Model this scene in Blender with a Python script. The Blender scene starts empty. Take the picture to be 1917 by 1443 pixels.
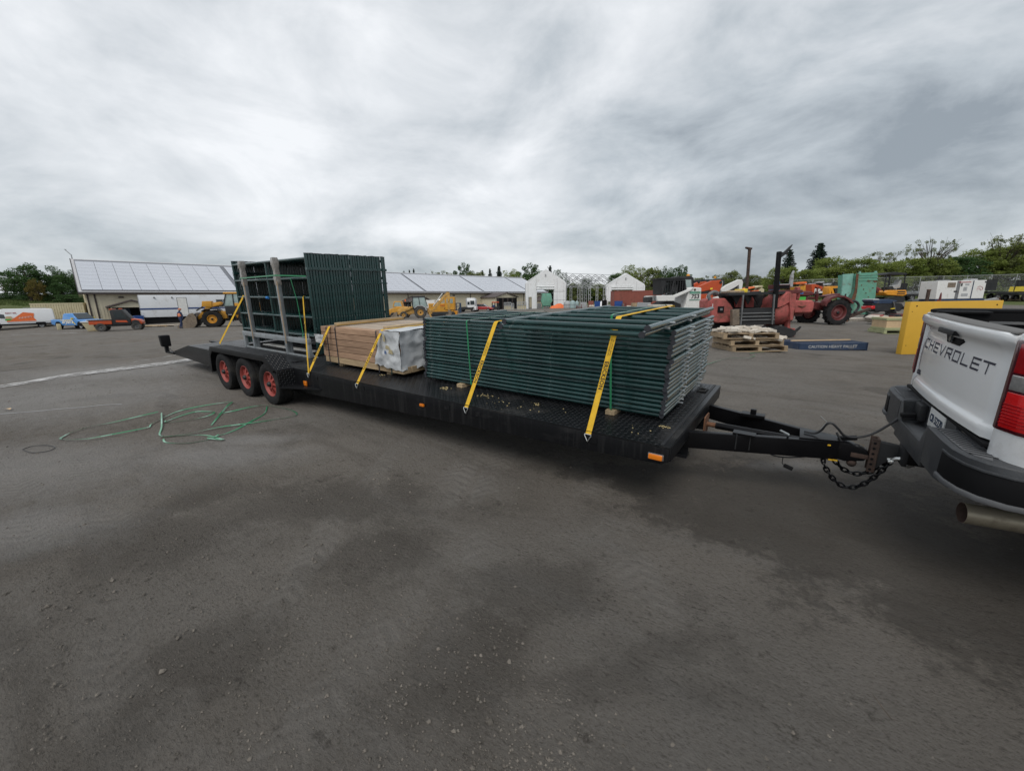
import bpy, bmesh, math, random
import numpy as np
from mathutils import Matrix, Vector, Euler, noise as mnoise

R_ = math.radians
rnd = random.Random(7)
scene = bpy.context.scene
COL = scene.collection

# ------------------------------------------------------------------ camera
# The yard climbs slightly away from the camera where the trailer stands:
# RIG is that local slope (2.2 degrees), everything else is level.
TILT = R_(2.2)
CAM0 = Vector((0.68238, -2.96026, 1.83128))
yaw, pitch, roll = R_(-35.975), R_(14.336), R_(-1.0006)
FPX, CX, CY = 744.11, 958.5, 721.5          # focal length and centre in photo pixels (1917 x 1443)
fwd0 = Vector((math.sin(yaw), math.cos(yaw), 0)); rgt0 = Vector((math.cos(yaw), -math.sin(yaw), 0)); up0 = Vector((0, 0, 1))
f2 = fwd0*math.cos(pitch) - up0*math.sin(pitch); u2 = up0*math.cos(pitch) + fwd0*math.sin(pitch)
r3 = rgt0*math.cos(roll) + u2*math.sin(roll); u3 = u2*math.cos(roll) - rgt0*math.sin(roll)
PIV = Vector((CAM0.x, CAM0.y, 0))
RIG = Matrix.Translation(PIV) @ Matrix.Rotation(TILT, 4, rgt0) @ Matrix.Translation(-PIV)
cm = Matrix(((r3.x, u3.x, -f2.x, CAM0.x), (r3.y, u3.y, -f2.y, CAM0.y), (r3.z, u3.z, -f2.z, CAM0.z), (0, 0, 0, 1)))
CAMW = RIG @ cm
cam = bpy.data.cameras.new('camera'); camo = bpy.data.objects.new('camera', cam); COL.objects.link(camo)
camo.matrix_world = CAMW
cam.sensor_fit = 'HORIZONTAL'; cam.sensor_width = 36; cam.lens = FPX/1917*36
cam.clip_start = 0.05; cam.clip_end = 3000
scene.camera = camo
CW = CAMW.translation.copy()
RX, UX, FX = CAMW.col[0].to_3d(), CAMW.col[1].to_3d(), -CAMW.col[2].to_3d()
def px(x, y, z):
    """world point seen at photo pixel (x, y) at distance z along the lens axis"""
    return CW + (FX + RX*((x-CX)/FPX) - UX*((y-CY)/FPX))*z

# ------------------------------------------------------------------ sky and sun
SUN_EL, SUN_AZ = R_(52), R_(158)
world = bpy.data.worlds.new('World'); scene.world = world; world.use_nodes = True
wn, wl = world.node_tree.nodes, world.node_tree.links
wn.clear()
def N(t, **kw):
    n = wn.new(t)
    for k, v in kw.items(): setattr(n, k, v)
    return n
out = N('ShaderNodeOutputWorld'); bg = N('ShaderNodeBackground'); bg.inputs[1].default_value = 0.1
sky = N('ShaderNodeTexSky', sky_type='NISHITA'); sky.sun_disc = False
sky.sun_elevation = SUN_EL; sky.sun_rotation = SUN_AZ; sky.air_density = 1.2; sky.dust_density = 2.0
tc = N('ShaderNodeTexCoord'); sep = N('ShaderNodeSeparateXYZ'); wl.new(tc.outputs['Generated'], sep.inputs[0])
def M2(op, a, b=None, clamp=False):
    n = N('ShaderNodeMath', operation=op, use_clamp=clamp)
    for i, v in enumerate((a, b)):
        if v is None: continue
        if isinstance(v, (int, float)): n.inputs[i].default_value = v
        else: wl.new(v, n.inputs[i])
    return n.outputs[0]
zc = M2('ADD', M2('MAXIMUM', sep.outputs[2], 0.0), 0.21)
cx_ = M2('DIVIDE', sep.outputs[0], zc); cy_ = M2('DIVIDE', sep.outputs[1], zc)
cmb = N('ShaderNodeCombineXYZ'); wl.new(cx_, cmb.inputs[0]); wl.new(cy_, cmb.inputs[1]); cmb.inputs[2].default_value = 3.7
def noise_w(scale, detail, rough, dist=0.0, off=0.0, flat=True):
    mp = N('ShaderNodeMapping'); wl.new(cmb.outputs[0] if flat else tc.outputs['Generated'], mp.inputs[0]); mp.inputs['Scale'].default_value = (1, 1, 1) if flat else (1, 1, 2.1); mp.inputs['Location'].default_value = (off, off*.7, 0)
    n = N('ShaderNodeTexNoise'); wl.new(mp.outputs[0], n.inputs['Vector'])
    n.inputs['Scale'].default_value = scale; n.inputs['Detail'].default_value = detail
    n.inputs['Roughness'].default_value = rough; n.inputs['Distortion'].default_value = dist
    return n.outputs['Fac']
SO = 3.6
big = noise_w(0.36, 3, .5, .4, SO); MO = 5.1
mid = noise_w(3.1, 9, .58, .35, MO, False); fine = noise_w(2.2, 10, .6, .3, 1.0)
s1 = M2('ADD', M2('MULTIPLY', big, .46), M2('MULTIPLY', mid, .42)); s1 = M2('ADD', s1, M2('MULTIPLY', fine, .12))
ramp = N('ShaderNodeValToRGB'); wl.new(s1, ramp.inputs[0])
el = ramp.color_ramp.elements
el[0].position = .38; el[0].color = (2.3, 2.6, 2.9, 1)
el[1].position = .625; el[1].color = (7.0, 7.15, 7.35, 1)
for pos, c in ((.46, (3.9, 4.25, 4.55)), (.53, (5.3, 5.55, 5.8))):
    e = ramp.color_ramp.elements.new(pos); e.color = (*c, 1)
mix = N('ShaderNodeMix', data_type='RGBA'); mix.inputs['Factor'].default_value = .93
wl.new(sky.outputs[0], mix.inputs['A']); wl.new(ramp.outputs[0], mix.inputs['B'])
wl.new(mix.outputs['Result'], bg.inputs[0]); wl.new(bg.outputs[0], out.inputs[0])
sun = bpy.data.lights.new('sun', 'SUN'); sun.energy = 1.3; sun.angle = R_(35); sun.color = (1, .96, .9)
suno = bpy.data.objects.new('sun', sun); COL.objects.link(suno)
sd = Vector((math.sin(SUN_AZ)*math.cos(SUN_EL), math.cos(SUN_AZ)*math.cos(SUN_EL), math.sin(SUN_EL)))
suno.rotation_euler = sd.to_track_quat('Z', 'Y').to_euler()
vs = scene.view_settings
vs.view_transform = 'Standard'; vs.look = 'None'; vs.exposure = 0.45; vs.gamma = 1.0; vs.use_curve_mapping = False

# ------------------------------------------------------------------ materials
def mat(name, col, rough=.5, metal=0., var=.12, vscale=4., dirt=None, damt=.35, dscale=2.5, bump=0., bscale=60., coat=0., trans=0., emit=None, spec=None):
    m = bpy.data.materials.new(name); m.use_nodes = True
    nt = m.node_tree; nd, lk = nt.nodes, nt.links
    b = nd['Principled BSDF']
    b.inputs['Roughness'].default_value = rough; b.inputs['Metallic'].default_value = metal
    if coat: b.inputs['Coat Weight'].default_value = coat; b.inputs['Coat Roughness'].default_value = .08
    if trans: b.inputs['Transmission Weight'].default_value = trans
    if spec is not None: b.inputs['Specular IOR Level'].default_value = spec
    t = nd.new('ShaderNodeTexCoord')
    n1 = nd.new('ShaderNodeTexNoise'); n1.inputs['Scale'].default_value = vscale; n1.inputs['Detail'].default_value = 6
    n1.inputs['Roughness'].default_value = .62
    lk.new(t.outputs['Object'], n1.inputs['Vector'])
    r = nd.new('ShaderNodeValToRGB'); e = r.color_ramp.elements
    e[0].position = .3; e[1].position = .7
    e[0].color = (*[c*(1-var) for c in col], 1); e[1].color = (*[min(1, c*(1+var)) for c in col], 1)
    lk.new(n1.outputs['Fac'], r.inputs[0]); colout = r.outputs[0]
    if dirt:
        n2 = nd.new('ShaderNodeTexNoise'); n2.inputs['Scale'].default_value = dscale; n2.inputs['Detail'].default_value = 9
        n2.inputs['Roughness'].default_value = .7
        lk.new(t.outputs['Object'], n2.inputs['Vector'])
        rr = nd.new('ShaderNodeValToRGB'); ee = rr.color_ramp.elements
        ee[0].position = .62-damt*.35; ee[1].position = .80-damt*.3
        ee[0].color = (0, 0, 0, 1); ee[1].color = (.85, .85, .85, 1)
        lk.new(n2.outputs['Fac'], rr.inputs[0])
        mx = nd.new('ShaderNodeMix'); mx.data_type = 'RGBA'
        lk.new(rr.outputs[0], mx.inputs['Factor']); lk.new(colout, mx.inputs['A']); mx.inputs['B'].default_value = (*dirt, 1)
        colout = mx.outputs['Result']
        mr = nd.new('ShaderNodeMapRange'); mr.inputs['To Min'].default_value = rough; mr.inputs['To Max'].default_value = min(1, rough+.35)
        lk.new(rr.outputs[0], mr.inputs['Value']); lk.new(mr.outputs[0], b.inputs['Roughness'])
    lk.new(colout, b.inputs['Base Color'])
    if bump:
        n3 = nd.new('ShaderNodeTexNoise'); n3.inputs['Scale'].default_value = bscale; n3.inputs['Detail'].default_value = 5
        lk.new(t.outputs['Object'], n3.inputs['Vector'])
        bp = nd.new('ShaderNodeBump'); bp.inputs['Strength'].default_value = bump; bp.inputs['Distance'].default_value = .01
        lk.new(n3.outputs['Fac'], bp.inputs['Height']); lk.new(bp.outputs[0], b.inputs['Normal'])
    if emit:
        b.inputs['Emission Color'].default_value = (*emit[:3], 1); b.inputs['Emission Strength'].default_value = emit[3]
    return m

def woodmat(name, col, dark, axis='X', rough=.8, scale=9.):
    m = bpy.data.materials.new(name); m.use_nodes = True
    nd, lk = m.node_tree.nodes, m.node_tree.links; b = nd['Principled BSDF']; b.inputs['Roughness'].default_value = rough
    t = nd.new('ShaderNodeTexCoord'); mp = nd.new('ShaderNodeMapping'); oi = nd.new('ShaderNodeObjectInfo')
    sc = {'X': (.12, 1, 1), 'Y': (1, .12, 1), 'Z': (1, 1, .12)}[axis]
    mp.inputs['Scale'].default_value = [s*scale for s in sc]
    va = nd.new('ShaderNodeVectorMath'); va.operation = 'ADD'
    mu = nd.new('ShaderNodeMath'); mu.operation = 'MULTIPLY'; mu.inputs[1].default_value = 37.
    lk.new(oi.outputs['Random'], mu.inputs[0]); lk.new(t.outputs['Object'], va.inputs[0]); lk.new(mu.outputs[0], va.inputs[1])
    lk.new(va.outputs[0], mp.inputs[0])
    n = nd.new('ShaderNodeTexNoise'); n.inputs['Scale'].default_value = 3; n.inputs['Detail'].default_value = 8; n.inputs['Distortion'].default_value = .8
    lk.new(mp.outputs[0], n.inputs['Vector'])
    r = nd.new('ShaderNodeValToRGB'); e = r.color_ramp.elements; e[0].position = .32; e[1].position = .68
    e[0].color = (*dark, 1); e[1].color = (*col, 1); lk.new(n.outputs['Fac'], r.inputs[0])
    hs = nd.new('ShaderNodeHueSaturation'); mr = nd.new('ShaderNodeMapRange'); mr.inputs['To Min'].default_value = .78; mr.inputs['To Max'].default_value = 1.15
    lk.new(oi.outputs['Random'], mr.inputs['Value']); lk.new(mr.outputs[0], hs.inputs['Value']); lk.new(r.outputs[0], hs.inputs['Color'])
    lk.new(hs.outputs[0], b.inputs['Base Color'])
    bp = nd.new('ShaderNodeBump'); bp.inputs['Strength'].default_value = .25; bp.inputs['Distance'].default_value = .005
    lk.new(n.outputs['Fac'], bp.inputs['Height']); lk.new(bp.outputs[0], b.inputs['Normal'])
    return m

DIRT = (.105, .092, .078)
M = {}
M['green'] = mat('green_pipe_paint', (.013, .046, .045), .24, .0, .3, 6, (.16, .18, .175), .08, 14, coat=.5)
M['green2'] = mat('bright_green_strapping', (.025, .23, .10), .28, 0, .2, 3, coat=.3)
M['green3'] = mat('pale_green_strapping', (.16, .36, .25), .25, 0, .2, 3, coat=.3)
M['cap'] = mat('black_plastic_cap', (.03, .032, .04), .6)
M['steel'] = mat('bright_zinc_steel', (.62, .63, .62), .32, .85, .15)
M['galv'] = mat('galvanised_grey_steel', (.33, .36, .38), .45, .35, .15, 8, (.22, .2, .17), .25, 6)
M['tblack'] = mat('trailer_black_paint', (.0085, .009, .0105), .45, 0, .3, 3, (.04, .039, .037), .16, 3.2, .12, 40, spec=.2)
M['lug'] = mat('worn_chequer_lug', (.022, .023, .025), .34, 0, .4, 2.2)
def streaked(name, col, light, rough):
    m = bpy.data.materials.new(name); m.use_nodes = True; nd, lk = m.node_tree.nodes, m.node_tree.links; b = nd['Principled BSDF']; b.inputs['Roughness'].default_value = rough; b.inputs['Specular IOR Level'].default_value = .2
    t = nd.new('ShaderNodeTexCoord'); c = None
    for sc, lo, hi, a in (((26, 1, 1.2), .52, .78, .5), ((3, 3, 9), .58, .8, .35), ((90, 4, 70), .66, .72, .6)):
        mp = nd.new('ShaderNodeMapping'); mp.inputs['Scale'].default_value = sc; lk.new(t.outputs['Object'], mp.inputs[0])
        n = nd.new('ShaderNodeTexNoise'); n.inputs['Scale'].default_value = 1; n.inputs['Detail'].default_value = 8; n.inputs['Roughness'].default_value = .65; lk.new(mp.outputs[0], n.inputs['Vector'])
        r = nd.new('ShaderNodeMapRange'); r.inputs['From Min'].default_value = lo; r.inputs['From Max'].default_value = hi; r.inputs['To Max'].default_value = a; lk.new(n.outputs['Fac'], r.inputs['Value'])
        x = nd.new('ShaderNodeMix'); x.data_type = 'RGBA'; lk.new(r.outputs[0], x.inputs['Factor']); x.inputs['B'].default_value = (*light, 1)
        if c is None: x.inputs['A'].default_value = (*col, 1)
        else: lk.new(c, x.inputs['A'])
        c = x.outputs['Result']
    lk.new(c, b.inputs['Base Color']); return m
M['siderail'] = streaked('scuffed_black_rail', (.0075, .008, .0095), (.055, .055, .055), .4)
M['deck'] = mat('black_deck_plate', (.009, .0095, .011), .34, 0, .3, 2.2, (.045, .043, .041), .28, 1.9, .1, 60, spec=.35)
M['tongue'] = mat('tongue_black_paint', (.006, .006, .007), .28, 0, .3, 3, (.03, .028, .026), .1, 5, spec=.2)
M['rust'] = mat('rusty_steel', (.16, .075, .04), .85, .1, .4, 14, (.05, .03, .022), .4, 6, .3, 40)
M['rubber'] = mat('black_tyre_rubber', (.014, .014, .015), .8, 0, .25, 6, (.05, .046, .041), .36, 5, .25, 90, spec=.25)
M['rubbergrey'] = mat('dusty_tyre_rubber', (.05, .048, .045), .9, 0, .25, 6, (.12, .11, .098), .5, 5, .2, 60)
M['rimred'] = mat('faded_red_wheel_paint', (.31, .055, .045), .55, 0, .2, 7, (.20, .07, .05), .25, 9)
M['hub'] = mat('black_hub', (.012, .012, .012), .5)
M['amber'] = mat('amber_lens', (.75, .20, .01), .2, 0, .1, 5, coat=.6)
M['chrome'] = mat('chrome_trim', (.6, .6, .6), .2, .9)
M['strap'] = mat('yellow_webbing', (.70, .42, .02), .75, 0, .12, 20, (.45, .26, .03), .2, 9, .3, 240)
M['ink'] = mat('black_ink', (.012, .012, .012), .7)
M['inkfade'] = mat('faded_dark_ink', (.10, .075, .02), .8)
M['white'] = mat('white_plastic', (.7, .7, .68), .5)
M['wrap'] = mat('white_plastic_wrap', (.52, .54, .56), .38, 0, .1, 6, (.38, .39, .40), .3, 7, .5, 9)
M['timber'] = woodmat('brown_treated_timber', (.42, .27, .175), (.27, .165, .105))
M['rustdark'] = mat('dark_rusty_steel', (.075, .048, .038), .75, .2, .35, 14, (.03, .026, .024), .4, 6, .3, 40)
M['timberlight'] = woodmat('pale_timber', (.47, .35, .21), (.33, .24, .14))
M['timberY'] = woodmat('pale_bearer', (.50, .38, .23), (.34, .25, .15), 'Y')
M['timbertop'] = woodmat('weathered_top_boards', (.46, .38, .30), (.33, .26, .20))
M['twhite'] = mat('white_car_paint', (.88, .885, .89), .22, 0, .02, 2, (.40, .38, .34), .10, 1.6, coat=.8)
M['tplastic'] = mat('grey_black_bumper_plastic', (.045, .048, .053), .5, 0, .15, 8, (.075, .073, .07), .32, 3, .15, 160)
M['tstep'] = mat('grey_step_pad', (.105, .108, .114), .6, 0, .1, 8, bump=.15, bscale=160)
M['capgrey'] = mat('dusty_tailgate_cap', (.13, .125, .12), .7, 0, .12, 6)
M['dark'] = mat('matt_black', (.006, .006, .007), .7, spec=.2)
M['letter'] = mat('dark_navy_letter_fill', (.018, .02, .04), .5)
M['redlens'] = mat('red_tail_lens', (.36, .006, .010), .12, 0, .25, 9, coat=.9)
M['redlens2'] = mat('bright_red_lens', (.62, .012, .014), .12, 0, .15, 9, coat=.9)
M['reddark'] = mat('dark_red_lens_rim', (.07, .004, .010), .15, coat=.9)
M['clearlens'] = mat('clear_reverse_lens', (.45, .43, .42), .12, .5, .2, 30, coat=.8)
M['exh'] = mat('tan_stained_exhaust', (.42, .37, .28), .45, .5, .15, 6, (.16, .13, .10), .3, 4)
M['rubbercable'] = mat('black_rubber_cable', (.022, .023, .026), .5)
M['siding'] = mat('cream_metal_siding', (.60, .545, .41), .6, 0, .04, 1.2, (.40, .35, .26), .15, .8)
M['brown'] = mat('dark_brown_trim', (.045, .033, .030), .6)
M['roofbrown'] = mat('brown_roofing', (.085, .068, .064), .75, 0, .2, 3)
M['roofpale'] = mat('pale_roof_sheet', (.52, .51, .52), .5)
M['solar'] = mat('sky_reflection_solar_panel', (.47, .49, .54), .2, 0, .06, .6, coat=.6)  # pale base colour has the reflected sky painted in
M['solarline'] = mat('solar_frame_gap', (.16, .17, .19), .5)
M['owhite'] = mat('office_trailer_white', (.68, .70, .73), .45, 0, .03, 1, (.42, .41, .38), .2, 1.4)
M['blue'] = mat('blue_stripe', (.02, .05, .17), .5)
M['binblue'] = mat('blue_bin', (.01, .06, .25), .5)
M['glass'] = mat('dark_window_glass', (.03, .04, .045), .07, 0, .2, 2, coat=.5)
M['cabglass'] = mat('pale_cab_glass', (.30, .38, .37), .07, 0, .2, 2, coat=.6)
M['yellow'] = mat('machine_yellow', (.60, .29, .03), .45, 0, .12, 2.5, (.22, .13, .05), .3, 3)
M['yellowold'] = mat('faded_machine_yellow', (.56, .32, .08), .55, 0, .15, 2.5, (.18, .10, .05), .42, 3)
M['orange'] = mat('machine_orange', (.50, .075, .018), .42, 0, .1, 3, (.25, .08, .04), .22, 3)
M['orange2'] = mat('orange_tarp', (.78, .17, .045), .6, 0, .12, 3)
M['orangey'] = mat('yellow_orange_paint', (.72, .30, .02), .45, 0, .1, 3)
M['mwhite'] = mat('machine_white', (.74, .74, .72), .45, 0, .06, 3, (.32, .28, .22), .2, 3)
M['mgreen'] = mat('faded_green_paint', (.13, .34, .25), .55, 0, .14, 2, (.17, .07, .035), .24, 3)
M['mgreen2'] = mat('light_green_paint', (.22, .45, .38), .55, 0, .12, 2, (.17, .07, .035), .28, 3)
M['mred'] = mat('faded_pink_red_paint', (.40, .095, .085), .7, 0, .28, 2.6, (.15, .07, .05), .46, 4.5)
M['maroon'] = mat('maroon_tractor_paint', (.115, .022, .022), .5, 0, .2, 4, (.16, .07, .05), .25, 5)
M['mblack'] = mat('weathered_black_steel', (.018, .019, .021), .6, 0, .25, 3, (.06, .055, .05), .2, 3)
M['grey'] = mat('mid_grey_steel', (.16, .165, .17), .6, 0, .2, 4, DIRT, .3, 3)
M['palegrey'] = mat('pale_grey_steel', (.38, .39, .40), .55, 0, .1, 4, DIRT, .2, 3)
M['bucket'] = mat('worn_bucket_steel', (.24, .19, .14), .6, .2, .25, 4, (.12, .10, .085), .45, 3)
M['crate'] = mat('pale_plywood_crate', (.55, .40, .24), .8, 0, .12, 3, (.40, .28, .16), .25, 5)
M['crategreen'] = mat('pale_green_timber', (.34, .36, .20), .8, 0, .15, 5)
M['pallet'] = woodmat('weathered_pallet_wood', (.43, .32, .20), (.26, .19, .12))
M['stonewhite'] = mat('pale_debris', (.56, .51, .44), .85, 0, .18, 9, bump=.6, bscale=20)
M['bluesteel'] = mat('navy_steel', (.022, .045, .095), .55, 0, .2, 4, DIRT, .25, 4)
M['ypanel'] = mat('yellow_panel_paint', (.66, .38, .035), .55, 0, .06, 1.4, (.42, .25, .05), .16, 1.5)
M['cont'] = mat('red_brown_container', (.26, .078, .056), .65, 0, .12, 1.2, (.17, .07, .05), .25, 1.4)
M['beigecont'] = mat('beige_container', (.52, .46, .30), .65, 0, .08, 1.2, (.35, .25, .14), .2, 1.4)
M['tentwhite'] = mat('white_tent_fabric', (.80, .81, .82), .7, 0, .04, .8, (.52, .52, .51), .25, .7, .2, 3)
M['vanwhite'] = mat('van_white_paint', (.78, .79, .80), .3, 0, .03, 2, coat=.5)
M['pblue'] = mat('sky_blue_car_paint', (.07, .26, .62), .28, 0, .05, 2, coat=.7)
M['bryyellow'] = mat('bright_yellow_mirror', (.78, .58, .04), .4)
M['carred'] = mat('red_car_paint', (.35, .02, .02), .3, coat=.6)
M['seat'] = mat('pale_seat', (.35, .36, .36), .6)
M['skin'] = mat('skin', (.42, .25, .18), .6)
M['navy'] = mat('navy_cloth', (.02, .035, .085), .9)
M['vest'] = mat('orange_vest_cloth', (.62, .20, .10), .85)
M['teal'] = mat('pale_teal_tank', (.30, .40, .40), .5)
M['bark'] = mat('bark', (.075, .06, .047), .9, 0, .3, 9, bump=.6, bscale=14)
M['tan'] = mat('tan_cloth_strap', (.30, .23, .16), .85)
M['clearwrap'] = mat('crumpled_cling_film', (.30, .28, .26), .25, 0, .25, 22, coat=.4, bump=.8, bscale=40)
M['bluetape'] = mat('blue_tape', (.03, .22, .60), .5)
M['limegreen'] = mat('lime_green_box', (.06, .42, .06), .5)
M['tagwhite'] = mat('white_tag', (.72, .72, .70), .6)

def leafmat(name, c1, c2, trans=.25):
    m = bpy.data.materials.new(name); m.use_nodes = True
    nd, lk = m.node_tree.nodes, m.node_tree.links; b = nd['Principled BSDF']; b.inputs['Roughness'].default_value = .75
    b.inputs['Specular IOR Level'].default_value = .25
    t = nd.new('ShaderNodeTexCoord'); n = nd.new('ShaderNodeTexNoise'); n.inputs['Scale'].default_value = .9; n.inputs['Detail'].default_value = 5
    lk.new(t.outputs['Object'], n.inputs['Vector'])
    r = nd.new('ShaderNodeValToRGB'); e = r.color_ramp.elements; e[0].position = .35; e[1].position = .66
    e[0].color = (*c1, 1); e[1].color = (*c2, 1); lk.new(n.outputs['Fac'], r.inputs[0]); lk.new(r.outputs[0], b.inputs['Base Color'])
    tr = nd.new('ShaderNodeBsdfTranslucent'); lk.new(r.outputs[0], tr.inputs['Color'])
    ms = nd.new('ShaderNodeMixShader'); ms.inputs[0].default_value = trans
    o = nd['Material Output']; lk.new(b.outputs[0], ms.inputs[1]); lk.new(tr.outputs[0], ms.inputs[2]); lk.new(ms.outputs[0], o.inputs[0])
    return m
M['leafA'] = leafmat('dark_green_foliage', (.042, .088, .028), (.092, .16, .052), .3)
M['leafB'] = leafmat('fresh_green_foliage', (.15, .205, .045), (.30, .345, .095), .45)
M['leafC'] = leafmat('olive_green_foliage', (.13, .165, .055), (.235, .26, .10), .4)
M['leafD'] = leafmat('spruce_needles', (.018, .036, .026), (.035, .060, .040))
M['leafE'] = leafmat('autumn_tinged_foliage', (.14, .12, .03), (.22, .16, .05))
M['grassm'] = leafmat('grass_blades', (.06, .10, .025), (.14, .17, .06))

# ------------------------------------------------------------------ mesh building
def crom(P_, n):
    out_ = []
    for i in range(len(P_)-1):
        p0, p1, p2, p3 = P_[max(i-1, 0)], P_[i], P_[i+1], P_[min(i+2, len(P_)-1)]
        for k in range(n):
            t = k/n; out_.append(.5*((2*p1)+(p2-p0)*t+(2*p0-5*p1+4*p2-p3)*t*t+(3*p1-p0-3*p2+p3)*t**3))
    return out_+[P_[-1]]
class MB:
    """collects geometry for one mesh"""
    def __init__(s): s.v = []; s.f = []; s.m = []; s.mi = 0; s.X = None
    def add(s, vs, fs):
        o = len(s.v)
        if s.X is not None: vs = [s.X @ Vector(q) for q in vs]
        s.v += [tuple(q) for q in vs]
        s.f += [tuple(o+i for i in f) for f in fs]; s.m += [s.mi]*len(fs)
        return s
    def box(s, c, d, rot=None, taper=None):
        hx, hy, hz = d[0]/2, d[1]/2, d[2]/2
        t = taper or (1, 1)
        vs = [Vector((x*hx*(t[0] if z > 0 else 1), y*hy*(t[1] if z > 0 else 1), z*hz)) for z in (-1, 1) for y in (-1, 1) for x in (-1, 1)]
        if rot is not None:
            rm = rot if isinstance(rot, Matrix) else Euler(rot).to_matrix()
            vs = [rm @ q for q in vs]
        c = Vector(c); vs = [q+c for q in vs]
        return s.add(vs, [(0, 2, 3, 1), (4, 5, 7, 6), (0, 1, 5, 4), (2, 6, 7, 3), (0, 4, 6, 2), (1, 3, 7, 5)])
    def b2(s, lo, hi):
        return s.box([(a+b)/2 for a, b in zip(lo, hi)], [abs(b-a) for a, b in zip(lo, hi)])
    def bar(s, p, q, w, h, up=(0, 0, 1)):
        p, q = Vector(p), Vector(q); d = q-p; L = d.length
        if L < 1e-6: return s
        d.normalize(); up = Vector(up)
        if abs(d.dot(up)) > .97: up = Vector((1, 0, 0)) if abs(d.x) < .9 else Vector((0, 1, 0))
        a = d.cross(up).normalized(); b = a.cross(d)
        rm = Matrix((d, a, b)).transposed()
        return s.box((p+q)/2, (L, w, h), rm)
    def ring(s, c, ax, r, n, ref=None):
        ax = Vector(ax).normalized()
        ref = Vector(ref) if ref is not None else (Vector((0, 0, 1)) if abs(ax.z) < .9 else Vector((1, 0, 0)))
        a = ax.cross(ref).normalized(); b = ax.cross(a).normalized(); c = Vector(c)
        return [c + (a*math.cos(2*math.pi*i/n)+b*math.sin(2*math.pi*i/n))*r for i in range(n)]
    def loft(s, rings, cap=True, close=True):
        n = len(rings[0]); vs = [q for r in rings for q in r]; fs = []
        for k in range(len(rings)-1):
            for i in range(n if close else n-1):
                j = (i+1) % n
                fs.append((k*n+i, k*n+j, (k+1)*n+j, (k+1)*n+i))
        if cap:
            fs.append(tuple(reversed(range(n)))); fs.append(tuple((len(rings)-1)*n+i for i in range(n)))
        return s.add(vs, fs)
    def cyl(s, p, q, r, n=10, r2=None, cap=True):
        p, q = Vector(p), Vector(q); ax = q-p
        return s.loft([s.ring(p, ax, r, n), s.ring(q, ax, r if r2 is None else r2, n)], cap)
    def tube(s, pts, r, n=8, cap=True, sub=0):
        pts = [Vector(p) for p in pts]; rings = []; ref = None
        if sub: pts = crom(pts, sub)
        for i, p in enumerate(pts):
            t = (pts[min(i+1, len(pts)-1)] - pts[max(i-1, 0)])
            if t.length < 1e-9: t = Vector((0, 0, 1))
            t.normalize()
            if ref is None: ref = Vector((0, 0, 1)) if abs(t.z) < .9 else Vector((1, 0, 0))
            a = t.cross(ref)
            if a.length < 1e-4: a = t.cross(Vector((.3, .8, .5)))
            a.normalize(); b = a.cross(t).normalized(); ref = b
            rr = r[i] if isinstance(r, (list, tuple)) else r
            rings.append([p + (a*math.cos(2*math.pi*k/n)+b*math.sin(2*math.pi*k/n))*rr for k in range(n)])
        return s.loft(rings, cap)
    def lathe(s, c, ax, prof, n=20, ref=None):
        """prof: list of (offset along axis, radius), closed surface of revolution"""
        ax = Vector(ax).normalized(); c = Vector(c)
        return s.loft([s.ring(c+ax*o, ax, max(r, 1e-4), n, ref) for o, r in prof], True)
    def prism(s, poly, a, b, plane='xz'):
        """extrude polygon from a to b along the axis missing from plane"""
        def P(q, t):
            return {'xz': (q[0], t, q[1]), 'xy': (q[0], q[1], t), 'yz': (t, q[0], q[1])}[plane]
        n = len(poly); vs = [P(q, a) for q in poly]+[P(q, b) for q in poly]
        fs = [tuple(range(n)), tuple(reversed(range(n, 2*n)))]+[(i, n+i, n+(i+1) % n, (i+1) % n) for i in range(n)]
        return s.add(vs, fs)
    def ribbon(s, pts, wdir, w, t):
        pts = [Vector(p) for p in pts]; wdirs = wdir if isinstance(wdir, list) else [Vector(wdir)]*len(pts); rings = []
        for i, p in enumerate(pts):
            d = (pts[min(i+1, len(pts)-1)]-pts[max(i-1, 0)]).normalized(); wd = Vector(wdirs[i]).normalized()
            nn = d.cross(wd)
            nn = nn.normalized() if nn.length > 1e-5 else Vector((0, 0, 1))
            rings.append([p+wd*w/2+nn*t/2, p-wd*w/2+nn*t/2, p-wd*w/2-nn*t/2, p+wd*w/2-nn*t/2])
        return s.loft(rings, True)
    def sphere(s, c, r, nu=12, nv=8, sc=(1, 1, 1)):
        c = Vector(c); rings = []
        for k in range(nv+1):
            th = math.pi*k/nv; rr = max(math.sin(th), .02)*r
            rings.append([c+Vector((math.cos(2*math.pi*i/nu)*rr*sc[0], math.sin(2*math.pi*i/nu)*rr*sc[1], -math.cos(th)*r*sc[2])) for i in range(nu)])
        return s.loft(rings, True)
    def mesh(s, name, mats, smooth=False, bevel=0., seg=2, angle=40):
        me = bpy.data.meshes.new(name); me.from_pydata(s.v, [], s.f)
        mats = mats if isinstance(mats, (list, tuple)) else [mats]
        for q in mats: me.materials.append(M[q] if isinstance(q, str) else q)
        if len(mats) > 1: me.polygons.foreach_set('material_index', s.m)
        bm = bmesh.new(); bm.from_mesh(me)
        bmesh.ops.recalc_face_normals(bm, faces=bm.faces)
        if bevel:
            ed = [e for e in bm.edges if len(e.link_faces) == 2 and e.calc_face_angle(0) > .5]
            bmesh.ops.bevel(bm, geom=ed, offset=bevel, segments=seg, profile=.6, affect='EDGES', clamp_overlap=True)
        if smooth or bevel:
            for f in bm.faces: f.smooth = True
            for e in bm.edges:
                if len(e.link_faces) != 2 or e.calc_face_angle(0) > R_(angle): e.smooth = False
        bm.to_mesh(me); bm.free()
        return me
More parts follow.
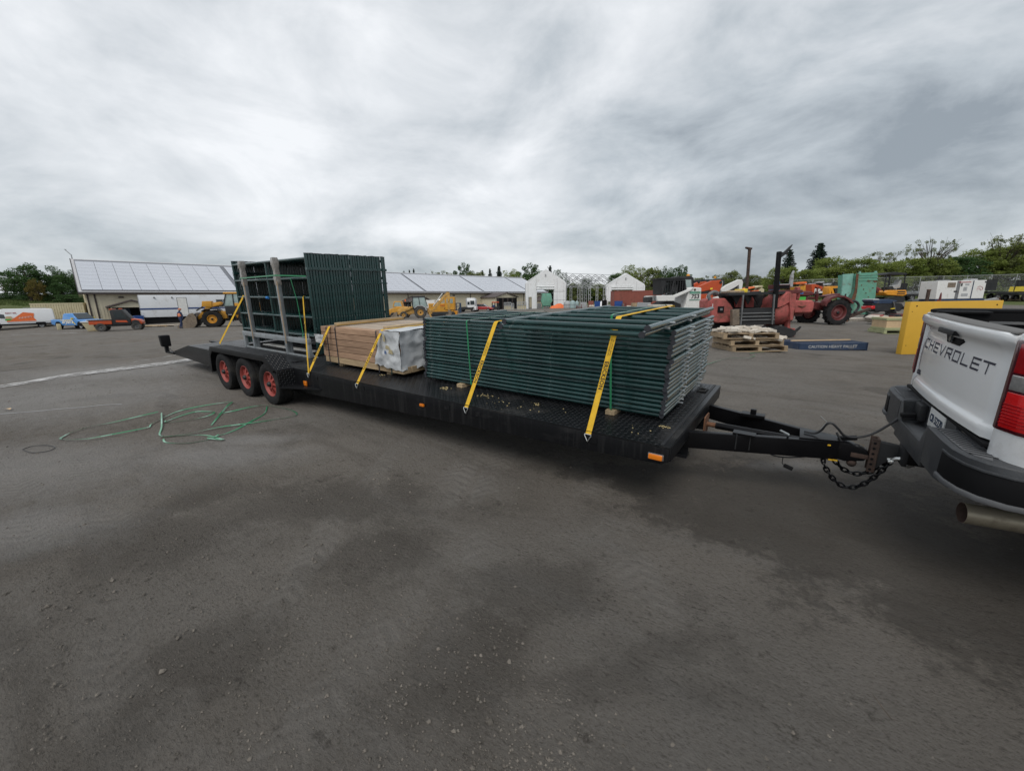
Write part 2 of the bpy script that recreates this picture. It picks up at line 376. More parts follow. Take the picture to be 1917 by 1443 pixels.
    def build(s, name, mats, parent=None, smooth=False, bevel=0., seg=2, kind=None, angle=40):
        return obj(name, s.mesh(name, mats, smooth, bevel, seg, angle), parent, kind)

RIGGED = []
def obj(name, me, parent=None, kind=None, loc=None, rot=None):
    o = bpy.data.objects.new(name, me); COL.objects.link(o)
    if parent is not None: o.parent = parent
    if kind: o['kind'] = kind
    if loc is not None: o.location = loc
    if rot is not None: o.rotation_euler = rot
    return o
def tag(o, label, cat, group=None, rig=False):
    o['label'] = label; o['category'] = cat
    if group: o['group'] = group
    if rig: RIGGED.append(o)
    return o
def thing(name, label, cat, loc=(0, 0, 0), rz=0., group=None, rig=False):
    o = bpy.data.objects.new(name, None); COL.objects.link(o); o.empty_display_size = .2
    o.location = loc; o.rotation_euler = (0, 0, rz)
    return tag(o, label, cat, group, rig)
def copy_tree(o, parent=None):
    c = o.copy(); COL.objects.link(c); c.parent = parent
    for ch in list(o.children): copy_tree(ch, c)
    return c
def mb(): return MB()

def text_mesh(body, size, mats, extrude=.001, bold=0., align='CENTER', sx=1., shear=0., spacing=1.):
    cu = bpy.data.curves.new('lettering', 'FONT'); cu.body = body; cu.size = size; cu.extrude = extrude
    cu.align_x = align; cu.align_y = 'CENTER'; cu.offset = bold; cu.shear = shear; cu.space_character = spacing; cu.resolution_u = 3
    t = bpy.data.objects.new('lettering', cu); COL.objects.link(t)
    dg = bpy.context.evaluated_depsgraph_get(); dg.update()
    me = bpy.data.meshes.new_from_object(t.evaluated_get(dg))
    bpy.data.objects.remove(t); me.materials.clear(); me.materials.append(M[mats] if isinstance(mats, str) else mats)
    if sx != 1.: me.transform(Matrix.Diagonal((sx, 1, 1, 1)))
    return me
def text_on(name, body, size, mats, parent, origin, xdir, updir, **kw):
    """flat lettering at origin, reading along xdir with letter tops towards updir"""
    me = text_mesh(body, size, mats, **kw)
    x = Vector(xdir).normalized(); u_ = Vector(updir); u_ = (u_ - x*u_.dot(x)).normalized(); n_ = x.cross(u_)
    o = obj(name, me, parent)
    o.matrix_local = Matrix.Translation(Vector(origin)) @ Matrix((x, u_, n_)).transposed().to_4x4()
    return o

def tyre_mesh(r, w, mats='rubber', n=36, rin=.6, lugs=0, lugh=.03, grooves=True):
    b = MB(); ri = r*rin
    prof = [(-w*.42, ri), (-w*.5, ri+(r-ri)*.25), (-w*.52, ri+(r-ri)*.6), (-w*.47, r*.965), (-w*.36, r)]
    if grooves: prof += [(-w*.2, r), (-w*.185, r*.975), (-w*.155, r*.975), (-w*.14, r), (w*.14, r), (w*.155, r*.975), (w*.185, r*.975), (w*.2, r)]
    prof += [(w*.36, r), (w*.47, r*.965), (w*.52, ri+(r-ri)*.6), (w*.5, ri+(r-ri)*.25), (w*.42, ri)]
    rings = [b.ring((0, o, 0), (0, 1, 0), q, n) for o, q in prof]
    b.loft(rings, False)
    rings2 = [b.ring((0, prof[-1][0], 0), (0, 1, 0), ri, n), b.ring((0, prof[0][0], 0), (0, 1, 0), ri, n)]
    b.loft(rings2, False)
    for k in range(lugs):
        for sgn in (-1, 1):
            a = 2*math.pi*(k+(0 if sgn > 0 else .5))/lugs; a2 = a+sgn*0+.16
            pa = Vector((math.cos(a)*(r+lugh*.3), sgn*w*.47, math.sin(a)*(r+lugh*.3))); pb = Vector((math.cos(a2)*(r+lugh*.3), sgn*w*.03, math.sin(a2)*(r+lugh*.3)))
            b.bar(pa, pb, r*.075, lugh*1.6, up=pa.normalized())
    return b.mesh('tyre', mats, True)
def rim_mesh(r, w, mats, spokes=0, dish=.3, n=28):
    """wheel disc in the xz plane, outer face towards -y"""
    b = MB()
    b.loft([b.ring((0, o, 0), (0, 1, 0), q, n) for o, q in ((w*.45, r), (-w*.46, r), (-w*.48, r*.96), (-w*.40, r*.88), (-w*.1, r*.80), (w*.45, r*.80))], False)
    y0 = -w*dish
    if spokes:
        b.cyl((0, y0-.005, 0), (0, y0+.06, 0), r*.36, n)
        for k in range(spokes):
            a = 2*math.pi*k/spokes; d = Vector((math.cos(a), 0, math.sin(a))); t = Vector((-math.sin(a), 0, math.cos(a)))
            wi, wo = r*.06, r*.12
            b.add([d*r*.30+t*wi+Vector((0, y0, 0)), d*r*.30-t*wi+Vector((0, y0, 0)), d*r*.84-t*wo+Vector((0, y0+.03, 0)), d*r*.84+t*wo+Vector((0, y0+.03, 0)),
                   d*r*.30+t*wi+Vector((0, y0+.03, 0)), d*r*.30-t*wi+Vector((0, y0+.03, 0)), d*r*.84-t*wo+Vector((0, y0+.06, 0)), d*r*.84+t*wo+Vector((0, y0+.06, 0))],
                  [(0, 1, 2, 3), (4, 7, 6, 5), (0, 4, 5, 1), (1, 5, 6, 2), (2, 6, 7, 3), (3, 7, 4, 0)])
    else:
        b.lathe((0, y0, 0), (0, 1, 0), [(-.02, r*.2), (0, r*.34), (.03, r*.5), (.0, r*.72), (.05, r*.86), (.08, r*.86)], n)
    return b.mesh('rim', mats, True)
def hub_mesh(r, L, mats='hub'):
    b = MB(); b.lathe((0, 0, 0), (0, -1, 0), [(0, r), (L*.7, r*.92), (L, r*.6)], 14)
    return b.mesh('hub', mats, True)
_wc = {}
_dc = {}
def HOLE_SHADE(r, w):  # added dark disc that paints shade into the openings between spokes
    if (r, w) not in _dc:
        b = MB(); b.cyl((0, -w*.05, 0), (0, w*.3, 0), r, 20); _dc[(r, w)] = b.mesh('drum', 'dark', True)
    return _dc[(r, w)]
def wheel(parent, loc, r, w, rimmat, side=-1, key=None, spokes=0, rin=.6, lugs=0, tmat='rubber', hub=True, name='wheel', dish=.3, rz=0):
    k = (r, w, rimmat, spokes, rin, lugs, tmat, dish)
    if k not in _wc:
        _wc[k] = (tyre_mesh(r, w, tmat, rin=rin, lugs=lugs, grooves=lugs == 0), rim_mesh(r*rin*1.005, w*.9, rimmat, spokes, dish), hub_mesh(r*.13, w*.24))
    t, q, h = _wc[k]
    tyre = obj(name, t, parent, loc=loc, rot=(0, 0, (0 if side < 0 else math.pi)+rz))
    obj('rim', q, tyre)
    if spokes: obj('drum', HOLE_SHADE(r*rin*.78, w), tyre)  # dark backing, so the wheel holes look shaded
    if hub: obj('hub', h, tyre, loc=(0, -w*.9*dish+.01, 0))
    return tyre

# ------------------------------------------------------------------ ground
PL = dict(van=(40, 615, 45), pickup=(150, 615, 43), tub=(180, 619.5, 36.5), utv=(225, 619, 36), person=(341, 615, 36), loader=(408, 612, 39),
          boards=(315, 611, 41), office=(300, 606, 47), b0=(170, 600, 50), backhoe=(795, 595, 53), dozer=(750, 595, 60),
          yard=(880, 583, 80), tent=(1022, 577.5, 90), tent2=(1170, 571, 98), tarp=(1045, 577, 84), cont=(1190, 574, 72), skid=(1265, 602, 22),
          svl=(1325, 598, 23.5), red=(1430, 629, 16), pal=(1392, 654, 11.5), bp=(1532, 653, 12.8), tractor=(1550, 607, 21.5), gb=(1600, 588, 29),
          yp=(1700, 663, 11.2), crate=(1672, 623, 16.5), gen=(1787, 571, 37), minex=(1664, 566, 38), grassl=(20, 572, 66), treel=(57, 567, 78),
          far1=(20, 560, 120), fr=(1850, 562, 45), fr2=(1650, 553, 60), fr3=(1450, 560, 60))
ctrl = [px(*v) for v in PL.values()]
for u_ in (-12, -9, -6, -3, 0, 3):
    for v_ in (-4, -1, 2, 4): ctrl.append(RIG @ Vector((u_, v_, 0)))
for q in ((-4, -9, 0), (4, -8, 0), (-14, -12, 0), (12, -12, 0), (12, 0, 0), (10, 8, .05), (0, -22, 0), (-40, -20, 0), (30, -10, 0), (-95, 60, 0), (-60, 110, 0),
          (0, 120, .8), (40, 60, 1), (-20, 45, .2), (-30, 18, 0), (-22, 8, .1), (-20, -6, 0)): ctrl.append(Vector(q))
for k in range(24):
    a = 2*math.pi*k/24; ctrl.append(Vector((math.cos(a)*420, math.sin(a)*420, 2.0)))
CP = np.array([(q.x, q.y) for q in ctrl])/50.; CZ = np.array([q.z for q in ctrl])
def _k(r2): return .5*r2*np.log(r2+1e-12)
_n = len(CP); _d2 = ((CP[:, None]-CP[None])**2).sum(-1)
_A = np.zeros((_n+3, _n+3)); _A[:_n, :_n] = _k(_d2)+np.eye(_n)*1.5e-4; _A[:_n, _n] = 1; _A[:_n, _n+1:] = CP; _A[_n, :_n] = 1; _A[_n+1:, :_n] = CP.T
_w = np.linalg.solve(_A, np.concatenate([CZ, [0, 0, 0]]))
def ground_np(x, y):
    x = np.asarray(x, float)/50.; y = np.asarray(y, float)/50.
    sh = x.shape; q = np.stack([x.ravel(), y.ravel()], 1)
    d2 = ((q[:, None]-CP[None])**2).sum(-1)
    return (_k(d2)@_w[:_n]+_w[_n]+q@_w[_n+1:]).reshape(sh)
def gz(x, y): return float(ground_np(np.array([x]), np.array([y]))[0])
def on(p): return Vector((p[0], p[1], gz(p[0], p[1])))
G = {k: on(px(*v)) for k, v in PL.items()}

def flat_pt(x, y):
    d_ = FX+RX*((x-CX)/FPX)-UX*((y-CY)/FPX); return CW-d_*(CW.z/d_.z)
def ground_material():
    m = bpy.data.materials.new('packed_dirt_yard'); m.use_nodes = True
    nd, lk = m.node_tree.nodes, m.node_tree.links; b = nd['Principled BSDF']; b.inputs['Roughness'].default_value = .95; b.inputs['Specular IOR Level'].default_value = .2
    t = nd.new('ShaderNodeTexCoord')
    def nz(scale, det=8, rough=.6, dist=0., vec=None, sc=None):
        n = nd.new('ShaderNodeTexNoise'); n.inputs['Scale'].default_value = scale; n.inputs['Detail'].default_value = det
        n.inputs['Roughness'].default_value = rough; n.inputs['Distortion'].default_value = dist
        if sc:
            mp = nd.new('ShaderNodeMapping'); mp.inputs['Scale'].default_value = sc[:3]; mp.inputs['Rotation'].default_value = (0, 0, sc[3]); lk.new(t.outputs['Object'], mp.inputs[0]); lk.new(mp.outputs[0], n.inputs['Vector'])
        else: lk.new(t.outputs['Object'], n.inputs['Vector'])
        return n.outputs['Fac']
    def rp(src, *st):
        r = nd.new('ShaderNodeValToRGB'); e = r.color_ramp.elements
        e[0].position, e[0].color = st[0][0], (*st[0][1], 1); e[1].position, e[1].color = st[-1][0], (*st[-1][1], 1)
        for p_, c_ in st[1:-1]: q = e.new(p_); q.color = (*c_, 1)
        lk.new(src, r.inputs[0]); return r.outputs[0]
    def mixc(f, a, c, mode='MIX'):
        x = nd.new('ShaderNodeMix'); x.data_type = 'RGBA'; x.blend_type = mode
        for i, v in (('Factor', f), ('A', a), ('B', c)):
            if isinstance(v, (int, float)): x.inputs[i].default_value = v
            elif isinstance(v, tuple): x.inputs[i].default_value = (*v, 1)
            else: lk.new(v, x.inputs[i])
        return x.outputs['Result']
    big = nz(.22, 5, .55, .4); mid = nz(1.3, 8, .62, .3); fine = nz(11, 9, .72); grit = nz(55, 8, .8); streak = nz(1.0, 7, .6, .3, None, (.5, 2.6, 1, R_(-33))); streak2 = nz(1.0, 7, .6, .2, None, (.3, 3.2, 1, R_(8)))
    c = rp(mid, (.30, (.122, .105, .087)), (.5, (.165, .146, .125)), (.72, (.215, .193, .169)))
    c = mixc(rp(big, (.38, (0, 0, 0)), (.62, (.8, .8, .8))), c, (.185, .173, .158))
    c = mixc(rp(streak, (.54, (0, 0, 0)), (.72, (.55, .55, .55))), c, (.085, .075, .064))
    c = mixc(rp(streak2, (.56, (0, 0, 0)), (.76, (.5, .5, .5))), c, (.20, .192, .182))
    crumb = nz(1.0, 9, .75, .2, None, (16., 42., 1, R_(-28))); crumb2 = nz(1.0, 9, .8, .1, None, (40., 80., 1, R_(-34))); clus = rp(nz(.9, 7, .65, .6), (.42, (.15, .15, .15)), (.62, (1, 1, 1)))
    c = mixc(rp(fine, (.31, (.8, .8, .8)), (.41, (0, 0, 0))), c, (.06, .052, .044))
    c = mixc(mixc(1., rp(crumb, (.37, (.9, .9, .9)), (.43, (0, 0, 0))), clus, 'MULTIPLY'), c, (.050, .043, .036))
    c = mixc(rp(crumb2, (.40, (.75, .75, .75)), (.47, (0, 0, 0))), c, (.085, .075, .065)); c = mixc(rp(crumb2, (.56, (0, 0, 0)), (.66, (.65, .65, .65))), c, (.26, .245, .225))
    c = mixc(rp(grit, (.62, (0, 0, 0)), (.74, (.7, .7, .7))), c, (.29, .275, .255))
    c = mixc(rp(grit, (.30, (.75, .75, .75)), (.40, (0, 0, 0))), c, (.075, .066, .057))
    # damp patches by the rig
    wet = nz(.55, 6, .6, .6); c = mixc(rp(wet, (.60, (0, 0, 0)), (.66, (.4, .4, .4))), c, (.055, .048, .042))
    # damp stains, dark oily patches and pale dusty patches where the yard shows them
    def mth0(a_, b_):
        x1 = nd.new('ShaderNodeMath'); x1.operation = 'MULTIPLY'; lk.new(b_, x1.inputs[0]); x1.inputs[1].default_value = .4
        x2 = nd.new('ShaderNodeMath'); x2.operation = 'MULTIPLY_ADD'; lk.new(a_, x2.inputs[0]); x2.inputs[1].default_value = .6; lk.new(x1.outputs[0], x2.inputs[2]); return x2.outputs[0]
    def blobs(lst, amp=.9, soft=.12):
        acc = None
        for (x_, y_, rx_, ry_) in lst:
            p_ = flat_pt(x_, y_); mp = nd.new('ShaderNodeMapping'); mp.vector_type = 'TEXTURE'
            mp.inputs['Location'].default_value = (p_.x, p_.y, 0); mp.inputs['Rotation'].default_value = (0, 0, math.atan2(rgt0.y, rgt0.x)); mp.inputs['Scale'].default_value = (rx_, ry_, 1000.)
            lk.new(t.outputs['Object'], mp.inputs[0]); ln = nd.new('ShaderNodeVectorMath'); ln.operation = 'LENGTH'; lk.new(mp.outputs[0], ln.inputs[0])
            if acc is None: acc = ln.outputs['Value']
            else:
                mn = nd.new('ShaderNodeMath'); mn.operation = 'MINIMUM'; lk.new(acc, mn.inputs[0]); lk.new(ln.outputs['Value'], mn.inputs[1]); acc = mn.outputs[0]
        ad = nd.new('ShaderNodeMath'); ad.operation = 'MULTIPLY_ADD'; lk.new(edgen, ad.inputs[0]); ad.inputs[1].default_value = amp*2; lk.new(acc, ad.inputs[2])
        mr_ = nd.new('ShaderNodeMapRange'); mr_.interpolation_type = 'SMOOTHSTEP'; lk.new(ad.outputs[0], mr_.inputs['Value'])
        for k_, v_ in (('From Min', amp+1-soft), ('From Max', amp+1+soft), ('To Min', 1.), ('To Max', 0.)): mr_.inputs[k_].default_value = v_
        return mr_.outputs[0]
    edgen = mth0(nz(1.3, 10, .68, .5), nz(9., 9, .72, .3))
    damp = blobs([(1480, 960, 1.3, .7), (1720, 1090, .95, .75), (1900, 1150, .8, .8), (1270, 925, .8, .35), (1600, 1010, .8, .6), (1120, 905, .5, .2)], 1.9, .16)
    c = mixc(damp, c, mixc(.50, c, (.036, .031, .027)))
    dk = blobs([(560, 965, 1.2, .4), (330, 1020, .9, .35), (220, 1400, .16, .16), (700, 1060, .5, .25), (850, 1250, .3, .3), (1000, 1120, .4, .2), (400, 1230, .3, .25)], 2.6, .5)
    c = mixc(dk, c, mixc(.36, c, (.040, .034, .029)))
    dust = blobs([(390, 880, 1.0, .32), (60, 900, 1.4, .7), (150, 770, 2.2, 1.2), (480, 850, .5, .18), (1490, 895, .35, .10), (60, 1010, .6, .3), (230, 720, 3., 1.2)], 2.0, .9)
    c = mixc(dust, c, mixc(.40, c, (.36, .352, .345)))
    # tyre tracks: lighter scuffed bands with tread bars
    tb_, tmask = None, None
    def m1(op, a_, b_=None, c_=None):
        q = nd.new('ShaderNodeMath'); q.operation = op
        for i, v in enumerate((a_, b_, c_)):
            if v is None: continue
            if isinstance(v, (int, float)): q.inputs[i].default_value = v
            else: lk.new(v, q.inputs[i])
        return q.outputs[0]
    wob = nz(.35, 3, .5); fade = rp(nz(1.4, 6, .65, .4), (.44, (0, 0, 0)), (.6, (1, 1, 1)))
    for (xa, ya, xb, yb_, hw) in ((90, 700, 40, 1000, .14), (150, 700, 200, 1020, .14), (560, 1440, 820, 1000, .13), (760, 1440, 900, 1000, .13), (380, 1300, 700, 930, .12), (1250, 1440, 1120, 1000, .13)):
        pa, pb = flat_pt(xa, ya), flat_pt(xb, yb_); an = math.atan2(pb.y-pa.y, pb.x-pa.x)
        mp = nd.new('ShaderNodeMapping'); mp.vector_type = 'TEXTURE'; mp.inputs['Location'].default_value = (pa.x, pa.y, 0); mp.inputs['Rotation'].default_value = (0, 0, an); lk.new(t.outputs['Object'], mp.inputs[0])
        sx_ = nd.new('ShaderNodeSeparateXYZ'); lk.new(mp.outputs[0], sx_.inputs[0])
        ac = m1('ABSOLUTE', m1('MULTIPLY_ADD', m1('SUBTRACT', wob, .5), 1.1, sx_.outputs[1]))
        band = nd.new('ShaderNodeMapRange'); band.interpolation_type = 'SMOOTHSTEP'; lk.new(ac, band.inputs['Value'])
        for k_, v_ in (('From Min', hw*.75), ('From Max', hw*1.15), ('To Min', 1.), ('To Max', 0.)): band.inputs[k_].default_value = v_
        tr_ = m1('SINE', m1('MULTIPLY', m1('ADD', sx_.outputs[0], m1('MULTIPLY', ac, .8)), 62.)); tr_ = m1('MULTIPLY', m1('MULTIPLY_ADD', tr_, .5, .5), band.outputs[0])
        tmask = band.outputs[0] if tmask is None else m1('MAXIMUM', tmask, band.outputs[0]); tb_ = tr_ if tb_ is None else m1('MAXIMUM', tb_, tr_)
    fs = nd.new('ShaderNodeSeparateColor'); lk.new(fade, fs.inputs[0]); tmask = m1('MULTIPLY', tmask, fs.outputs[0]); tb_ = m1('MULTIPLY', tb_, fs.outputs[0])
    c = mixc(m1('MULTIPLY', tmask, .22), c, (.30, .285, .265)); c = mixc(m1('MULTIPLY', tb_, .25), c, (.085, .075, .065))
    # grass outside the yard
    sp = nd.new('ShaderNodeSeparateXYZ'); lk.new(t.outputs['Object'], sp.inputs[0])
    edge = nz(.12, 6, .6)
    def mth(op, a, b_=None):
        q = nd.new('ShaderNodeMath'); q.operation = op
        for i, v in enumerate((a, b_)):
            if v is None: continue
            if isinstance(v, (int, float)): q.inputs[i].default_value = v
            else: lk.new(v, q.inputs[i])
        return q.outputs[0]
    w = mth('MULTIPLY', mth('SUBTRACT', edge, .5), 14.)
    gl = mth('MULTIPLY', mth('ADD', mth('ADD', sp.outputs[0], 78.), w), -.35)           # x < -78
    gr = mth('MULTIPLY', mth('SUBTRACT', mth('ADD', sp.outputs[1], mth('MULTIPLY', w, .3)), mth('ADD', mth('MULTIPLY', sp.outputs[0], -.3), 58.)), .35)  # far right
    gb_ = mth('MULTIPLY', mth('SUBTRACT', sp.outputs[1], 104.), .3)
    gmask = nd.new('ShaderNodeMath'); gmask.operation = 'MAXIMUM'; gmask.use_clamp = True
    grr = mth('MINIMUM', gr, mth('MULTIPLY', mth('ADD', sp.outputs[0], 6.), .3))
    lk.new(mth('MAXIMUM', gl, grr), gmask.inputs[0]); lk.new(gb_, gmask.inputs[1])
    gc = rp(nz(.5, 9, .7), (.3, (.055, .075, .022)), (.55, (.095, .115, .038)), (.75, (.17, .16, .075)))
    c = mixc(gmask.outputs[0], c, gc)
    lk.new(c, b.inputs['Base Color'])
    h = mth('ADD', mth('MULTIPLY', nz(7, 10, .7, .3), .7), mth('MULTIPLY', grit, .22)); h = mth('ADD', h, mth('MULTIPLY', streak, .5)); h = mth('ADD', h, mth('MULTIPLY', crumb, .35)); h = mth('ADD', h, mth('MULTIPLY', crumb2, .3)); h = mth('ADD', h, mth('MULTIPLY', tb_, .12))
    bp = nd.new('ShaderNodeBump'); bp.inputs['Strength'].default_value = 1.0; bp.inputs['Distance'].default_value = .06
    lk.new(h, bp.inputs['Height']); lk.new(bp.outputs[0], b.inputs['Normal'])
    rr = nd.new('ShaderNodeMapRange'); rr.inputs['To Min'].default_value = .95; rr.inputs['To Max'].default_value = .72
    lk.new(damp, rr.inputs['Value']); lk.new(rr.outputs[0], b.inputs['Roughness'])
    return m
M['ground'] = ground_material()
NA = 300
rad = np.concatenate([[0.0], np.geomspace(.35, 700, 190)])
ang = np.linspace(0, 2*math.pi, NA, endpoint=False)
RR, AA = np.meshgrid(rad[1:], ang, indexing='ij')
GXX = CW.x+RR*np.cos(AA); GYY = CW.y+RR*np.sin(AA); GZZ = ground_np(GXX, GYY)
ph = [(rnd.uniform(0, 6), rnd.uniform(0, 6), rnd.uniform(.7, 4.5), rnd.uniform(0, 6.3)) for _ in range(26)]
und = sum(np.sin(GXX*f_*math.cos(a_)+GYY*f_*math.sin(a_)+p_)/f_**.6 for p_, _, f_, a_ in ph)
GZZ = GZZ + und*.0022*np.clip(RR/2, 0, 1)
gv = [(CW.x, CW.y, gz(CW.x, CW.y))] + list(zip(GXX.ravel().tolist(), GYY.ravel().tolist(), GZZ.ravel().tolist()))
gf = [(0, 1+i, 1+(i+1) % NA) for i in range(NA)]
for k in range(len(rad)-2):
    o_ = 1+k*NA
    gf += [(o_+i, o_+NA+i, o_+NA+(i+1) % NA, o_+(i+1) % NA) for i in range(NA)]
gme = bpy.data.meshes.new('ground'); gme.from_pydata(gv, [], gf); gme.materials.append(M['ground'])
gme.polygons.foreach_set('use_smooth', [True]*len(gme.polygons))
obj('ground', gme, kind='structure')

# loose clods and pebbles lying on the yard: uncountable
cv, cf = [], []
def clod(x, y, z, s, seed):
    q = random.Random(seed); o_ = len(cv)
    for a_ in range(5):
        an = a_*1.2566+q.uniform(-.3, .3); cv.append((x+math.cos(an)*s*q.uniform(.7, 1.2), y+math.sin(an)*s*q.uniform(.7, 1.2), z-s*.15))
    for a_ in range(3):
        an = a_*2.094+q.uniform(-.4, .4); cv.append((x+math.cos(an)*s*.5, y+math.sin(an)*s*.5, z+s*q.uniform(.3, .6)))
    cf.extend([(o_, o_+1, o_+5), (o_+1, o_+2, o_+6, o_+5), (o_+2, o_+3, o_+6), (o_+3, o_+4, o_+7, o_+6), (o_+4, o_, o_+5, o_+7), (o_+5, o_+6, o_+7)])
pts = []
for k in range(34000):
    rr_ = 1.2+14*rnd.random()**1.6; az = R_(126)+R_(62)*rnd.uniform(-1, 1)
    pts.append((CW.x+rr_*math.cos(az), CW.y+rr_*math.sin(az), .0022*math.exp(rnd.gauss(.2, .62))*(1+rr_*.05)))
pz = ground_np(np.array([q[0] for q in pts]), np.array([q[1] for q in pts]))
for k, (q, z_) in enumerate(zip(pts, pz)): clod(q[0], q[1], float(z_)+.001, min(q[2]*.9, .018), k)
cme = bpy.data.meshes.new('gravel'); cme.from_pydata(cv, [], cf); M['clod'] = mat('dirt_clods', (.135, .12, .102), .95, 0, .55, 9)
cme.materials.append(M['clod'])
go = obj('loose_gravel', cme, kind='stuff'); go['label'] = 'small clods and pebbles scattered over the dirt yard'; go['category'] = 'gravel'

# ------------------------------------------------------------------ long solar-roofed building
BD = Vector((math.cos(R_(82.6)), math.sin(R_(82.6)), 0)); BN = Vector((-BD.y, BD.x, 0))
B0 = G['b0'].copy(); B0.z = -.45
bz = thing('farm_building', 'long cream metal building with solar panels covering its roof slope', 'building', B0, math.atan2(BD.y, BD.x))
# local frame: x along the wall (away), y = BN is +y (behind), z up ; ground local -> 0
BL, BW, BE, BR_ = 92., 20., 4.35, 8.85
w = mb(); w.b2((0, .0, 0), (BL, BW, BE)); w.add([(0, 0, BE), (0, BW, BE), (0, BW/2, BR_-.1), (BL, 0, BE), (BL, BW, BE), (BL, BW/2, BR_-.1)], [(0, 2, 1), (3, 4, 5)])
wall = w.build('wall', 'siding', bz)
w = mb()
for k in range(int(BL/.30)): w.b2((k*.30+.1, -.035, .1), (k*.30+.16, .002, BE-.05))
for k in range(int(BW/.30)): w.b2((-.035, k*.30+.1, .1), (.002, k*.30+.16, BE-.05))
w.build('siding_ribs', 'siding', wall, kind='stuff')
sl = Vector((0, BW/2, BR_-BE)); slen = sl.length; sdir = sl.normalized(); sn = Vector((0, -sdir.z, sdir.y))
rf = mb(); rf.prism([(-.55, BE-.25), (BW/2, BR_), (BW+.55, BE-.25), (BW+.55, BE-.45), (BW/2, BR_-.22), (-.55, BE-.45)], -.5, BL+.5, 'yz')
roof = rf.build('roof', 'roofpale', bz)
e = mb(); e.b2((-.55, -.66, BE-.50), (BL+.5, -.5, BE-.30)); e.build('gutter', 'brown', roof)
e = mb(); e.b2((-.56, -.62, BE-.275), (BL+.5, -.35, BE-.18)); e.build('snow_rail', 'palegrey', roof)
for s_, nm in ((-1, 'bargeboard'), (1, 'bargeboard')):
    e = mb(); x_ = -.5 if s_ < 0 else BL+.5
    e.bar((x_-.03, -.6, BE-.36), (x_-.03, BW/2, BR_-.1), .07, .32); e.build(nm, 'brown', roof)
# solar panels, each its own part
pm = mb(); pw, phh = 1.82, 1.24
pm.box((0, 0, 0), (pw-.035, phh-.03, .04)); pme = pm.mesh('solar_panel', 'solar')
rotm = Matrix((Vector((1, 0, 0)), sdir, sn)).transposed().to_4x4()
cols = []; x_ = -.15; k = 0
while x_ < BL-pw:
    cols.append(x_+pw/2); x_ += pw; k += 1
    if k % 9 == 0: x_ += .55
rest = mb(); cnt = 0
for cx2 in cols:
    for rw in range(8):
        c_ = Vector((cx2, 0, BE-.25)) + sdir*(.42+phh*(rw+.5)) + Vector((0, -.55, 0)) + sn*.14
        if cnt < 296:
            p_ = obj('solar_panel', pme, roof); p_.matrix_local = Matrix.Translation(c_) @ rotm; cnt += 1
        else: rest.box(c_, (pw-.035, phh-.03, .04), rotm.to_3x3())
rest.build('solar_panels_far', 'solar', roof, kind='stuff')
e = mb(); c0_ = Vector((0, -.55, BE-.25))
q0, q1 = c0_+sdir*.38+sn*.06, c0_+sdir*(slen+.2)+sn*.06
e.add([Vector((-.2, *q0[1:])), Vector((BL-.3, *q0[1:])), Vector((BL-.3, *q1[1:])), Vector((-.2, *q1[1:]))], [(0, 1, 2, 3)])
e.build('racking', 'solarline', roof)
for x_ in (.12, .75, 24, 46, 63, 82):
    e = mb(); e.b2((x_, -.09, 0), (x_+.16, .0, BE-.4)); e.build('downpipe', 'brown', wall)
for x_ in (3.2, 12.5, 27, 38, 41, 58, 72, 84):
    e = mb(); e.box((x_, -.14, BE-.85), (.5, .24, .18)); e.build('floodlight', 'brown', wall)
e = mb(); e.cyl((-.3, BW/2, BR_-.1), (-.3, BW/2, BR_+.55), .07, 6); e.cyl((-.3, BW/2, BR_+.5), (-.8, BW/2, BR_+1.2), .05, 6); e.bar((-.85, BW/2, BR_+1.2), (-.6, BW/2, BR_+1.2), .05, .05)
e.build('mast_arm', 'palegrey', roof)
def porch(x0, x1, dep, he, hr, opening=True, nm='entrance_porch'):
    p_ = mb(); xm = (x0+x1)/2
    p_.prism([(x0-.35, he), (xm, hr), (x1+.35, he), (x1+.35, he-.14), (xm, hr-.16), (x0-.35, he-.14)], -dep-.3, 0.02, 'xz')
    po = p_.build('porch_roof', 'roofbrown', bz)
    g_ = mb(); g_.prism([(x0, he-.16), (xm, hr-.18), (x1, he-.16)], -dep-.02, -dep+.04, 'xz'); g_.build('gable', 'siding', po)
    s_ = mb()
    if opening:
        for xx in (x0+.08, x1-.08): t_ = mb(); t_.box((xx, -dep+.08, he/2-.06), (.14, .14, he-.12)); t_.build('post', 'siding', po)
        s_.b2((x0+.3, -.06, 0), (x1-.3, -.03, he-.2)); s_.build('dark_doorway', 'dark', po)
        t_ = mb(); t_.b2((x0+.9, -.12, .02), (x0+1.9, -.07, he-.3)); t_.build('door', 'bluesteel', po)
        t_ = mb(); t_.b2((x0+1.15, -.14, he*.5), (x0+1.65, -.125, he*.72)); t_.build('notice', 'white', po)
        for xx in (x0+.02, x1-.06): t_ = mb(); t_.b2((xx, -dep*.45, 0), (xx+.06, -.03, he-.15)); t_.build('side_panel', 'brown', po)
    else:
        s_.b2((x0, -dep, 0), (x1, 0, he-.15)); s_.build('porch_wall', 'siding', po)
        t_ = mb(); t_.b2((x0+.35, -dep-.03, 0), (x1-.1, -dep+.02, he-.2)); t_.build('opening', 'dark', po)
        for i in range(4):
            t_ = mb(); xx = x0+.5+(x1-x0-.8)*i/4; t_.b2((xx, -dep-.05, 0), (xx+.5, -dep-.032, he-.25)); t_.build('door_slat', 'brown', po)
    return po
porch(1.9, 6.0, 2.6, 2.35, 3.15)
porch(44.5, 49.5, 3.5, 2.3, 3.4)
porch(66.5, 74.0, 5.0, 3.0, 4.1, False)
porch(86, 91.5, 3.0, 2.0, 3.2, False)

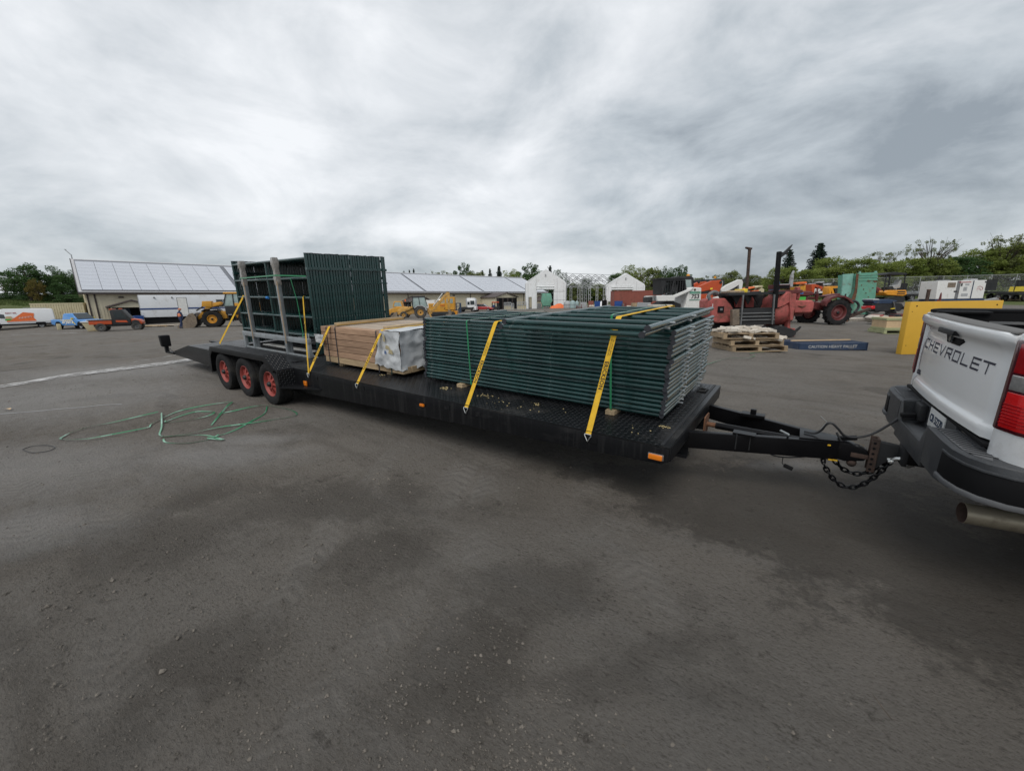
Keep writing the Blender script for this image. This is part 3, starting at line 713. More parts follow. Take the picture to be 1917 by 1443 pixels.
# ------------------------------------------------------------------ tents and frames
def truss_leg(b, x, y, h, s=.5):
    for dx in (-s/2, s/2): b.cyl((x+dx, y, 0), (x+dx, y, h), .075, 5)
    n_ = int(h/.8)
    for i in range(n_+1):
        z_ = h*i/max(n_, 1); b.cyl((x-s/2, y, z_), (x+s/2, y, z_), .055, 4)
def arch(b, wd, he, hp, y, s=.55):
    for sx_ in (-1, 1):
        truss_leg(b, sx_*(wd/2-s/2), y, he, s)
        n_ = 8; prev = None
        for i in range(n_+1):
            t_ = i/n_; x_ = sx_*(wd/2)*(1-t_); z_ = he+(hp-he)*t_
            if t_ < .15: x_ = sx_*(wd/2-.02)
            a_, c_ = Vector((x_, y, z_)), Vector((x_*.94, y, z_-s))
            if prev:
                b.cyl(prev[0], a_, .06, 4); b.cyl(prev[1], c_, .06, 4); b.cyl(prev[i % 2], (a_, c_)[(i+1) % 2], .045, 4)
            prev = (a_, c_)
def tent(nm, label, loc, rz, wd, he, hp, dep, door, small=None, frames=3, part=False):
    t_ = thing(nm, label, 'tent', loc, rz, 'white fabric tents')
    f_ = mb(); th = .12
    dx0, dx1, dh = door
    def P(pts): f_.prism(pts, -th/2, th/2, 'xz')
    r_ = .5
    def roofz(x): return he+(hp-he)*(1-abs(x)/(wd/2)) if abs(x) < wd/2-.3 else he-.05
    if part:
        P([(-wd/2, .9), (dx0, .9), (dx0, roofz(dx0)), (-wd/2+.3, he+.25), (-wd/2, he-.3)])
    else:
        if small:
            a_, c_, hh = small
            P([(-wd/2, 0), (a_, 0), (a_, roofz(a_)), (-wd/2+.3, he+.3), (-wd/2, he-.25)]); P([(a_, hh), (c_, hh), (c_, roofz(c_)), (a_, roofz(a_))]); P([(c_, 0), (dx0, 0), (dx0, roofz(dx0)), (c_, roofz(c_))])
        else: P([(-wd/2, 0), (dx0, 0), (dx0, roofz(dx0)), (-wd/2+.3, he+.3), (-wd/2, he-.25)])
    P([(dx1, 0), (wd/2, 0), (wd/2, he-.25), (wd/2-.3, he+.3), (dx1, roofz(dx1))])
    P([(dx0, dh), (dx1, dh), (dx1, roofz(dx1)), (0, hp), (dx0, roofz(dx0))])
    f_.build('end_wall', 'tentwhite', t_)
    s_ = mb()
    s_.prism([(-wd/2-.06, 0 if not part else he*.5), (-wd/2-.06, he), (-wd/2+.25, he+.42), (0, hp+.1), (wd/2-.25, he+.42), (wd/2+.06, he), (wd/2+.06, 0), (wd/2-.02, 0), (wd/2-.02, he-.1), (wd/2-.3, he+.3), (0, hp-.02), (-wd/2+.3, he+.3), (-wd/2+.02, he-.1), (-wd/2+.02, 0 if not part else he*.5)], th/2, dep, 'xz')
    s_.build('cover', 'tentwhite', t_)
    for i in range(2):
        q_ = mb(); q_.cyl((dx0-.1, -.12, dh-.25-.5*i), (dx1+.1, -.12, dh-.3-.5*i), .22, 8); q_.build('rolled_curtain', 'tentwhite', t_, smooth=True)
    for xx in (-wd/2+.4, -wd/4, wd/4+.3, wd/2-.4):
        q_ = mb(); q_.b2((xx-.02, -.1, .1), (xx+.02, -.07, roofz(xx)-.3)); q_.build('seam', 'palegrey', t_)
    for zz in (he*.33, he*.66):
        q_ = mb(); q_.b2((dx1+.05, -.09, zz-.02), (wd/2-.05, -.065, zz+.02)); q_.build('seam', 'palegrey', t_)
    q_ = mb(); q_.box((-.1, -.1, hp-1.25), (.32, .1, .55)); q_.build('vent', 'palegrey', t_)
    for i in range(frames):
        a_ = mb(); arch(a_, wd-.6, he-.2, hp-.35, dep+.6+i*2.6); a_.build('frame_arch', 'palegrey', t_)
    return t_
yawz = -(-yaw)  # camera yaw
RZ = math.atan2(rgt0.y, rgt0.x)      # local x along the picture plane to the right, y away
tent('end_tent', 'white gable-ended fabric tent with its doorway curtain rolled up', G['tent'], RZ+.06, 8.9, 5.6, 8.5, 1.6, (-2.05, 1.75, 5.1), (-3.95, -3.2, 2.6), 2)
tent('far_tent', 'white fabric tent behind the red-brown container', G['tent2'], RZ-.02, 9.3, 4.6, 7.5, 1.5, (-3.4, 1.6, 4.6), None, 0, part=True)
fr = thing('bare_tent_frame', 'bare grey lattice arches of an uncovered tent between the two white tents', 'tent frame', on(px(1098, 573, 96)), RZ)
for i in range(6):
    a_ = mb(); a_.X = Matrix.Translation((-5.6+i*2.05, i*1.3-2, 0)); arch(a_, 8.6, 4.6, 7.6, 0, .45); a_.build('lattice_arch', 'palegrey', fr)
b_ = mb()
for zz in (4.6, 6.2, 7.7): b_.cyl((-8, -3.4, zz+.05), (7.4, 6.2, zz-.1), .05, 4)
b_.build('purlin', 'palegrey', fr)
pr = mb(); pr.cyl((-5.2, -2.2, 0), (-5.2, -2.2, 7.9), .10, 6); pr.build('mast', 'palegrey', fr)

# ------------------------------------------------------------------ trees
def leaf_crown(seed, nblob, per, spread, leaf, shape='round', base=.22):
    q = np.random.RandomState(seed); V = []; 
    if shape == 'round':
        cs = []
        while len(cs) < nblob:
            p_ = q.uniform(-1, 1, 3)
            rr_ = (p_**2).sum()
            if rr_ < 1 and rr_ > .12: cs.append(p_)
        cs = np.array(cs); cen = np.stack([cs[:, 0]*.40, cs[:, 1]*.40, base+(1-base)*.5+cs[:, 2]*(1-base)*.47], 1)
        cr = q.uniform(.6, 1.25, nblob)*spread
    elif shape == 'bush':
        an = q.uniform(0, 6.283, nblob); zz = q.uniform(0, 1, nblob)**.8; r0 = .44*np.sqrt(q.uniform(.05, 1, nblob))*(1-.55*zz**2.2)
        cen = np.stack([r0*np.cos(an), r0*np.sin(an), .05+zz*.90], 1); cr = q.uniform(.55, 1.2, nblob)*spread
    elif shape == 'sparse':
        an = q.uniform(0, 6.283, nblob); zz = q.uniform(.35, 1, nblob); r0 = .46*q.uniform(.3, 1, nblob)*np.sin((zz-.2)*2.2).clip(.2, 1)
        cen = np.stack([r0*np.cos(an), r0*np.sin(an), zz], 1); cr = q.uniform(.4, 1., nblob)*spread
    else:
        tiers = 26; an = []; rr_ = []; zz = []
        for t_ in range(tiers):
            z0 = .10+.90*t_/tiers; nb = 8-int(4*t_/tiers); R0 = .31*(1-t_/tiers)**.9*q.uniform(.8, 1.12)+.008
            for k in range(nb):
                a0 = 6.283*k/nb+t_*1.3+q.uniform(-.2, .2); L_ = R0*q.uniform(.65, 1.15)
                for s_ in np.linspace(.15, 1, 6): an.append(a0); rr_.append(L_*s_); zz.append(z0-.10*L_/.3*s_**2*.8+.02*s_)
        an, rr_, zz = map(np.array, (an, rr_, zz)); cen = np.stack([rr_*np.cos(an), rr_*np.sin(an), zz], 1); cr = np.full(len(cen), spread)
    nb = len(cen); n_ = nb*per
    d_ = q.normal(size=(n_, 3)); d_ /= np.linalg.norm(d_, axis=1)[:, None]
    c_ = np.repeat(cen, per, 0)+d_*(np.repeat(cr, per)*q.uniform(.25, 1, n_)**.5)[:, None]*np.array([1, 1, .8])
    a_ = q.normal(size=(n_, 3)); a_ /= np.linalg.norm(a_, axis=1)[:, None]; b_ = np.cross(a_, q.normal(size=(n_, 3))); b_ /= np.linalg.norm(b_, axis=1)[:, None]+1e-9
    s_ = leaf*q.uniform(.6, 1.3, n_)[:, None]
    V = np.stack([c_-a_*s_, c_-b_*s_*.55, c_+a_*s_, c_+b_*s_*.55], 1).reshape(-1, 3)
    me = bpy.data.meshes.new('crown'); me.vertices.add(len(V)); me.vertices.foreach_set('co', V.ravel())
    me.loops.add(len(V)); me.loops.foreach_set('vertex_index', np.arange(len(V))); me.polygons.add(n_)
    me.polygons.foreach_set('loop_start', np.arange(0, len(V), 4)); me.polygons.foreach_set('loop_total', np.full(n_, 4)); me.update()
    return me, cen
def trunk_mesh(seed, cen, shape):
    q = random.Random(seed); b = mb()
    top = .97 if shape == 'spruce' else .78
    path = [Vector((q.uniform(-.015, .015)*i, q.uniform(-.015, .015)*i, top*i/7)) for i in range(8)]
    b.tube(path, [.028*(1-i/8.5)+.003 for i in range(8)], 7)
    if shape != 'spruce':
        for c_ in cen[::max(1, len(cen)//26)]:
            c_ = Vector(c_); s_ = path[min(6, max(1, int(c_.z*.55/top*7)))]
            m_ = (s_+c_)/2+Vector((q.uniform(-.03, .03), q.uniform(-.03, .03), .03))
            b.tube([s_, m_, c_], [.012, .008, .003], 5)
            if shape == 'sparse':
                for _ in range(3): e_ = c_+Vector((q.uniform(-.12, .12), q.uniform(-.12, .12), q.uniform(.0, .12))); b.tube([m_, e_], [.004, .0015], 4)
    else:
        for c_ in cen[5::6]: b.tube([Vector((0, 0, c_[2]+.02)), Vector(c_)], [.006, .002], 4)
    return b.mesh('trunk', 'bark', True)
PROTO = {}
def proto(key, *a):
    me, cen = leaf_crown(*a); PROTO[key] = (me, trunk_mesh(a[0], cen, a[5]))
proto('r1', 3, 70, 150, .115, .016, 'round'); proto('r2', 5, 60, 160, .125, .017, 'round', .16); proto('r3', 9, 95, 110, .095, .014, 'round', .12)
proto('b1', 11, 80, 130, .11, .016, 'bush'); proto('b2', 12, 95, 120, .10, .015, 'bush'); proto('b3', 15, 70, 150, .12, .017, 'bush')
proto('s1', 21, 90, 60, .065, .011, 'sparse'); proto('s2', 25, 95, 70, .07, .012, 'sparse')
proto('c1', 31, 0, 17, .020, .010, 'spruce'); proto('c2', 33, 0, 17, .024, .011, 'spruce')
MC = {}
def tree(kind, leaf, x, ytop, z, wpx, label, name, base=None, yb=None, group=None):
    top = px(x, ytop, z); 
    xb = x + (ytop-600)*(-.0)
    g_ = on(px(x, yb or 572, z)); g_.x, g_.y = top.x, top.y; g_.z = gz(top.x, top.y)-.1
    if base is not None: g_.z = base
    H = top.z-g_.z; Wd = wpx*z/FPX
    t_ = thing(name, label, 'tree', g_, rnd.uniform(0, 6.28), group)
    me, tr = PROTO[kind]
    if (kind, leaf) not in MC:
        m2 = me.copy(); m2.materials.clear(); m2.materials.append(M[leaf]); MC[(kind, leaf)] = m2
    sc_ = (Wd/.92, Wd/.92, H)
    if kind[0] == 'c': sc_ = (Wd/.62, Wd/.62, H)
    for o_ in (obj('crown', MC[(kind, leaf)], t_), obj('trunk', tr, t_)): o_.scale = sc_
    return t_
gl_, gc_, gr_ = 'trees on the grass bank at left', 'trees behind the buildings', 'trees along the right boundary'
tree('r1', 'leafA', 42, 494, 78, 84, 'tall dark green tree above the white van', 'broadleaf_tree', group=gl_)
tree('r2', 'leafA', 86, 498, 80, 66, 'dark green tree standing between the tall tree and the building', 'broadleaf_tree', group=gl_)
tree('r3', 'leafA', 134, 506, 84, 44, 'dark tree peeking out beside the roof edge of the long building', 'broadleaf_tree', group=gl_)
tree('r3', 'leafE', 62, 522, 76, 30, 'small yellow-tinged tree among the dark trees at left', 'broadleaf_tree', group=gl_)
tree('b1', 'leafA', 108, 530, 79, 46, 'low dark green bushy tree beside the building corner', 'broadleaf_tree', group=gl_)
tree('b3', 'leafA', 30, 548, 90, 70, 'low hedge-like bush on the grass bank behind the van', 'bush', group=gl_)
tree('b2', 'leafA', 128, 552, 74, 60, 'dark hedge bush behind the beige container', 'bush', group=gl_)
tree('s1', 'leafC', 2, 512, 90, 36, 'thin leafed tree at the very left edge of the picture', 'broadleaf_tree', group=gl_)
for i, (x_, yt, z_, wd) in enumerate(((756, 507, 175, 16), (766, 505, 178, 16), (774, 503, 180, 18), (797, 511, 180, 16), (903, 506, 170, 26), (917, 503, 172, 26))):
    tree('c1', 'leafD', x_, yt, z_, wd, 'dark spruce tip above the long roof, number %s from the green panels' % ('one', 'two', 'three', 'four', 'five', 'six')[i], 'spruce_tree', group=gc_)
tree('c2', 'leafD', 934, 498, 165, 34, 'tall dark spruce just left of the big tree behind the tent', 'spruce_tree', group=gc_)
tree('s2', 'leafC', 826, 510, 170, 42, 'pale thin-leafed tree above the middle of the long roof', 'broadleaf_tree', group=gc_)
tree('r1', 'leafA', 868, 494, 165, 46, 'round dark tree above the roof left of the spruces', 'broadleaf_tree', group=gc_)
tree('b2', 'leafC', 892, 510, 160, 60, 'olive bushy tree along the far end of the long roof', 'broadleaf_tree', group=gc_)
tree('r3', 'leafB', 956, 505, 140, 60, 'fresh green tree between the long roof and the white tent', 'broadleaf_tree', group=gc_)
tree('r1', 'leafA', 994, 495, 150, 66, 'big dark round tree rising behind the white tent', 'broadleaf_tree', group=gc_)
tree('c1', 'leafD', 1030, 497, 155, 30, 'small dark spruce over the peak of the white tent', 'spruce_tree', group=gc_)
tree('r2', 'leafA', 1046, 505, 150, 46, 'dark grey-green tree beside the right slope of the white tent', 'broadleaf_tree', group=gc_)
for i, (x_, yt, wd, k_, lf) in enumerate(((1076, 530, 44, 'b1', 'leafC'), (1098, 521, 40, 'b2', 'leafA'), (1122, 531, 44, 'b3', 'leafB'), (1148, 528, 46, 'b1', 'leafC'))):
    tree(k_, lf, x_, yt, 150, wd, ('olive bush seen through the left lattice arches', 'dark bush seen through the middle lattice arches', 'fresh green bush seen through the right lattice arches', 'olive bush seen left of the far tent peak')[i], 'bush', group=gc_)
tree('r2', 'leafB', 1180, 496, 140, 62, 'light green tree over the far white tent', 'broadleaf_tree', group=gc_)
tree('b1', 'leafA', 1152, 512, 135, 40, 'dark green tree touching the left slope of the far tent', 'broadleaf_tree', group=gc_)
tree('s2', 'leafB', 1206, 503, 130, 40, 'loose leafed tree above the container', 'broadleaf_tree', group=gc_)
tree('b3', 'leafC', 1226, 502, 132, 52, 'olive tree behind the skid steer cab', 'broadleaf_tree', group=gc_)
tree('r3', 'leafA', 1250, 499, 130, 44, 'dark tree above the skid steer cab roof', 'broadleaf_tree', group=gc_)
tree('r1', 'leafA', 1273, 498, 128, 52, 'dense dark tree beside the orange beacon', 'broadleaf_tree', group=gc_)
for i, (x_, yt, wd, k_, lf) in enumerate(((1306, 520, 44, 'b2', 'leafC'), (1338, 516, 40, 's2', 'leafC'), (1372, 507, 46, 'b1', 'leafC'), (1352, 522, 60, 'b3', 'leafC'), (1408, 515, 50, 'b2', 'leafC'), (1436, 520, 50, 'b3', 'leafC'))):
    tree(k_, lf, x_, yt, 130, wd, ('low olive bush line above the orange loader boom', 'thin-twigged tree above the orange loader boom', 'olive tree left of the tall steel post', 'low olive bushes behind the white loader arm', 'low olive bushes right of the tall steel post', 'low olive bushes left of the black post')[i], 'bush', group=gc_)
tree('c1', 'leafD', 1480, 467, 100, 62, 'tall spruce with a spindly tip right of the black post', 'spruce_tree', group=gr_)
tree('c2', 'leafD', 1537, 455, 95, 80, 'broad dark spruce behind the red tractor', 'spruce_tree', group=gr_)
hd = [(1466, 500, 82, 'b1', 'leafB'), (1510, 505, 70, 'b3', 'leafB'), (1556, 482, 96, 'b2', 'leafB'), (1612, 484, 92, 'b1', 'leafB'), (1662, 490, 84, 'b3', 'leafB'), (1705, 484, 96, 'b2', 'leafB'),
      (1752, 482, 92, 'b1', 'leafB'), (1800, 479, 100, 'b3', 'leafA'), (1846, 466, 112, 'b2', 'leafB'), (1896, 458, 112, 'b1', 'leafB'), (1950, 450, 120, 'b3', 'leafB'), (1640, 498, 90, 'b2', 'leafC'), (1730, 500, 90, 'b3', 'leafC'), (1580, 500, 90, 'b2', 'leafC')]
hl = ['fresh green bushy tree under the spindly spruce', 'small fresh green bush between the two spruces', 'rounded fresh green tree in front of the broad spruce', 'fresh green tree above the green steel box', 'green tree above the mini excavator canopy', 'green tree between the excavator and the generator',
      'green tree below the feathery bare-branched tree', 'darker green tree above the white generator', 'tall green tree right of the generator', 'tall green tree above the tailgate', 'tall green tree at the right picture edge', 'olive bush behind the excavator canopy posts', 'olive bush left of the generator', 'olive bush behind the green steel box']
for (x_, yt, wd, k_, lf), lb in zip(hd, hl): tree(k_, lf, x_, yt, 62+rnd.uniform(-3, 8), wd, lb, 'broadleaf_tree', group=gr_)
tree('s1', 'leafC', 1745, 451, 66, 76, 'feathery half-bare tree rising over the hedge left of the generator', 'broadleaf_tree', group=gr_)
tree('s2', 'leafC', 1884, 446, 66, 90, 'feathery tree at the top right above the tailgate', 'broadleaf_tree', group=gr_)
tree('s2', 'leafC', 1655, 474, 66, 60, 'feathery thin tree above the excavator', 'broadleaf_tree', group=gr_)
ug = [(14, 552, 88, 70), (62, 553, 86, 70), (100, 551, 84, 70), (150, 548, 84, 60), (972, 538, 160, 60), (1012, 536, 160, 60), (1058, 540, 165, 60), (1090, 541, 165, 60), (1134, 540, 165, 60), (1170, 536, 160, 60), (1215, 530, 150, 70), (1262, 528, 150, 70), (1300, 530, 150, 70), (1330, 529, 150, 70), (1390, 526, 145, 70), (1425, 527, 145, 70), (1460, 522, 110, 70)]
uw = ['behind the van bonnet', 'behind the van roof', 'behind the storage container', 'beside the building corner', 'left of the white tent', 'behind the white tent doorway', 'behind the tent right leg', 'below the left arches', 'below the right arches', 'behind the far tent', 'behind the container end', 'behind the skid steer', 'behind the orange boom', 'behind the beacon', 'left of the steel post', 'right of the steel post', 'behind the black mast']
for i, ((x_, yt, z_, wd), w_) in enumerate(zip(ug, uw)): tree(('b1', 'b2', 'b3')[i % 3], 'leafA' if i % 4 < 2 else 'leafC', x_, yt, z_, wd, 'low dense green undergrowth bush '+w_, 'bush', group=gl_ if i < 4 else gc_)
# rough grass below the hedge and on the bank
def grass_patch(nm, label, pts_, n_, hh):
    V = []; F = []
    q = random.Random(5)
    for k in range(n_):
        t_ = q.random(); s_ = q.random(); p_ = pts_[0].lerp(pts_[1], t_).lerp(pts_[2].lerp(pts_[3], t_), s_)
        V0 = Vector((p_.x, p_.y, 0)); a_ = q.uniform(0, 6.28); w_ = q.uniform(.05, .14); h_ = hh*q.uniform(.4, 1.2)
        o_ = len(V); d_ = Vector((math.cos(a_), math.sin(a_), 0))*w_; l_ = Vector((q.uniform(-.2, .2), q.uniform(-.2, .2), h_))
        V += [V0-d_, V0+d_, V0+l_]; F.append((o_, o_+1, o_+2))
    z_ = ground_np(np.array([v.x for v in V[::3]]), np.array([v.y for v in V[::3]]))
    V = [(v.x, v.y, v.z+float(z_[i//3])-.02) for i, v in enumerate(V)]
    me = bpy.data.meshes.new(nm); me.from_pydata(V, [], F); me.materials.append(M['grassm'])
    o_ = obj(nm, me, kind='stuff'); o_['label'] = label; o_['category'] = 'grass'
grass_patch('bank_grass', 'rough grass on the bank behind the van', [px(-60, 575, 66), px(160, 575, 66), px(-60, 560, 118), px(160, 560, 118)], 9000, .5)
grass_patch('hedge_grass', 'rough grass below the hedge at right', [px(1480, 556, 52), px(1990, 558, 50), px(1480, 553, 64), px(1990, 550, 62)], 9000, .45)

# ------------------------------------------------------------------ flatbed trailer (rig coordinates: x forward, y away, z up)
TB = Vector((-5, 1.13, 0))
trailer = thing('flatbed_trailer', 'long black triple-axle flatbed trailer with red wheels', 'trailer', TB, 0, rig=True)
def tb():
    b = MB(); b.X = Matrix.Translation(-TB); return b
HD, WD = .604, 2.256
b = tb(); b.prism([(0, HD-.012), (0, HD), (-10.5, HD), (-11.61, .385), (-11.61, .36), (-10.5, HD-.02)], .0, WD, 'xz'); deck = b.build('deck', 'deck', trailer)
# raised lugs of the chequer plate: too many to pick apart
xs = np.arange(-10.4, -.05, .047); ys = np.arange(.03, WD-.02, .047)
LX, LY = np.meshgrid(xs, ys, indexing='ij'); par = (np.arange(len(xs))[:, None]+np.arange(len(ys))[None]) % 2
LX, LY, par = LX.ravel(), LY.ravel(), par.ravel()
ca = np.where(par, .7071, .7071); sa = np.where(par, .7071, -.7071)
la, lb = .019, .0062; n_ = len(LX)
c3 = np.stack([LX, LY, np.full(n_, HD)], 1)-np.array(TB)
dl = np.stack([ca, sa, 0*ca], 1); dw = np.stack([-sa, ca, 0*ca], 1); up_ = np.array([0, 0, .0026])
V = np.stack([c3+dl*la, c3+dw*lb, c3-dl*la, c3-dw*lb, c3+dl*la*.45+up_, c3-dl*la*.45+up_], 1).reshape(-1, 3)
base_i = (np.arange(n_)*6)[:, None]
F = np.concatenate([base_i+np.array([[0, 1, 4]]), base_i+np.array([[2, 3, 5]])], 0).tolist()+np.concatenate([base_i+np.array([[1, 2, 5, 4]]), base_i+np.array([[3, 0, 4, 5]])], 0).tolist()
lme = bpy.data.meshes.new('chequer_lugs'); lme.from_pydata(V.tolist(), [], F); lme.materials.append(M['lug']); obj('chequer_lugs', lme, deck, 'stuff')
side = [(0, HD-.013), (-10.5, HD-.022), (-11.61, .355), (-11.61, .30), (-9.3, .25), (-5.74, .225), (-.6, .435), (-.05, .46), (0, .49)]
for y0, y1 in ((-.004, .05), (WD-.05, WD+.004)):
    b = tb(); b.prism(side, y0, y1, 'xz'); b.build('side_rail', 'siderail', trailer, bevel=.004)
    ym = y0 if y0 < .5 else y1
    for ux in (-.62, -1.9, -2.35, -3.9, -5.05):
        b = tb(); b.box((ux, ym, .53), (.07, .012, .05)); b.build('tie_pocket', 'tblack', trailer)
b = tb(); b.b2((-.045, .052, .47), (.004, WD-.052, HD-.013)); b.build('front_channel', 'tblack', trailer, bevel=.004)
b = tb(); b.b2((-.075, .02, HD), (-.05, WD-.02, HD+.007)); b.build('front_lip', 'mblack', trailer)
b = tb(); b.b2((-11.62, .05, .30), (-11.57, WD-.05, .37)); b.build('rear_channel', 'tblack', trailer)
for vy in (.70, 1.56):
    b = tb(); b.b2((-11.3, vy-.05, .27), (.0, vy+.05, .30)); b.b2((-11.3, vy-.012, .30), (.0, vy+.012, .55)); b.b2((-11.3, vy-.05, .55), (-.05, vy+.05, .575)); b.build('main_beam', 'tblack', trailer)
cmm = mb(); cmm.b2((-.02, .06, .5), (.02, WD-.06, .575)); cme_ = cmm.mesh('cross_member', 'tblack')
for k in range(18):
    o = obj('cross_member', cme_, trailer); o.location = (-.4-k*.6-TB.x, -TB.y, 0)
# fenders
for sgn, yo, yi in ((1, -.262, .0), (-1, WD+.262, WD)):
    prof = [(-8.47, .28), (-8.42, .64), (-8.28, .785), (-6.07, .805), (-5.76, .61), (-5.70, .61), (-5.70, .34), (-5.72, .34), (-5.725, .59), (-5.77, .595), (-6.09, .785), (-8.26, .765), (-8.39, .63), (-8.45, .28)]
    b = tb(); b.prism(prof, yo, yi, 'xz'); fe = b.build('fender', 'tblack', trailer)
    b = tb(); b.prism([(-8.475, .28), (-8.425, .645), (-8.285, .79), (-6.065, .81), (-5.755, .613), (-5.85, .57), (-6.13, .715), (-8.22, .70), (-8.33, .61), (-8.40, .28)], yo-sgn*.006, yo+sgn*.004, 'xz'); b.build('skirt', 'tblack', fe, bevel=.003)
    # chequer lugs on the sloping front, the nose and the top
    b = tb()
    def lug(c, a, w_, n_):
        c, a, w_, n_ = map(Vector, (c, a, w_, n_))
        b.add([c+a*.02, c+w_*.007, c-a*.02, c-w_*.007, c+n_*.005], [(0, 1, 4), (1, 2, 4), (2, 3, 4), (3, 0, 4)])
    s0, s1 = Vector((-6.07, 0, .808)), Vector((-5.76, 0, .613)); ds = (s1-s0).normalized(); nn = Vector((-ds.z, 0, ds.x)); nn = nn if nn.z > 0 else -nn
    ya, yb_ = min(yo, yi), max(yo, yi)
    for i in range(9):
        for j in range(7):
            c_ = s0+ds*(.02+i*.041); c_.y = ya+.02+j*.037; t_ = 1 if (i+j) % 2 else -1
            lug(c_, (ds+Vector((0, t_, 0))).normalized(), (ds-Vector((0, t_, 0))).normalized(), nn)
    for i in range(7):
        for j in range(7):
            t_ = 1 if (i+j) % 2 else -1; a_ = Vector((0, t_*.7, .7)); lug((-5.7, ya+.02+j*.037, .36+i*.037), a_, Vector((0, -.7, t_*.7)), (1, 0, 0))
    for i in range(52):
        for j in range(7):
            t_ = 1 if (i+j) % 2 else -1; lug((-8.25+i*.041, ya+.02+j*.037, .7855+.02*(i/52)+.0005), Vector((.7, t_*.7, 0)), Vector((.7, -t_*.7, 0)), (0, 0, 1))
    b.build('chequer_lugs', 'lug', fe, kind='stuff')
    b = tb(); b.add([(-5.70, yo, .352), (-5.70, yi, .352), (-4.95, yi, .372), (-4.95, yi-sgn*.02, .372), (-5.70, yo, .335), (-5.70, yi, .335), (-4.95, yi, .352), (-4.95, yi-sgn*.02, .352)],
                    [(0, 1, 2, 3), (4, 7, 6, 5), (0, 4, 5, 1), (1, 5, 6, 2), (2, 6, 7, 3), (3, 7, 4, 0)]); b.build('step_gusset', 'tblack', trailer)
    for k in range(3):
        wheel(trailer, Vector((-6.08-.908*k, yo+sgn*.125, .343))-TB, .343, .23, 'rimred', -sgn, spokes=8, rin=.60, dish=.43)
    b = tb()
for k in range(3):
    b = tb(); b.cyl((-6.08-.908*k, .05, .343), (-6.08-.908*k, WD-.05, .343), .05, 10); b.build('axle', 'tblack', trailer, smooth=True)
# marker lights
for (ux, w_, s_, base) in ((-5.37, .405, (.085, .022, .075), 'dark'), (-2.74, .495, (.07, .022, .032), 'dark'), (-.095, .515, (.105, .022, .04), 'chrome')):
    b = tb(); b.box((ux, -.008, w_), (s_[0]*1.15, .01, s_[2]*1.2)); l0 = b.build('marker_light', base, trailer, bevel=.003)
    b = tb(); b.box((ux, -.02, w_), s_); b.build('lens', 'amber', l0, bevel=.007)
# tail box on its bracket
b = tb(); b.lathe((-12.07, -.02, .47), (0, 0, 1), [(0, .11), (.01, .125), (.26, .135), (.275, .12)], 4, ref=(1, .9, 0)); tbx = b.build('tail_box', 'dark', trailer, bevel=.008)
b = tb(); b.box((-12.07, -.02, .40), (.09, .07, .16)); b.bar((-12.1, -.02, .33), (-11.6, .0, .33), .05, .05); b.build('bracket', 'tblack', tbx)
b = tb(); b.tube([(-11.9, -.02, .34), (-11.87, -.03, .42), (-11.8, -.02, .44), (-11.74, -.02, .40), (-11.66, 0, .36)], .008, 6); b.build('lead', 'rubbercable', tbx, smooth=True)
b = tb(); b.box((-11.63, -.01, .335), (.03, .03, .03)); b.build('tail_reflector', 'redlens', trailer)
# recessed lashing rings in the deck
for ux, vy in ((-.13, 1.88), (-6.2, .3)):
    b = tb(); b.b2((ux-.05, vy-.09, HD+.001), (ux+.05, vy+.09, HD+.006)); r0 = b.build('lashing_ring', 'dark', trailer)
    b = tb(); b.tube([(ux-.03, vy-.06, HD+.012), (ux+.035, vy-.05, HD+.016), (ux+.035, vy+.05, HD+.016), (ux-.03, vy+.06, HD+.012)], .008, 6); b.build('ring', 'mblack', r0, smooth=True)
# A-frame tongue
for v0, v1 in ((.665, 1.085), (1.66, 1.175)):
    b = tb(); b.bar((-.05, v0, .45), (1.06, v1, .452), .06, .155); b.build('tongue_beam', 'tongue', trailer, bevel=.008)
b = tb(); b.prism([(.80, .98), (.80, 1.28), (1.10, 1.19), (1.10, 1.07)], .529, .541, 'xy'); b.build('tongue_plate', 'tongue', trailer, bevel=.003)
for ux in (.36, .46):
    vy = .665+(1.085-.665)*(ux+.05)/1.11
    b = tb(); b.tube([(ux, vy-.036, .40), (ux, vy-.036, .535), (ux, vy+.036, .535), (ux, vy+.036, .40)], .006, 6); b.build('u_bolt', 'mblack', trailer, smooth=True)
b = tb(); b.box((.41, .665+(1.085-.665)*.46/1.11, .54), (.17, .09, .012)); b.build('clamp_plate', 'tongue', trailer)
b = tb(); b.box((.42, 1.42, .545), (.2, .1, .03)); b.box((.42, 1.42, .58), (.05, .04, .05)); b.build('jack_mount', 'tongue', trailer, bevel=.004)
b = tb(); b.prism([(1.05, .38), (1.05, .53), (1.13, .53), (1.24, .50), (1.27, .45), (1.24, .40), (1.12, .37)], 1.07, 1.19, 'xz'); cp = b.build('coupler', 'tongue', trailer, bevel=.012)
b = tb(); b.box((1.12, 1.13, .555), (.12, .05, .03), (0, -.25, 0)); b.build('latch', 'dark', cp, bevel=.006)
# swung-up jack with rusty foot
b = tb(); b.cyl((.15, 1.10, .48), (.80, 1.02, .50), .032, 14); jk = b.build('jack', 'tongue', trailer, smooth=True)
b = tb(); b.cyl((.07, 1.11, .477), (.16, 1.10, .48), .024, 12); b.build('ram', 'rust', jk, smooth=True)
b = tb(); b.prism([(1.01, .40), (1.02, .385), (1.19, .385), (1.20, .40), (1.20, .555), (1.19, .57), (1.03, .57), (1.01, .56)], .055, .068, 'yz'); b.build('foot', 'rust', jk)
b = tb(); b.cyl((.72, 1.0, .52), (.72, .92, .57), .008, 6); b.cyl((.72, .92, .57), (.66, .90, .60), .009, 6); b.build('crank', 'galv', jk, smooth=True)
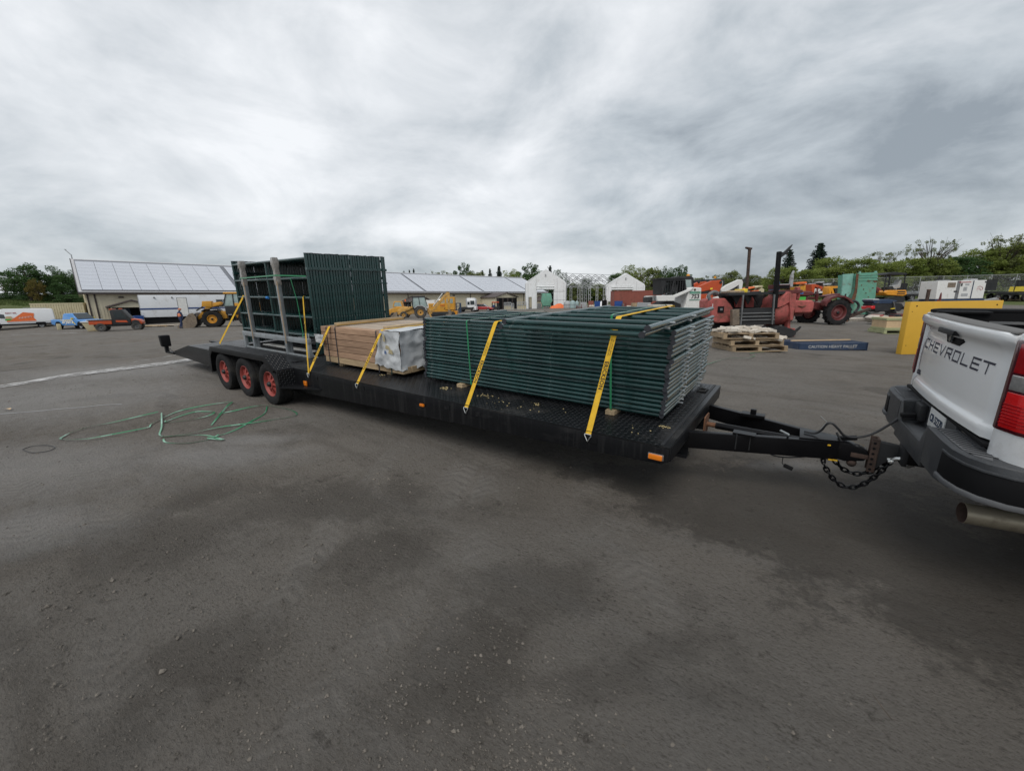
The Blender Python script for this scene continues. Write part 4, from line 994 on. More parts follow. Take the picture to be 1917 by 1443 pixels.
# safety chains, link by link
def chain(pts, nm):
    P_ = [Vector(p) for p in pts]; L_ = [0]
    for a_, c_ in zip(P_, P_[1:]): L_.append(L_[-1]+(c_-a_).length)
    n_ = int(L_[-1]/.040); first = None
    for k in range(n_):
        s_ = (k+.5)*L_[-1]/n_; i = max(j for j in range(len(L_)-1) if L_[j] <= s_); t_ = (s_-L_[i])/(L_[i+1]-L_[i]); p_ = P_[i].lerp(P_[i+1], t_); d_ = (P_[i+1]-P_[i]).normalized()
        a_ = d_.cross(Vector((0, 0, 1))).normalized(); w_ = a_ if k % 2 else a_.cross(d_)
        b = tb(); ring = [p_+d_*math.cos(x_)*.029+w_*math.sin(x_)*.017 for x_ in [2*math.pi*j/10 for j in range(11)]]
        b.tube(ring, .0075, 6, False)
        o = b.build(nm if first is None else 'link', 'tongue', trailer if first is None else first, smooth=True)
        first = first or o
def sag(a, c, low, n=14):
    a, c = Vector(a), Vector(c); return [a.lerp(c, t)+Vector((0, 0, -low*4*t*(1-t))) for t in [i/n for i in range(n+1)]]
chain([(.98, 1.06, .45), (.985, 1.055, .36)]+sag((.99, 1.05, .33), (1.40, 1.10, .44), .23), 'safety_chain')
chain([(1.03, 1.2, .40)]+sag((1.04, 1.2, .36), (1.41, 1.15, .45), .16), 'safety_chain')
# wiring
b = tb(); b.tube([(.83, 1.12, .555), (.90, 1.10, .56), (.94, 1.09, .60), (.965, 1.08, .66), (1.0, 1.08, .675), (1.05, 1.08, .63), (1.09, 1.09, .585), (1.16, 1.11, .575), (1.26, 1.15, .61), (1.36, 1.22, .69), (1.44, 1.30, .755), (1.49, 1.36, .775)], .0095, 8, sub=4)
cb = b.build('wiring_cable', 'rubbercable', trailer, smooth=True)
b = tb(); b.tube([(1.04, 1.09, .60), (1.09, 1.08, .52), (1.16, 1.09, .46), (1.20, 1.11, .43)], .008, 6, sub=4); b.build('lead', 'rubbercable', cb, smooth=True)
b = tb(); b.tube([(.93, 1.09, .60), (.96, 1.06, .68), (.95, 1.05, .70), (.915, 1.04, .735)], .002, 4, sub=4); b.build('bare_wire', 'palegrey', cb, smooth=True)
b = tb(); b.tube([(.60, 1.0, .375), (.62, 1.0, .335), (.70, 1.01, .325), (.80, 1.02, .345), (.9, 1.05, .37)], .006, 6, sub=4); hw = b.build('hanging_wire', 'rubbercable', trailer, smooth=True)
b = tb(); b.tube([(.71, 1.01, .325), (.71, 1.01, .27), (.73, 1.01, .25)], .003, 5); b.cyl((.725, 1.01, .255), (.79, 1.01, .235), .018, 8); b.build('plug', 'dark', hw, smooth=True)
b = tb()
for (ux, vy, w_) in ((1.0, 1.03, .50), (1.03, 1.035, .375), (1.06, 1.03, .38)): b.box((ux, vy, w_), (.03, .004, .012))
b.build('paint_marks', 'strap', trailer)

# wood shavings scattered on the deck
V, F = [], []
q = random.Random(3)
for (ux, vy, r_, n_) in ((-2.12, .38, .08, 34), (-1.45, .40, .06, 26), (-.16, .44, .04, 26), (-2.74, .37, .07, 26), (-1.75, .22, .25, 16), (-1.2, .3, .25, 14), (-.3, .25, .2, 8), (-4.05, .42, .07, 18)):
    for k in range(n_):
        x_, y_ = q.gauss(ux, r_*.6), q.gauss(vy, r_*.4); a_ = q.uniform(0, 3.14); l_ = q.uniform(.003, .009); o_ = len(V)
        if y_ < .03: continue
        d_ = Vector((math.cos(a_)*l_, math.sin(a_)*l_, 0)); w_ = Vector((-math.sin(a_), math.cos(a_), 0))*.0022; c_ = Vector((x_, y_, HD+.004))
        V += [c_-d_-w_, c_+d_-w_, c_+d_+w_+Vector((0, 0, .004)), c_-d_+w_+Vector((0, 0, .004))]; F.append((o_, o_+1, o_+2, o_+3))
me = bpy.data.meshes.new('wood_shavings'); me.from_pydata(V, [], F); M['shav'] = mat('pale_shavings', (.50, .40, .20), .9, 0, .3, 30); me.materials.append(M['shav'])
o = obj('wood_shavings', me, kind='stuff'); o['label'] = 'pale wood shavings scattered on the trailer deck'; o['category'] = 'shavings'; RIGGED.append(o)

# ------------------------------------------------------------------ green pipe fence panels
PR = .0205
ORD = ['first', 'second', 'third', 'fourth', 'fifth', 'sixth', 'seventh', 'eighth', 'ninth', 'tenth', 'eleventh', 'twelfth', 'thirteenth', 'fourteenth', 'fifteenth', 'sixteenth', 'seventeenth', 'eighteenth', 'nineteenth', 'twentieth']
ORD += ['twenty-'+w_ for w_ in ORD[:9]]+['thirtieth', 'thirty-first']
RAILY = (.085, .415, .755, 1.10, 1.435)
def pmesh(L, pr, flat, UL=1.766, ry=None):
    ry = ry or ((.024,)+RAILY[1:] if flat else RAILY)
    up = mb(); up.cyl((0, .004, 0), (0, UL, 0), pr, 12); um = up.mesh('upright', 'green', True)
    md = mb(); md.cyl((0, ry[0]+.01, 0), (0, ry[-1]-.01, 0), pr*.9, 10); mm = md.mesh('upright', 'green', True)
    rl = mb(); rl.cyl((pr*.7, 0, 0), (L-pr*.7, 0, 0), pr*.93, 12, cap=False); rm = rl.mesh('rail', 'green', True)
    cp_ = mb(); cp_.cyl((0, -.001, 0), (0, .012, 0), pr*1.06, 14); cpm = cp_.mesh('end_cap', 'cap', True)
    lg = mb(); lg.cyl((pr*.6, 0, 0), (.06, 0, 0), .008, 8); lg.cyl((.045, 0, 0), (.062, 0, 0), .011, 8); lgm = lg.mesh('connector_pin', 'galv' if flat else 'green', True)
    cl = mb(); cl.cyl((0, .235, 0), (0, .285, 0), pr*1.25, 10)
    if not flat: cl.box((.02, .26, 0), (.05, .045, pr*2.2))
    clm = cl.mesh('collar', 'green', True)
    return um, rm, cpm, lgm, clm, mm, ry
def panel(label, L, group, M4, mids=(.5,), kind='flat'):
    um, rm, cpm, lgm, clm, mm, ry = PMESH[L, kind]
    t = bpy.data.objects.new('fence_panel', None); COL.objects.link(t); t.empty_display_size = .1
    tag(t, label, 'fence panel', group, True); t.matrix_world = M4
    for x_ in (0, L): obj('upright', um, t, loc=(x_, 0, 0)); obj('end_cap', cpm, t, loc=(x_, 0, 0)); kind == 'up' and obj('collar', clm, t, loc=(x_, 0, 0))
    for f_ in mids: obj('upright', mm, t, loc=(L*f_, 0, 0))
    for y_ in ry: obj('rail', rm, t, loc=(0, y_, 0))
    for y_ in (.52, 1.30): obj('connector_pin', lgm, t, loc=(L, y_, 0))
    for y_ in (.30, 1.2): obj('connector_pin', lgm, t, loc=(0, y_, 0), rot=(0, 0, math.pi))
    return t
PMESH = {(3.05, 'flat'): pmesh(3.05, PR, True), (1.29, 'flat'): pmesh(1.29, .0235, True, 2.45, (.026, .42, .86, 1.30, 1.74, 2.2)), (3.05, 'up'): pmesh(3.05, .0262, False)}
q = random.Random(11)
zb = HD+.042+PR; NF = 19; dz = .0413
# wooden bearers under the flat stack
for ux, lb in ((-2.62, 'short wooden bearer under the rear half of the flat panel stack'), (-.68, 'short wooden bearer under the front half of the flat panel stack')):
    b = mb(); b.b2((-.045, -.03, 0), (.045, 1.76, .041)); o = b.build('bearer', 'timberY'); o.location = (ux, .52, HD+.0035); tag(o, lb, 'bearer', rig=True)
for k in range(NF):
    top = k == NF-1
    ju = q.gauss(0, .006)+(.0018*(k-9)); jv = q.gauss(0, .006)
    m4 = Matrix.Translation((-3.245+ju, .532+jv, zb+k*dz)) @ Matrix.Rotation(q.gauss(0, .002), 4, 'Z')
    lb = 'topmost long green pipe panel of the flat stack, under the short ones' if top else ('bottom green pipe panel of the flat stack, resting on wooden bearers' if k == 0 else ORD[k]+' green pipe panel up from the bottom of the flat strapped stack')
    panel(lb, 3.05, 'green panels in the flat stack', m4)
ztop = zb+(NF-1)*dz
for k, (ju, jv) in enumerate(((-.035, -.01), (.0, .0))):
    m4 = Matrix.Translation((-1.50+ju, -.06+jv, ztop+PR+.024+.047*k))
    panel('uppermost short green gate panel jutting out over the flat stack' if k else 'short green gate panel just below the uppermost one on the flat stack', 1.29, 'short green panels on top', m4, ())
NS = 31
for k in range(NS):
    m4 = Matrix(((1, 0, 0, -9.45+q.gauss(0, .006)), (0, 0, 1, .80+k*.0535), (0, -1, 0, 2.405+q.gauss(0, .003)), (0, 0, 0, 1)))
    lb = {0: 'nearest upright green pipe panel, facing the camera behind the grey rack', NS-1: 'farthest upright green pipe panel of the standing row'}.get(k, ORD[k]+' green pipe panel back from the camera in the upright row')
    panel(lb, 3.05, 'green panels standing upright', m4, kind='up')
# timbers the standing row rests on
for ux, lb in ((-9.2, 'black steel skid under the rear end of the upright panels'), (-6.75, 'black steel skid under the front end of the upright panels')):
    b = mb(); b.b2((-.05, 0, 0), (.05, 1.75, .0275)); o = b.build('skid', 'mblack', bevel=.004); o.location = (ux, .74, HD+.0035); tag(o, lb, 'skid', rig=True)
# things lying under the standing row
for (x0, x1, y_, w_, h_, m_, lb) in ((-9.0, -6.7, 1.02, .16, .02, 'white', 'white board lying on the deck under the upright panels'), (-9.1, -6.9, 1.30, .2, .05, 'mblack', 'black flat bar lying beside the white board on the deck'), (-8.9, -6.6, 1.62, .2, .02, 'white', 'farther white board lying on the deck under the upright panels')):
    b = mb(); b.b2((0, -w_/2, 0), (x1-x0, w_/2, h_)); o = b.build('board', m_, bevel=.003); o.location = (x0, y_, HD+.0035); tag(o, lb, 'board', rig=True)
# hoses hanging at the near corner of the standing row
for k in range(2):
    b = mb(); b.tube([(0, 0, .42), (.02, -.01, .25), (.06, -.02, .10), (.14, -.03, .03), (.24+.05*k, -.03, .012)], .011, 7); o = b.build('hose', 'galv', smooth=True); o.location = (-6.55+.07*k, .70, HD+.004); tag(o, ('grey hose curling down beside the upright panels, left one', 'grey hose curling down beside the upright panels, right one')[k], 'hose', rig=True)

# ------------------------------------------------------------------ grey steel rack in front of the standing row
rk = thing('steel_rack', 'grey galvanised steel rack with two tall posts propping the upright panels', 'rack', (-7.8, .66, HD+.0035), 0, rig=True)
def rb():
    b = MB(); b.X = Matrix.Translation((7.8, -.66, -HD-.0035)); return b
for ux in (-8.55, -7.15):
    b = rb(); b.b2((ux-.034, .59, HD+.0035), (ux+.034, .66, 2.34)); po = b.build('post', 'galv', rk, bevel=.004)
    b = rb(); n_ = 9; rings = []
    for i in range(n_):
        z_ = 1.88+.48*i/(n_-1); s_ = .041+q.uniform(-.004, .005)+(.006 if i > 5 else 0)
        rings.append([Vector((ux+sx*s_+q.uniform(-.008, .008), .62+sy*s_+q.uniform(-.008, .008), z_)) for sx, sy in ((-1, -1), (0, -1.1), (1, -1), (1.1, 0), (1, 1), (0, 1.1), (-1, 1), (-1.1, 0))])
    b.loft(rings); b.build('cling_film', 'clearwrap', po, smooth=True, angle=25)
    b = rb(); b.ribbon([(ux+.065, .575, 1.95), (ux+.10, .56, 1.5), (ux+.07, .57, 1.42), (ux+.10, .56, 1.2), (ux+.115, .555, .95), (ux+.07, .57, .82)], (1, .2, 0), .03, .003); b.build('webbing', 'tan', po)
    b = rb(); b.b2((ux-.04, .66, HD+.0035), (ux+.04, .70, .94)); b.build('post_foot', 'galv', po, bevel=.003)
for (u0, u1, z_, nm) in ((-9.02, -6.32, .905, 'cross_bar'),):
    b = rb(); b.b2((u0, .585, z_-.045), (u1, .655, z_+.045))
    b.build(nm, 'galv', rk, bevel=.004)
for ux in (-8.98, -6.36):
    b = rb(); b.b2((ux-.035, .59, HD+.0035), (ux+.035, .65, .86)); b.build('leg', 'galv', rk, bevel=.003)
b = rb(); b.b2((-9.0, .60, HD+.0036), (-6.34, .64, HD+.035)); b.build('sill', 'galv', rk, bevel=.003)
b = rb(); b.cyl((-8.05, .775, 1.645), (-7.97, .775, 1.645), .026, 10); o = b.build('blue_tape', 'bluetape', rk, smooth=True)
# green plastic strapping on the standing row
def band(label, pts, wd, w_=.016, m_='green2', t_=.0012):
    b = mb(); b.ribbon(pts, wd, w_, t_); o = b.build('strapping_band', m_); return tag(o, label, 'strapping', rig=True)
band('green band stretched level across the grey rack posts', [(-8.62, .573, 2.03), (-7.1, .57, 2.05), (-6.42, .77, 2.02)], (0, 0, 1), .022)
band('green band hanging down the upright panels right of the rack', [(-6.98, .774, 2.0), (-6.85, .77, 1.6), (-6.80, .768, 1.0), (-6.76, .70, .82)], (1, 0, 0), .022)
band('green band hanging down the upright panels left of the rack', [(-8.98, .774, 2.0), (-8.9, .77, 1.6), (-8.88, .768, 1.1), (-8.9, .72, .85)], (1, 0, 0), .022)
# bands round the flat stack
ys_, yf_ = .508, 2.325
for ux, lb in ((-2.47, 'green plastic band round the rear part of the flat panel stack'), (-.71, 'green plastic band round the front part of the flat panel stack')):
    zt = ztop+PR+.002 if ux < -1.7 else ztop+.118+PR; yt = ys_ if ux < -1.7 else .388
    pts = [(ux+.04, ys_+.02, HD+.03), (ux+.03, ys_-.002, zb), (ux, ys_-.004, ztop), (ux, ys_+.01, ztop+PR+.002) if ux < -1.7 else (ux, ys_-.002, zt-.006), (ux-.002, ys_+.05, zt), (ux-.02, 1.4, zt), (ux, yf_-.1, zt), (ux, yf_, zt-.03), (ux, yf_, zb)]
    band(lb, pts, (1, 0, 0), .019)

# ------------------------------------------------------------------ timber bundle
TBB = Vector((-4.6, 1.17, HD+.0035))
tm = thing('timber_bundle', 'strapped bundle of brown timbers with white plastic over its front end', 'timber', TBB, 0, rig=True)
def tbb():
    b = MB(); b.X = Matrix.Translation(-TBB); return b
for ux in (-5.2, -4.0):
    b = tbb(); b.b2((ux-.045, .5, HD+.0035), (ux+.045, 1.88, HD+.048)); b.build('skid_bearer', 'timberY', tm)
tmh = mb(); tmh.box((0, 0, 0), (1.93, .140, .0885)); TM = {k: tmh.mesh('timber', k, bevel=.004, seg=1) for k in ('timber', 'timberlight', 'timbertop')}
tms = mb(); tms.box((0, 0, 0), (.42, .140, .0885)); tml = mb(); tml.box((0, 0, 0), (1.5, .140, .0885)); TS = tms.mesh('timber', 'timber', bevel=.004, seg=1); TL_ = tml.mesh('timber', 'timber', bevel=.004, seg=1)
z0 = HD+.05
for lay in range(6):
    for j in range(10):
        c_ = Vector((-4.615+q.gauss(0, .012)+(.03 if lay == 0 else 0), .455+.071+j*.1445, z0+.0475+lay*.0955))-TBB
        if lay == 5 and j == 0:
            obj('timber', TS, tm, loc=c_+Vector((-.755, 0, 0))); obj('timber', TL_, tm, loc=c_+Vector((.215, 0, 0))); continue
        obj('timber', TM['timberlight' if lay == 0 else ('timber' if j == 0 or lay < 5 else 'timbertop')], tm, loc=c_)
zt = z0+6*.0955
for ux in (-5.38, -4.12):
    b = tbb(); b.b2((ux-.045, .60, zt), (ux+.045, 1.93, zt+.045)); b.build('top_bearer', 'timberY', tm, bevel=.003)
for ux in (-5.42, -5.17, -4.14, -3.86):
    b = tbb(); x_ = ux; b.ribbon([(x_, .447, HD+.03), (x_, .448, zt-.02), (x_, .46, zt+.003), (x_, 1.9, zt+.003 if abs(ux+4.14) > .1 and abs(ux+5.42) > .1 else zt+.05), (x_, 1.912, zt-.03), (x_, 1.912, HD+.03)], (1, 0, 0), .019, .0015); b.build('band', 'cap' if ux != -3.86 else 'green', tm)
# white plastic over the front end: near side and front, crumpled
def sheet(P00, P10, P11, P01, nu, nv, amp, nrm, seed, edge=None):
    b = tbb(); vs_, fs_ = [], []
    P00, P10, P11, P01, nrm = map(Vector, (P00, P10, P11, P01, nrm))
    for s_ in (0, 1):
        for j in range(nv+1):
            for i in range(nu+1):
                s2, t2 = i/nu, j/nv; p_ = P00.lerp(P10, s2).lerp(P01.lerp(P11, s2), t2)
                h_ = mnoise.noise(p_*7+Vector((seed, 0, 0)))*amp+abs(mnoise.noise(p_*17+Vector((0, seed, 0))))*amp*.6
                if edge and j == 0: p_ = p_+Vector((0, 0, mnoise.noise(p_*14)*edge))
                vs_.append(p_+nrm*(max(h_, -.012)+.022-.004*s_))
    w_ = nu+1; off = (nu+1)*(nv+1)
    for j in range(nv):
        for i in range(nu):
            a_ = j*w_+i; fs_.append((a_, a_+1, a_+w_+1, a_+w_)); fs_.append((off+a_, off+a_+w_, off+a_+w_+1, off+a_+1))
    for i in range(nu): fs_.append((i, off+i, off+i+1, i+1)); a_ = nv*w_+i; fs_.append((a_, a_+1, off+a_+1, off+a_))
    for j in range(nv): a_ = j*w_; fs_.append((a_, a_+w_, off+a_+w_, off+a_)); a_ = j*w_+nu; fs_.append((a_, off+a_, off+a_+w_, a_+w_))
    b.add(vs_, fs_); return b
xf = -3.635
b = sheet((-4.20, .445, HD+.155), (xf+.02, .445, HD+.10), (xf+.02, .445, zt+.01), (-4.0, .445, zt+.01), 26, 22, .034, (0, -1, 0), 2.2, .03); wr = b.build('plastic_wrap', 'wrap', tm, smooth=True, angle=60)
b = sheet((xf, .435, HD+.10), (xf, 1.92, HD+.13), (xf, 1.92, zt+.01), (xf, .435, zt+.01), 40, 20, .045, (1, 0, 0), 5.1, .05); b.build('front_flap', 'wrap', wr, smooth=True, angle=60)
b = sheet((-3.99, .45, zt-.004), (xf+.02, .45, zt-.004), (xf+.02, 1.9, zt-.002), (-3.78, 1.9, zt-.002), 14, 24, .012, (0, 0, 1), 8.1); b.build('top_flap', 'wrap', wr, smooth=True, angle=60)
M['wrapink'] = mat('faded_print', (.42, .36, .22), .6); M['wrapblue'] = mat('faded_blue_print', (.10, .16, .32), .6)
for (x_, z_, w_, h_, m_) in ((-3.93, 1.10, .045, .10, 'wrapink'), (-3.90, 1.00, .10, .05, 'wrapink'), (-3.93, .93, .05, .045, 'wrapblue'), (-3.84, .94, .10, .06, 'wrapink')):
    b = tbb(); b.prism([(x_, z_), (x_+w_, z_-.01), (x_+w_*.8, z_+h_*.8), (x_+w_*.2, z_+h_)], .405, .4065, 'xz'); b.build('print', m_, wr)
# scrap of clear plastic caught at the bundle corner
b = sheet((-5.72, .44, .98), (-5.46, .42, .93), (-5.42, .42, 1.10), (-5.70, .43, 1.10), 10, 10, .03, (0, -1, 0), 1.3); b.X = Matrix.Translation((0, 0, 0))
o = b.build('plastic_scrap', 'wrap', smooth=True, angle=60); o.location = TBB; tag(o, 'crumpled scrap of clear plastic at the left corner of the timber bundle', 'plastic scrap', rig=True)

# ------------------------------------------------------------------ yellow ratchet straps
def vhook(b, p):
    p = Vector(p); b.tube([p+Vector((-.03, -.004, .0)), p+Vector((-.028, -.008, -.012)), p+Vector((-.004, -.012, -.055)), p+Vector((0, -.004, -.066)), p+Vector((.004, -.012, -.055)), p+Vector((.028, -.008, -.012)), p+Vector((.03, -.004, 0)), p+Vector((-.03, -.004, 0))], .0045, 6)
def rstrap(label, pts, text_seg=None, tf=.45, hook=True, size=.05, wd=(1, 0, 0), tail=True, name='ratchet_strap'):
    base = Vector(pts[0]); t = thing(name, label, 'strap', base, 0, 'yellow ratchet straps', True)
    P_ = [Vector(p)-base for p in pts]
    b = mb(); b.ribbon(P_, wd, .0505, .0022); web = b.build('webbing', 'strap', t)
    if hook: b = mb(); vhook(b, (0, 0, .004)); b.build('wire_hook', 'steel', t, smooth=True)
    if text_seg is not None:
        a_, c_ = P_[text_seg], P_[text_seg+1]; d_ = (a_-c_).normalized()   # reads downwards
        up_ = Vector(wd); up_ = (up_-d_*up_.dot(d_)).normalized(); n_ = d_.cross(up_)
        if n_.y > 0: n_ = -n_; 
        org = c_.lerp(a_, tf)+n_*.0018
        text_on('lettering', 'ERICKSON', size, 'ink', t, org, d_, up_, bold=.0012, spacing=1.12)
        text_on('small_print', 'WLL 3333 LBS 1500 KG', size*.30, 'inkfade', t, org-d_*.26+up_*.010, d_, up_)
        text_on('small_print', 'DO NOT EXCEED LIMIT', size*.30, 'inkfade', t, org-d_*.26-up_*.008, d_, up_)
    return t
zsh = ztop+PR+.101
rstrap('yellow strap over the front part of the flat panel stack, nearest the tongue', [(-.665, -.012, .575), (-.645, .498, zsh-.02), (-.645, .52, zsh), (-.66, 1.3, zsh), (-.66, 2.38, zsh), (-.66, 2.42, ztop), (-.66, 2.27, .57)], 0, .50)
rstrap('yellow strap over the rear part of the flat panel stack', [(-2.06, -.012, .575), (-2.045, .502, ztop+PR-.02), (-2.04, .52, ztop+PR+.003), (-2.05, 1.3, ztop+PR+.003), (-2.05, 2.31, ztop+PR+.003), (-2.05, 2.33, ztop-.02), (-2.05, 2.275, .57)], 0, .58)
rstrap('yellow strap over the white-wrapped end of the timber bundle', [(-4.005, -.012, .575), (-3.99, .425, zt-.012), (-3.985, .45, zt+.022), (-4.0, 1.2, zt+.022), (-4.0, 1.9, zt+.022), (-4.0, 1.93, zt-.02), (-4.0, 2.275, .57)], 0, .56)
rstrap('yellow strap slanting over the left end of the timber bundle', [(-5.245, -.013, .575), (-5.31, .43, zt-.02), (-5.315, .455, zt+.008), (-5.32, 1.2, zt+.006), (-5.32, 1.9, zt+.006), (-5.32, 1.93, zt-.02), (-5.3, 2.275, .57)], 0, .58, wd=(1, .1, .1))
rstrap('yellow strap running up to a rail of the upright panels, beside the timber', [(-5.21, -.03, .575), (-6.58, .745, 1.60), (-6.62, .77, 1.668), (-6.63, .80, 1.673)], 0, .42, wd=(.75, 0, .66))
rstrap('yellow strap from the rear deck up to the far end of the upright panels', [(-10.0, .45, HD+.02), (-9.2, .765, 1.61), (-9.17, .785, 1.668), (-9.16, .81, 1.672)], None, .4, False, wd=(.8, 0, -.6))

# ------------------------------------------------------------------ white pickup (local x forward, y to its left, z up; tailgate at x = 0)
TO = Vector((1.5475, .96, 0)); TY = R_(3.24)
truck = thing('pickup_truck', 'white pickup truck backed up to the trailer, tailgate towards the camera', 'pickup truck', TO, TY, rig=True)
def tgx(y, z):
    """rear surface of the tailgate"""
    t = (z-.955)/(1.535-.955); bulge = .035*(y/.74)**2
    prof = [(-.02, -.03), (.09, -.032), (.115, -.022), (.14, -.012), (.5, -.018), (.70, -.010), (.80, -.004), (.86, -.022), (.915, -.055), (.96, -.062), (1.01, -.055)]
    for (t0, x0), (t1, x1) in zip(prof, prof[1:]):
        if t0 <= t <= t1: return x0+(x1-x0)*(t-t0)/(t1-t0)+bulge
    return bulge
b = mb(); zz = [.952, .985, 1.005, 1.022, 1.04, 1.1, 1.2, 1.3, 1.37, 1.42, 1.445, 1.465, 1.485, 1.505, 1.525, 1.535]
rings = []
for i in range(25):
    y = -.74+1.48*i/24; e = min(1, (0.74-abs(y))/.035)
    ring = [Vector((tgx(y, z)+(1-e)*.03, y, z-(1-e)*.012*(z > 1.5))) for z in zz]
    ring += [Vector((.03, y, 1.538)), Vector((.075, y, 1.53)), Vector((.075, y, .96))]
    rings.append(ring)
b.loft(rings); tg = b.build('tailgate', 'twhite', truck, smooth=True, angle=55)
b = mb(); rings = []
for i in range(25):
    y = -.735+1.47*i/24; xx = .035*(y/.74)**2
    rings.append([Vector((xx-.028, y, 1.5365)), Vector((xx-.022, y, 1.544)), Vector((xx+.02, y, 1.548)), Vector((.085+xx*.3, y, 1.546)), Vector((.09+xx*.3, y, 1.532))])
b.loft(rings); b.build('tailgate_cap', 'capgrey', tg, smooth=True)
# handle with camera
b = mb(); b.prism([(-.17, 1.482), (.15, 1.482), (.15, 1.44), (.11, 1.385), (-.11, 1.385), (-.17, 1.42)], -.012, .03, 'yz'); b.X = None
hd_ = b.build('handle', 'dark', tg, bevel=.008)
b = mb(); b.prism([(-.16, 1.486), (.14, 1.486), (.14, 1.452), (-.13, 1.452)], -.062, -.02, 'yz'); b.build('pull', 'mblack', hd_, bevel=.006)
b = mb(); b.cyl((-.03, .0, 1.42), (-.018, .0, 1.42), .02, 12); b.build('camera_lens', 'glass', hd_)
# pressed lettering, one letter each
LET = {'C': [[(1, 1), (.18, 1), (0, .85), (0, .15), (.18, 0), (1, 0)]], 'H': [[(0, 0), (0, 1)], [(1, 0), (1, 1)], [(0, .52), (1, .52)]], 'E': [[(1, 1), (0, 1), (0, 0), (1, 0)], [(0, .5), (.9, .5)]],
       'V': [[(0, 1), (.5, 0), (1, 1)]], 'R': [[(0, 0), (0, 1), (1, 1), (1, .48), (0, .48)], [(.5, .48), (1, 0)]], 'O': [[(0, 0), (0, 1), (1, 1), (1, 0), (0, 0)]], 'L': [[(0, 1), (0, 0), (1, 0)]], 'T': [[(-.12, 1), (1.12, 1)], [(.5, 1), (.5, 0)]]}
word = 'CHEVROLET'; y0, y1, zl, hl_ = .625, -.605, 1.288, .062
pitch_ = (y0-y1)/len(word); lw = pitch_*.66; sw = .0125
for i, ch in enumerate(word):
    ya = y0-i*pitch_-.02; b = mb()
    for st in LET[ch]:
        for (p0, q0), (p1, q1) in zip(st, st[1:]):
            a_ = Vector((0, ya-p0*lw, zl+q0*hl_)); c_ = Vector((0, ya-p1*lw, zl+q1*hl_)); d_ = (c_-a_).normalized()
            a_ -= d_*sw/2; c_ += d_*sw/2
            a_.x = tgx(a_.y, a_.z); c_.x = tgx(c_.y, c_.z)
            b.bar(a_, c_, .004, sw, up=Vector((0, -d_.z, d_.y)))
    b.build('letter', 'letter', tg)
    b = mb()
    for st in LET[ch]:
        for (p0, q0), (p1, q1) in zip(st, st[1:]):
            a_ = Vector((0, ya-p0*lw-.004, zl+q0*hl_-.005)); c_ = Vector((0, ya-p1*lw-.004, zl+q1*hl_-.005)); d_ = (c_-a_).normalized()
            a_ -= d_*sw/2; c_ += d_*sw/2; a_.x = tgx(a_.y, a_.z)+.0008; c_.x = tgx(c_.y, c_.z)+.0008
            b.bar(a_, c_, .004, sw, up=Vector((0, -d_.z, d_.y)))
    b.build('letter_edge', 'vanwhite', tg)
text_on('badge', 'CUSTOM', .052, 'letter', tg, (tgx(.6, 1.075)-.002, .56, 1.075), (0, -1, .02), (0, 0, 1), bold=.002, extrude=.002, sx=.9, shear=.2)
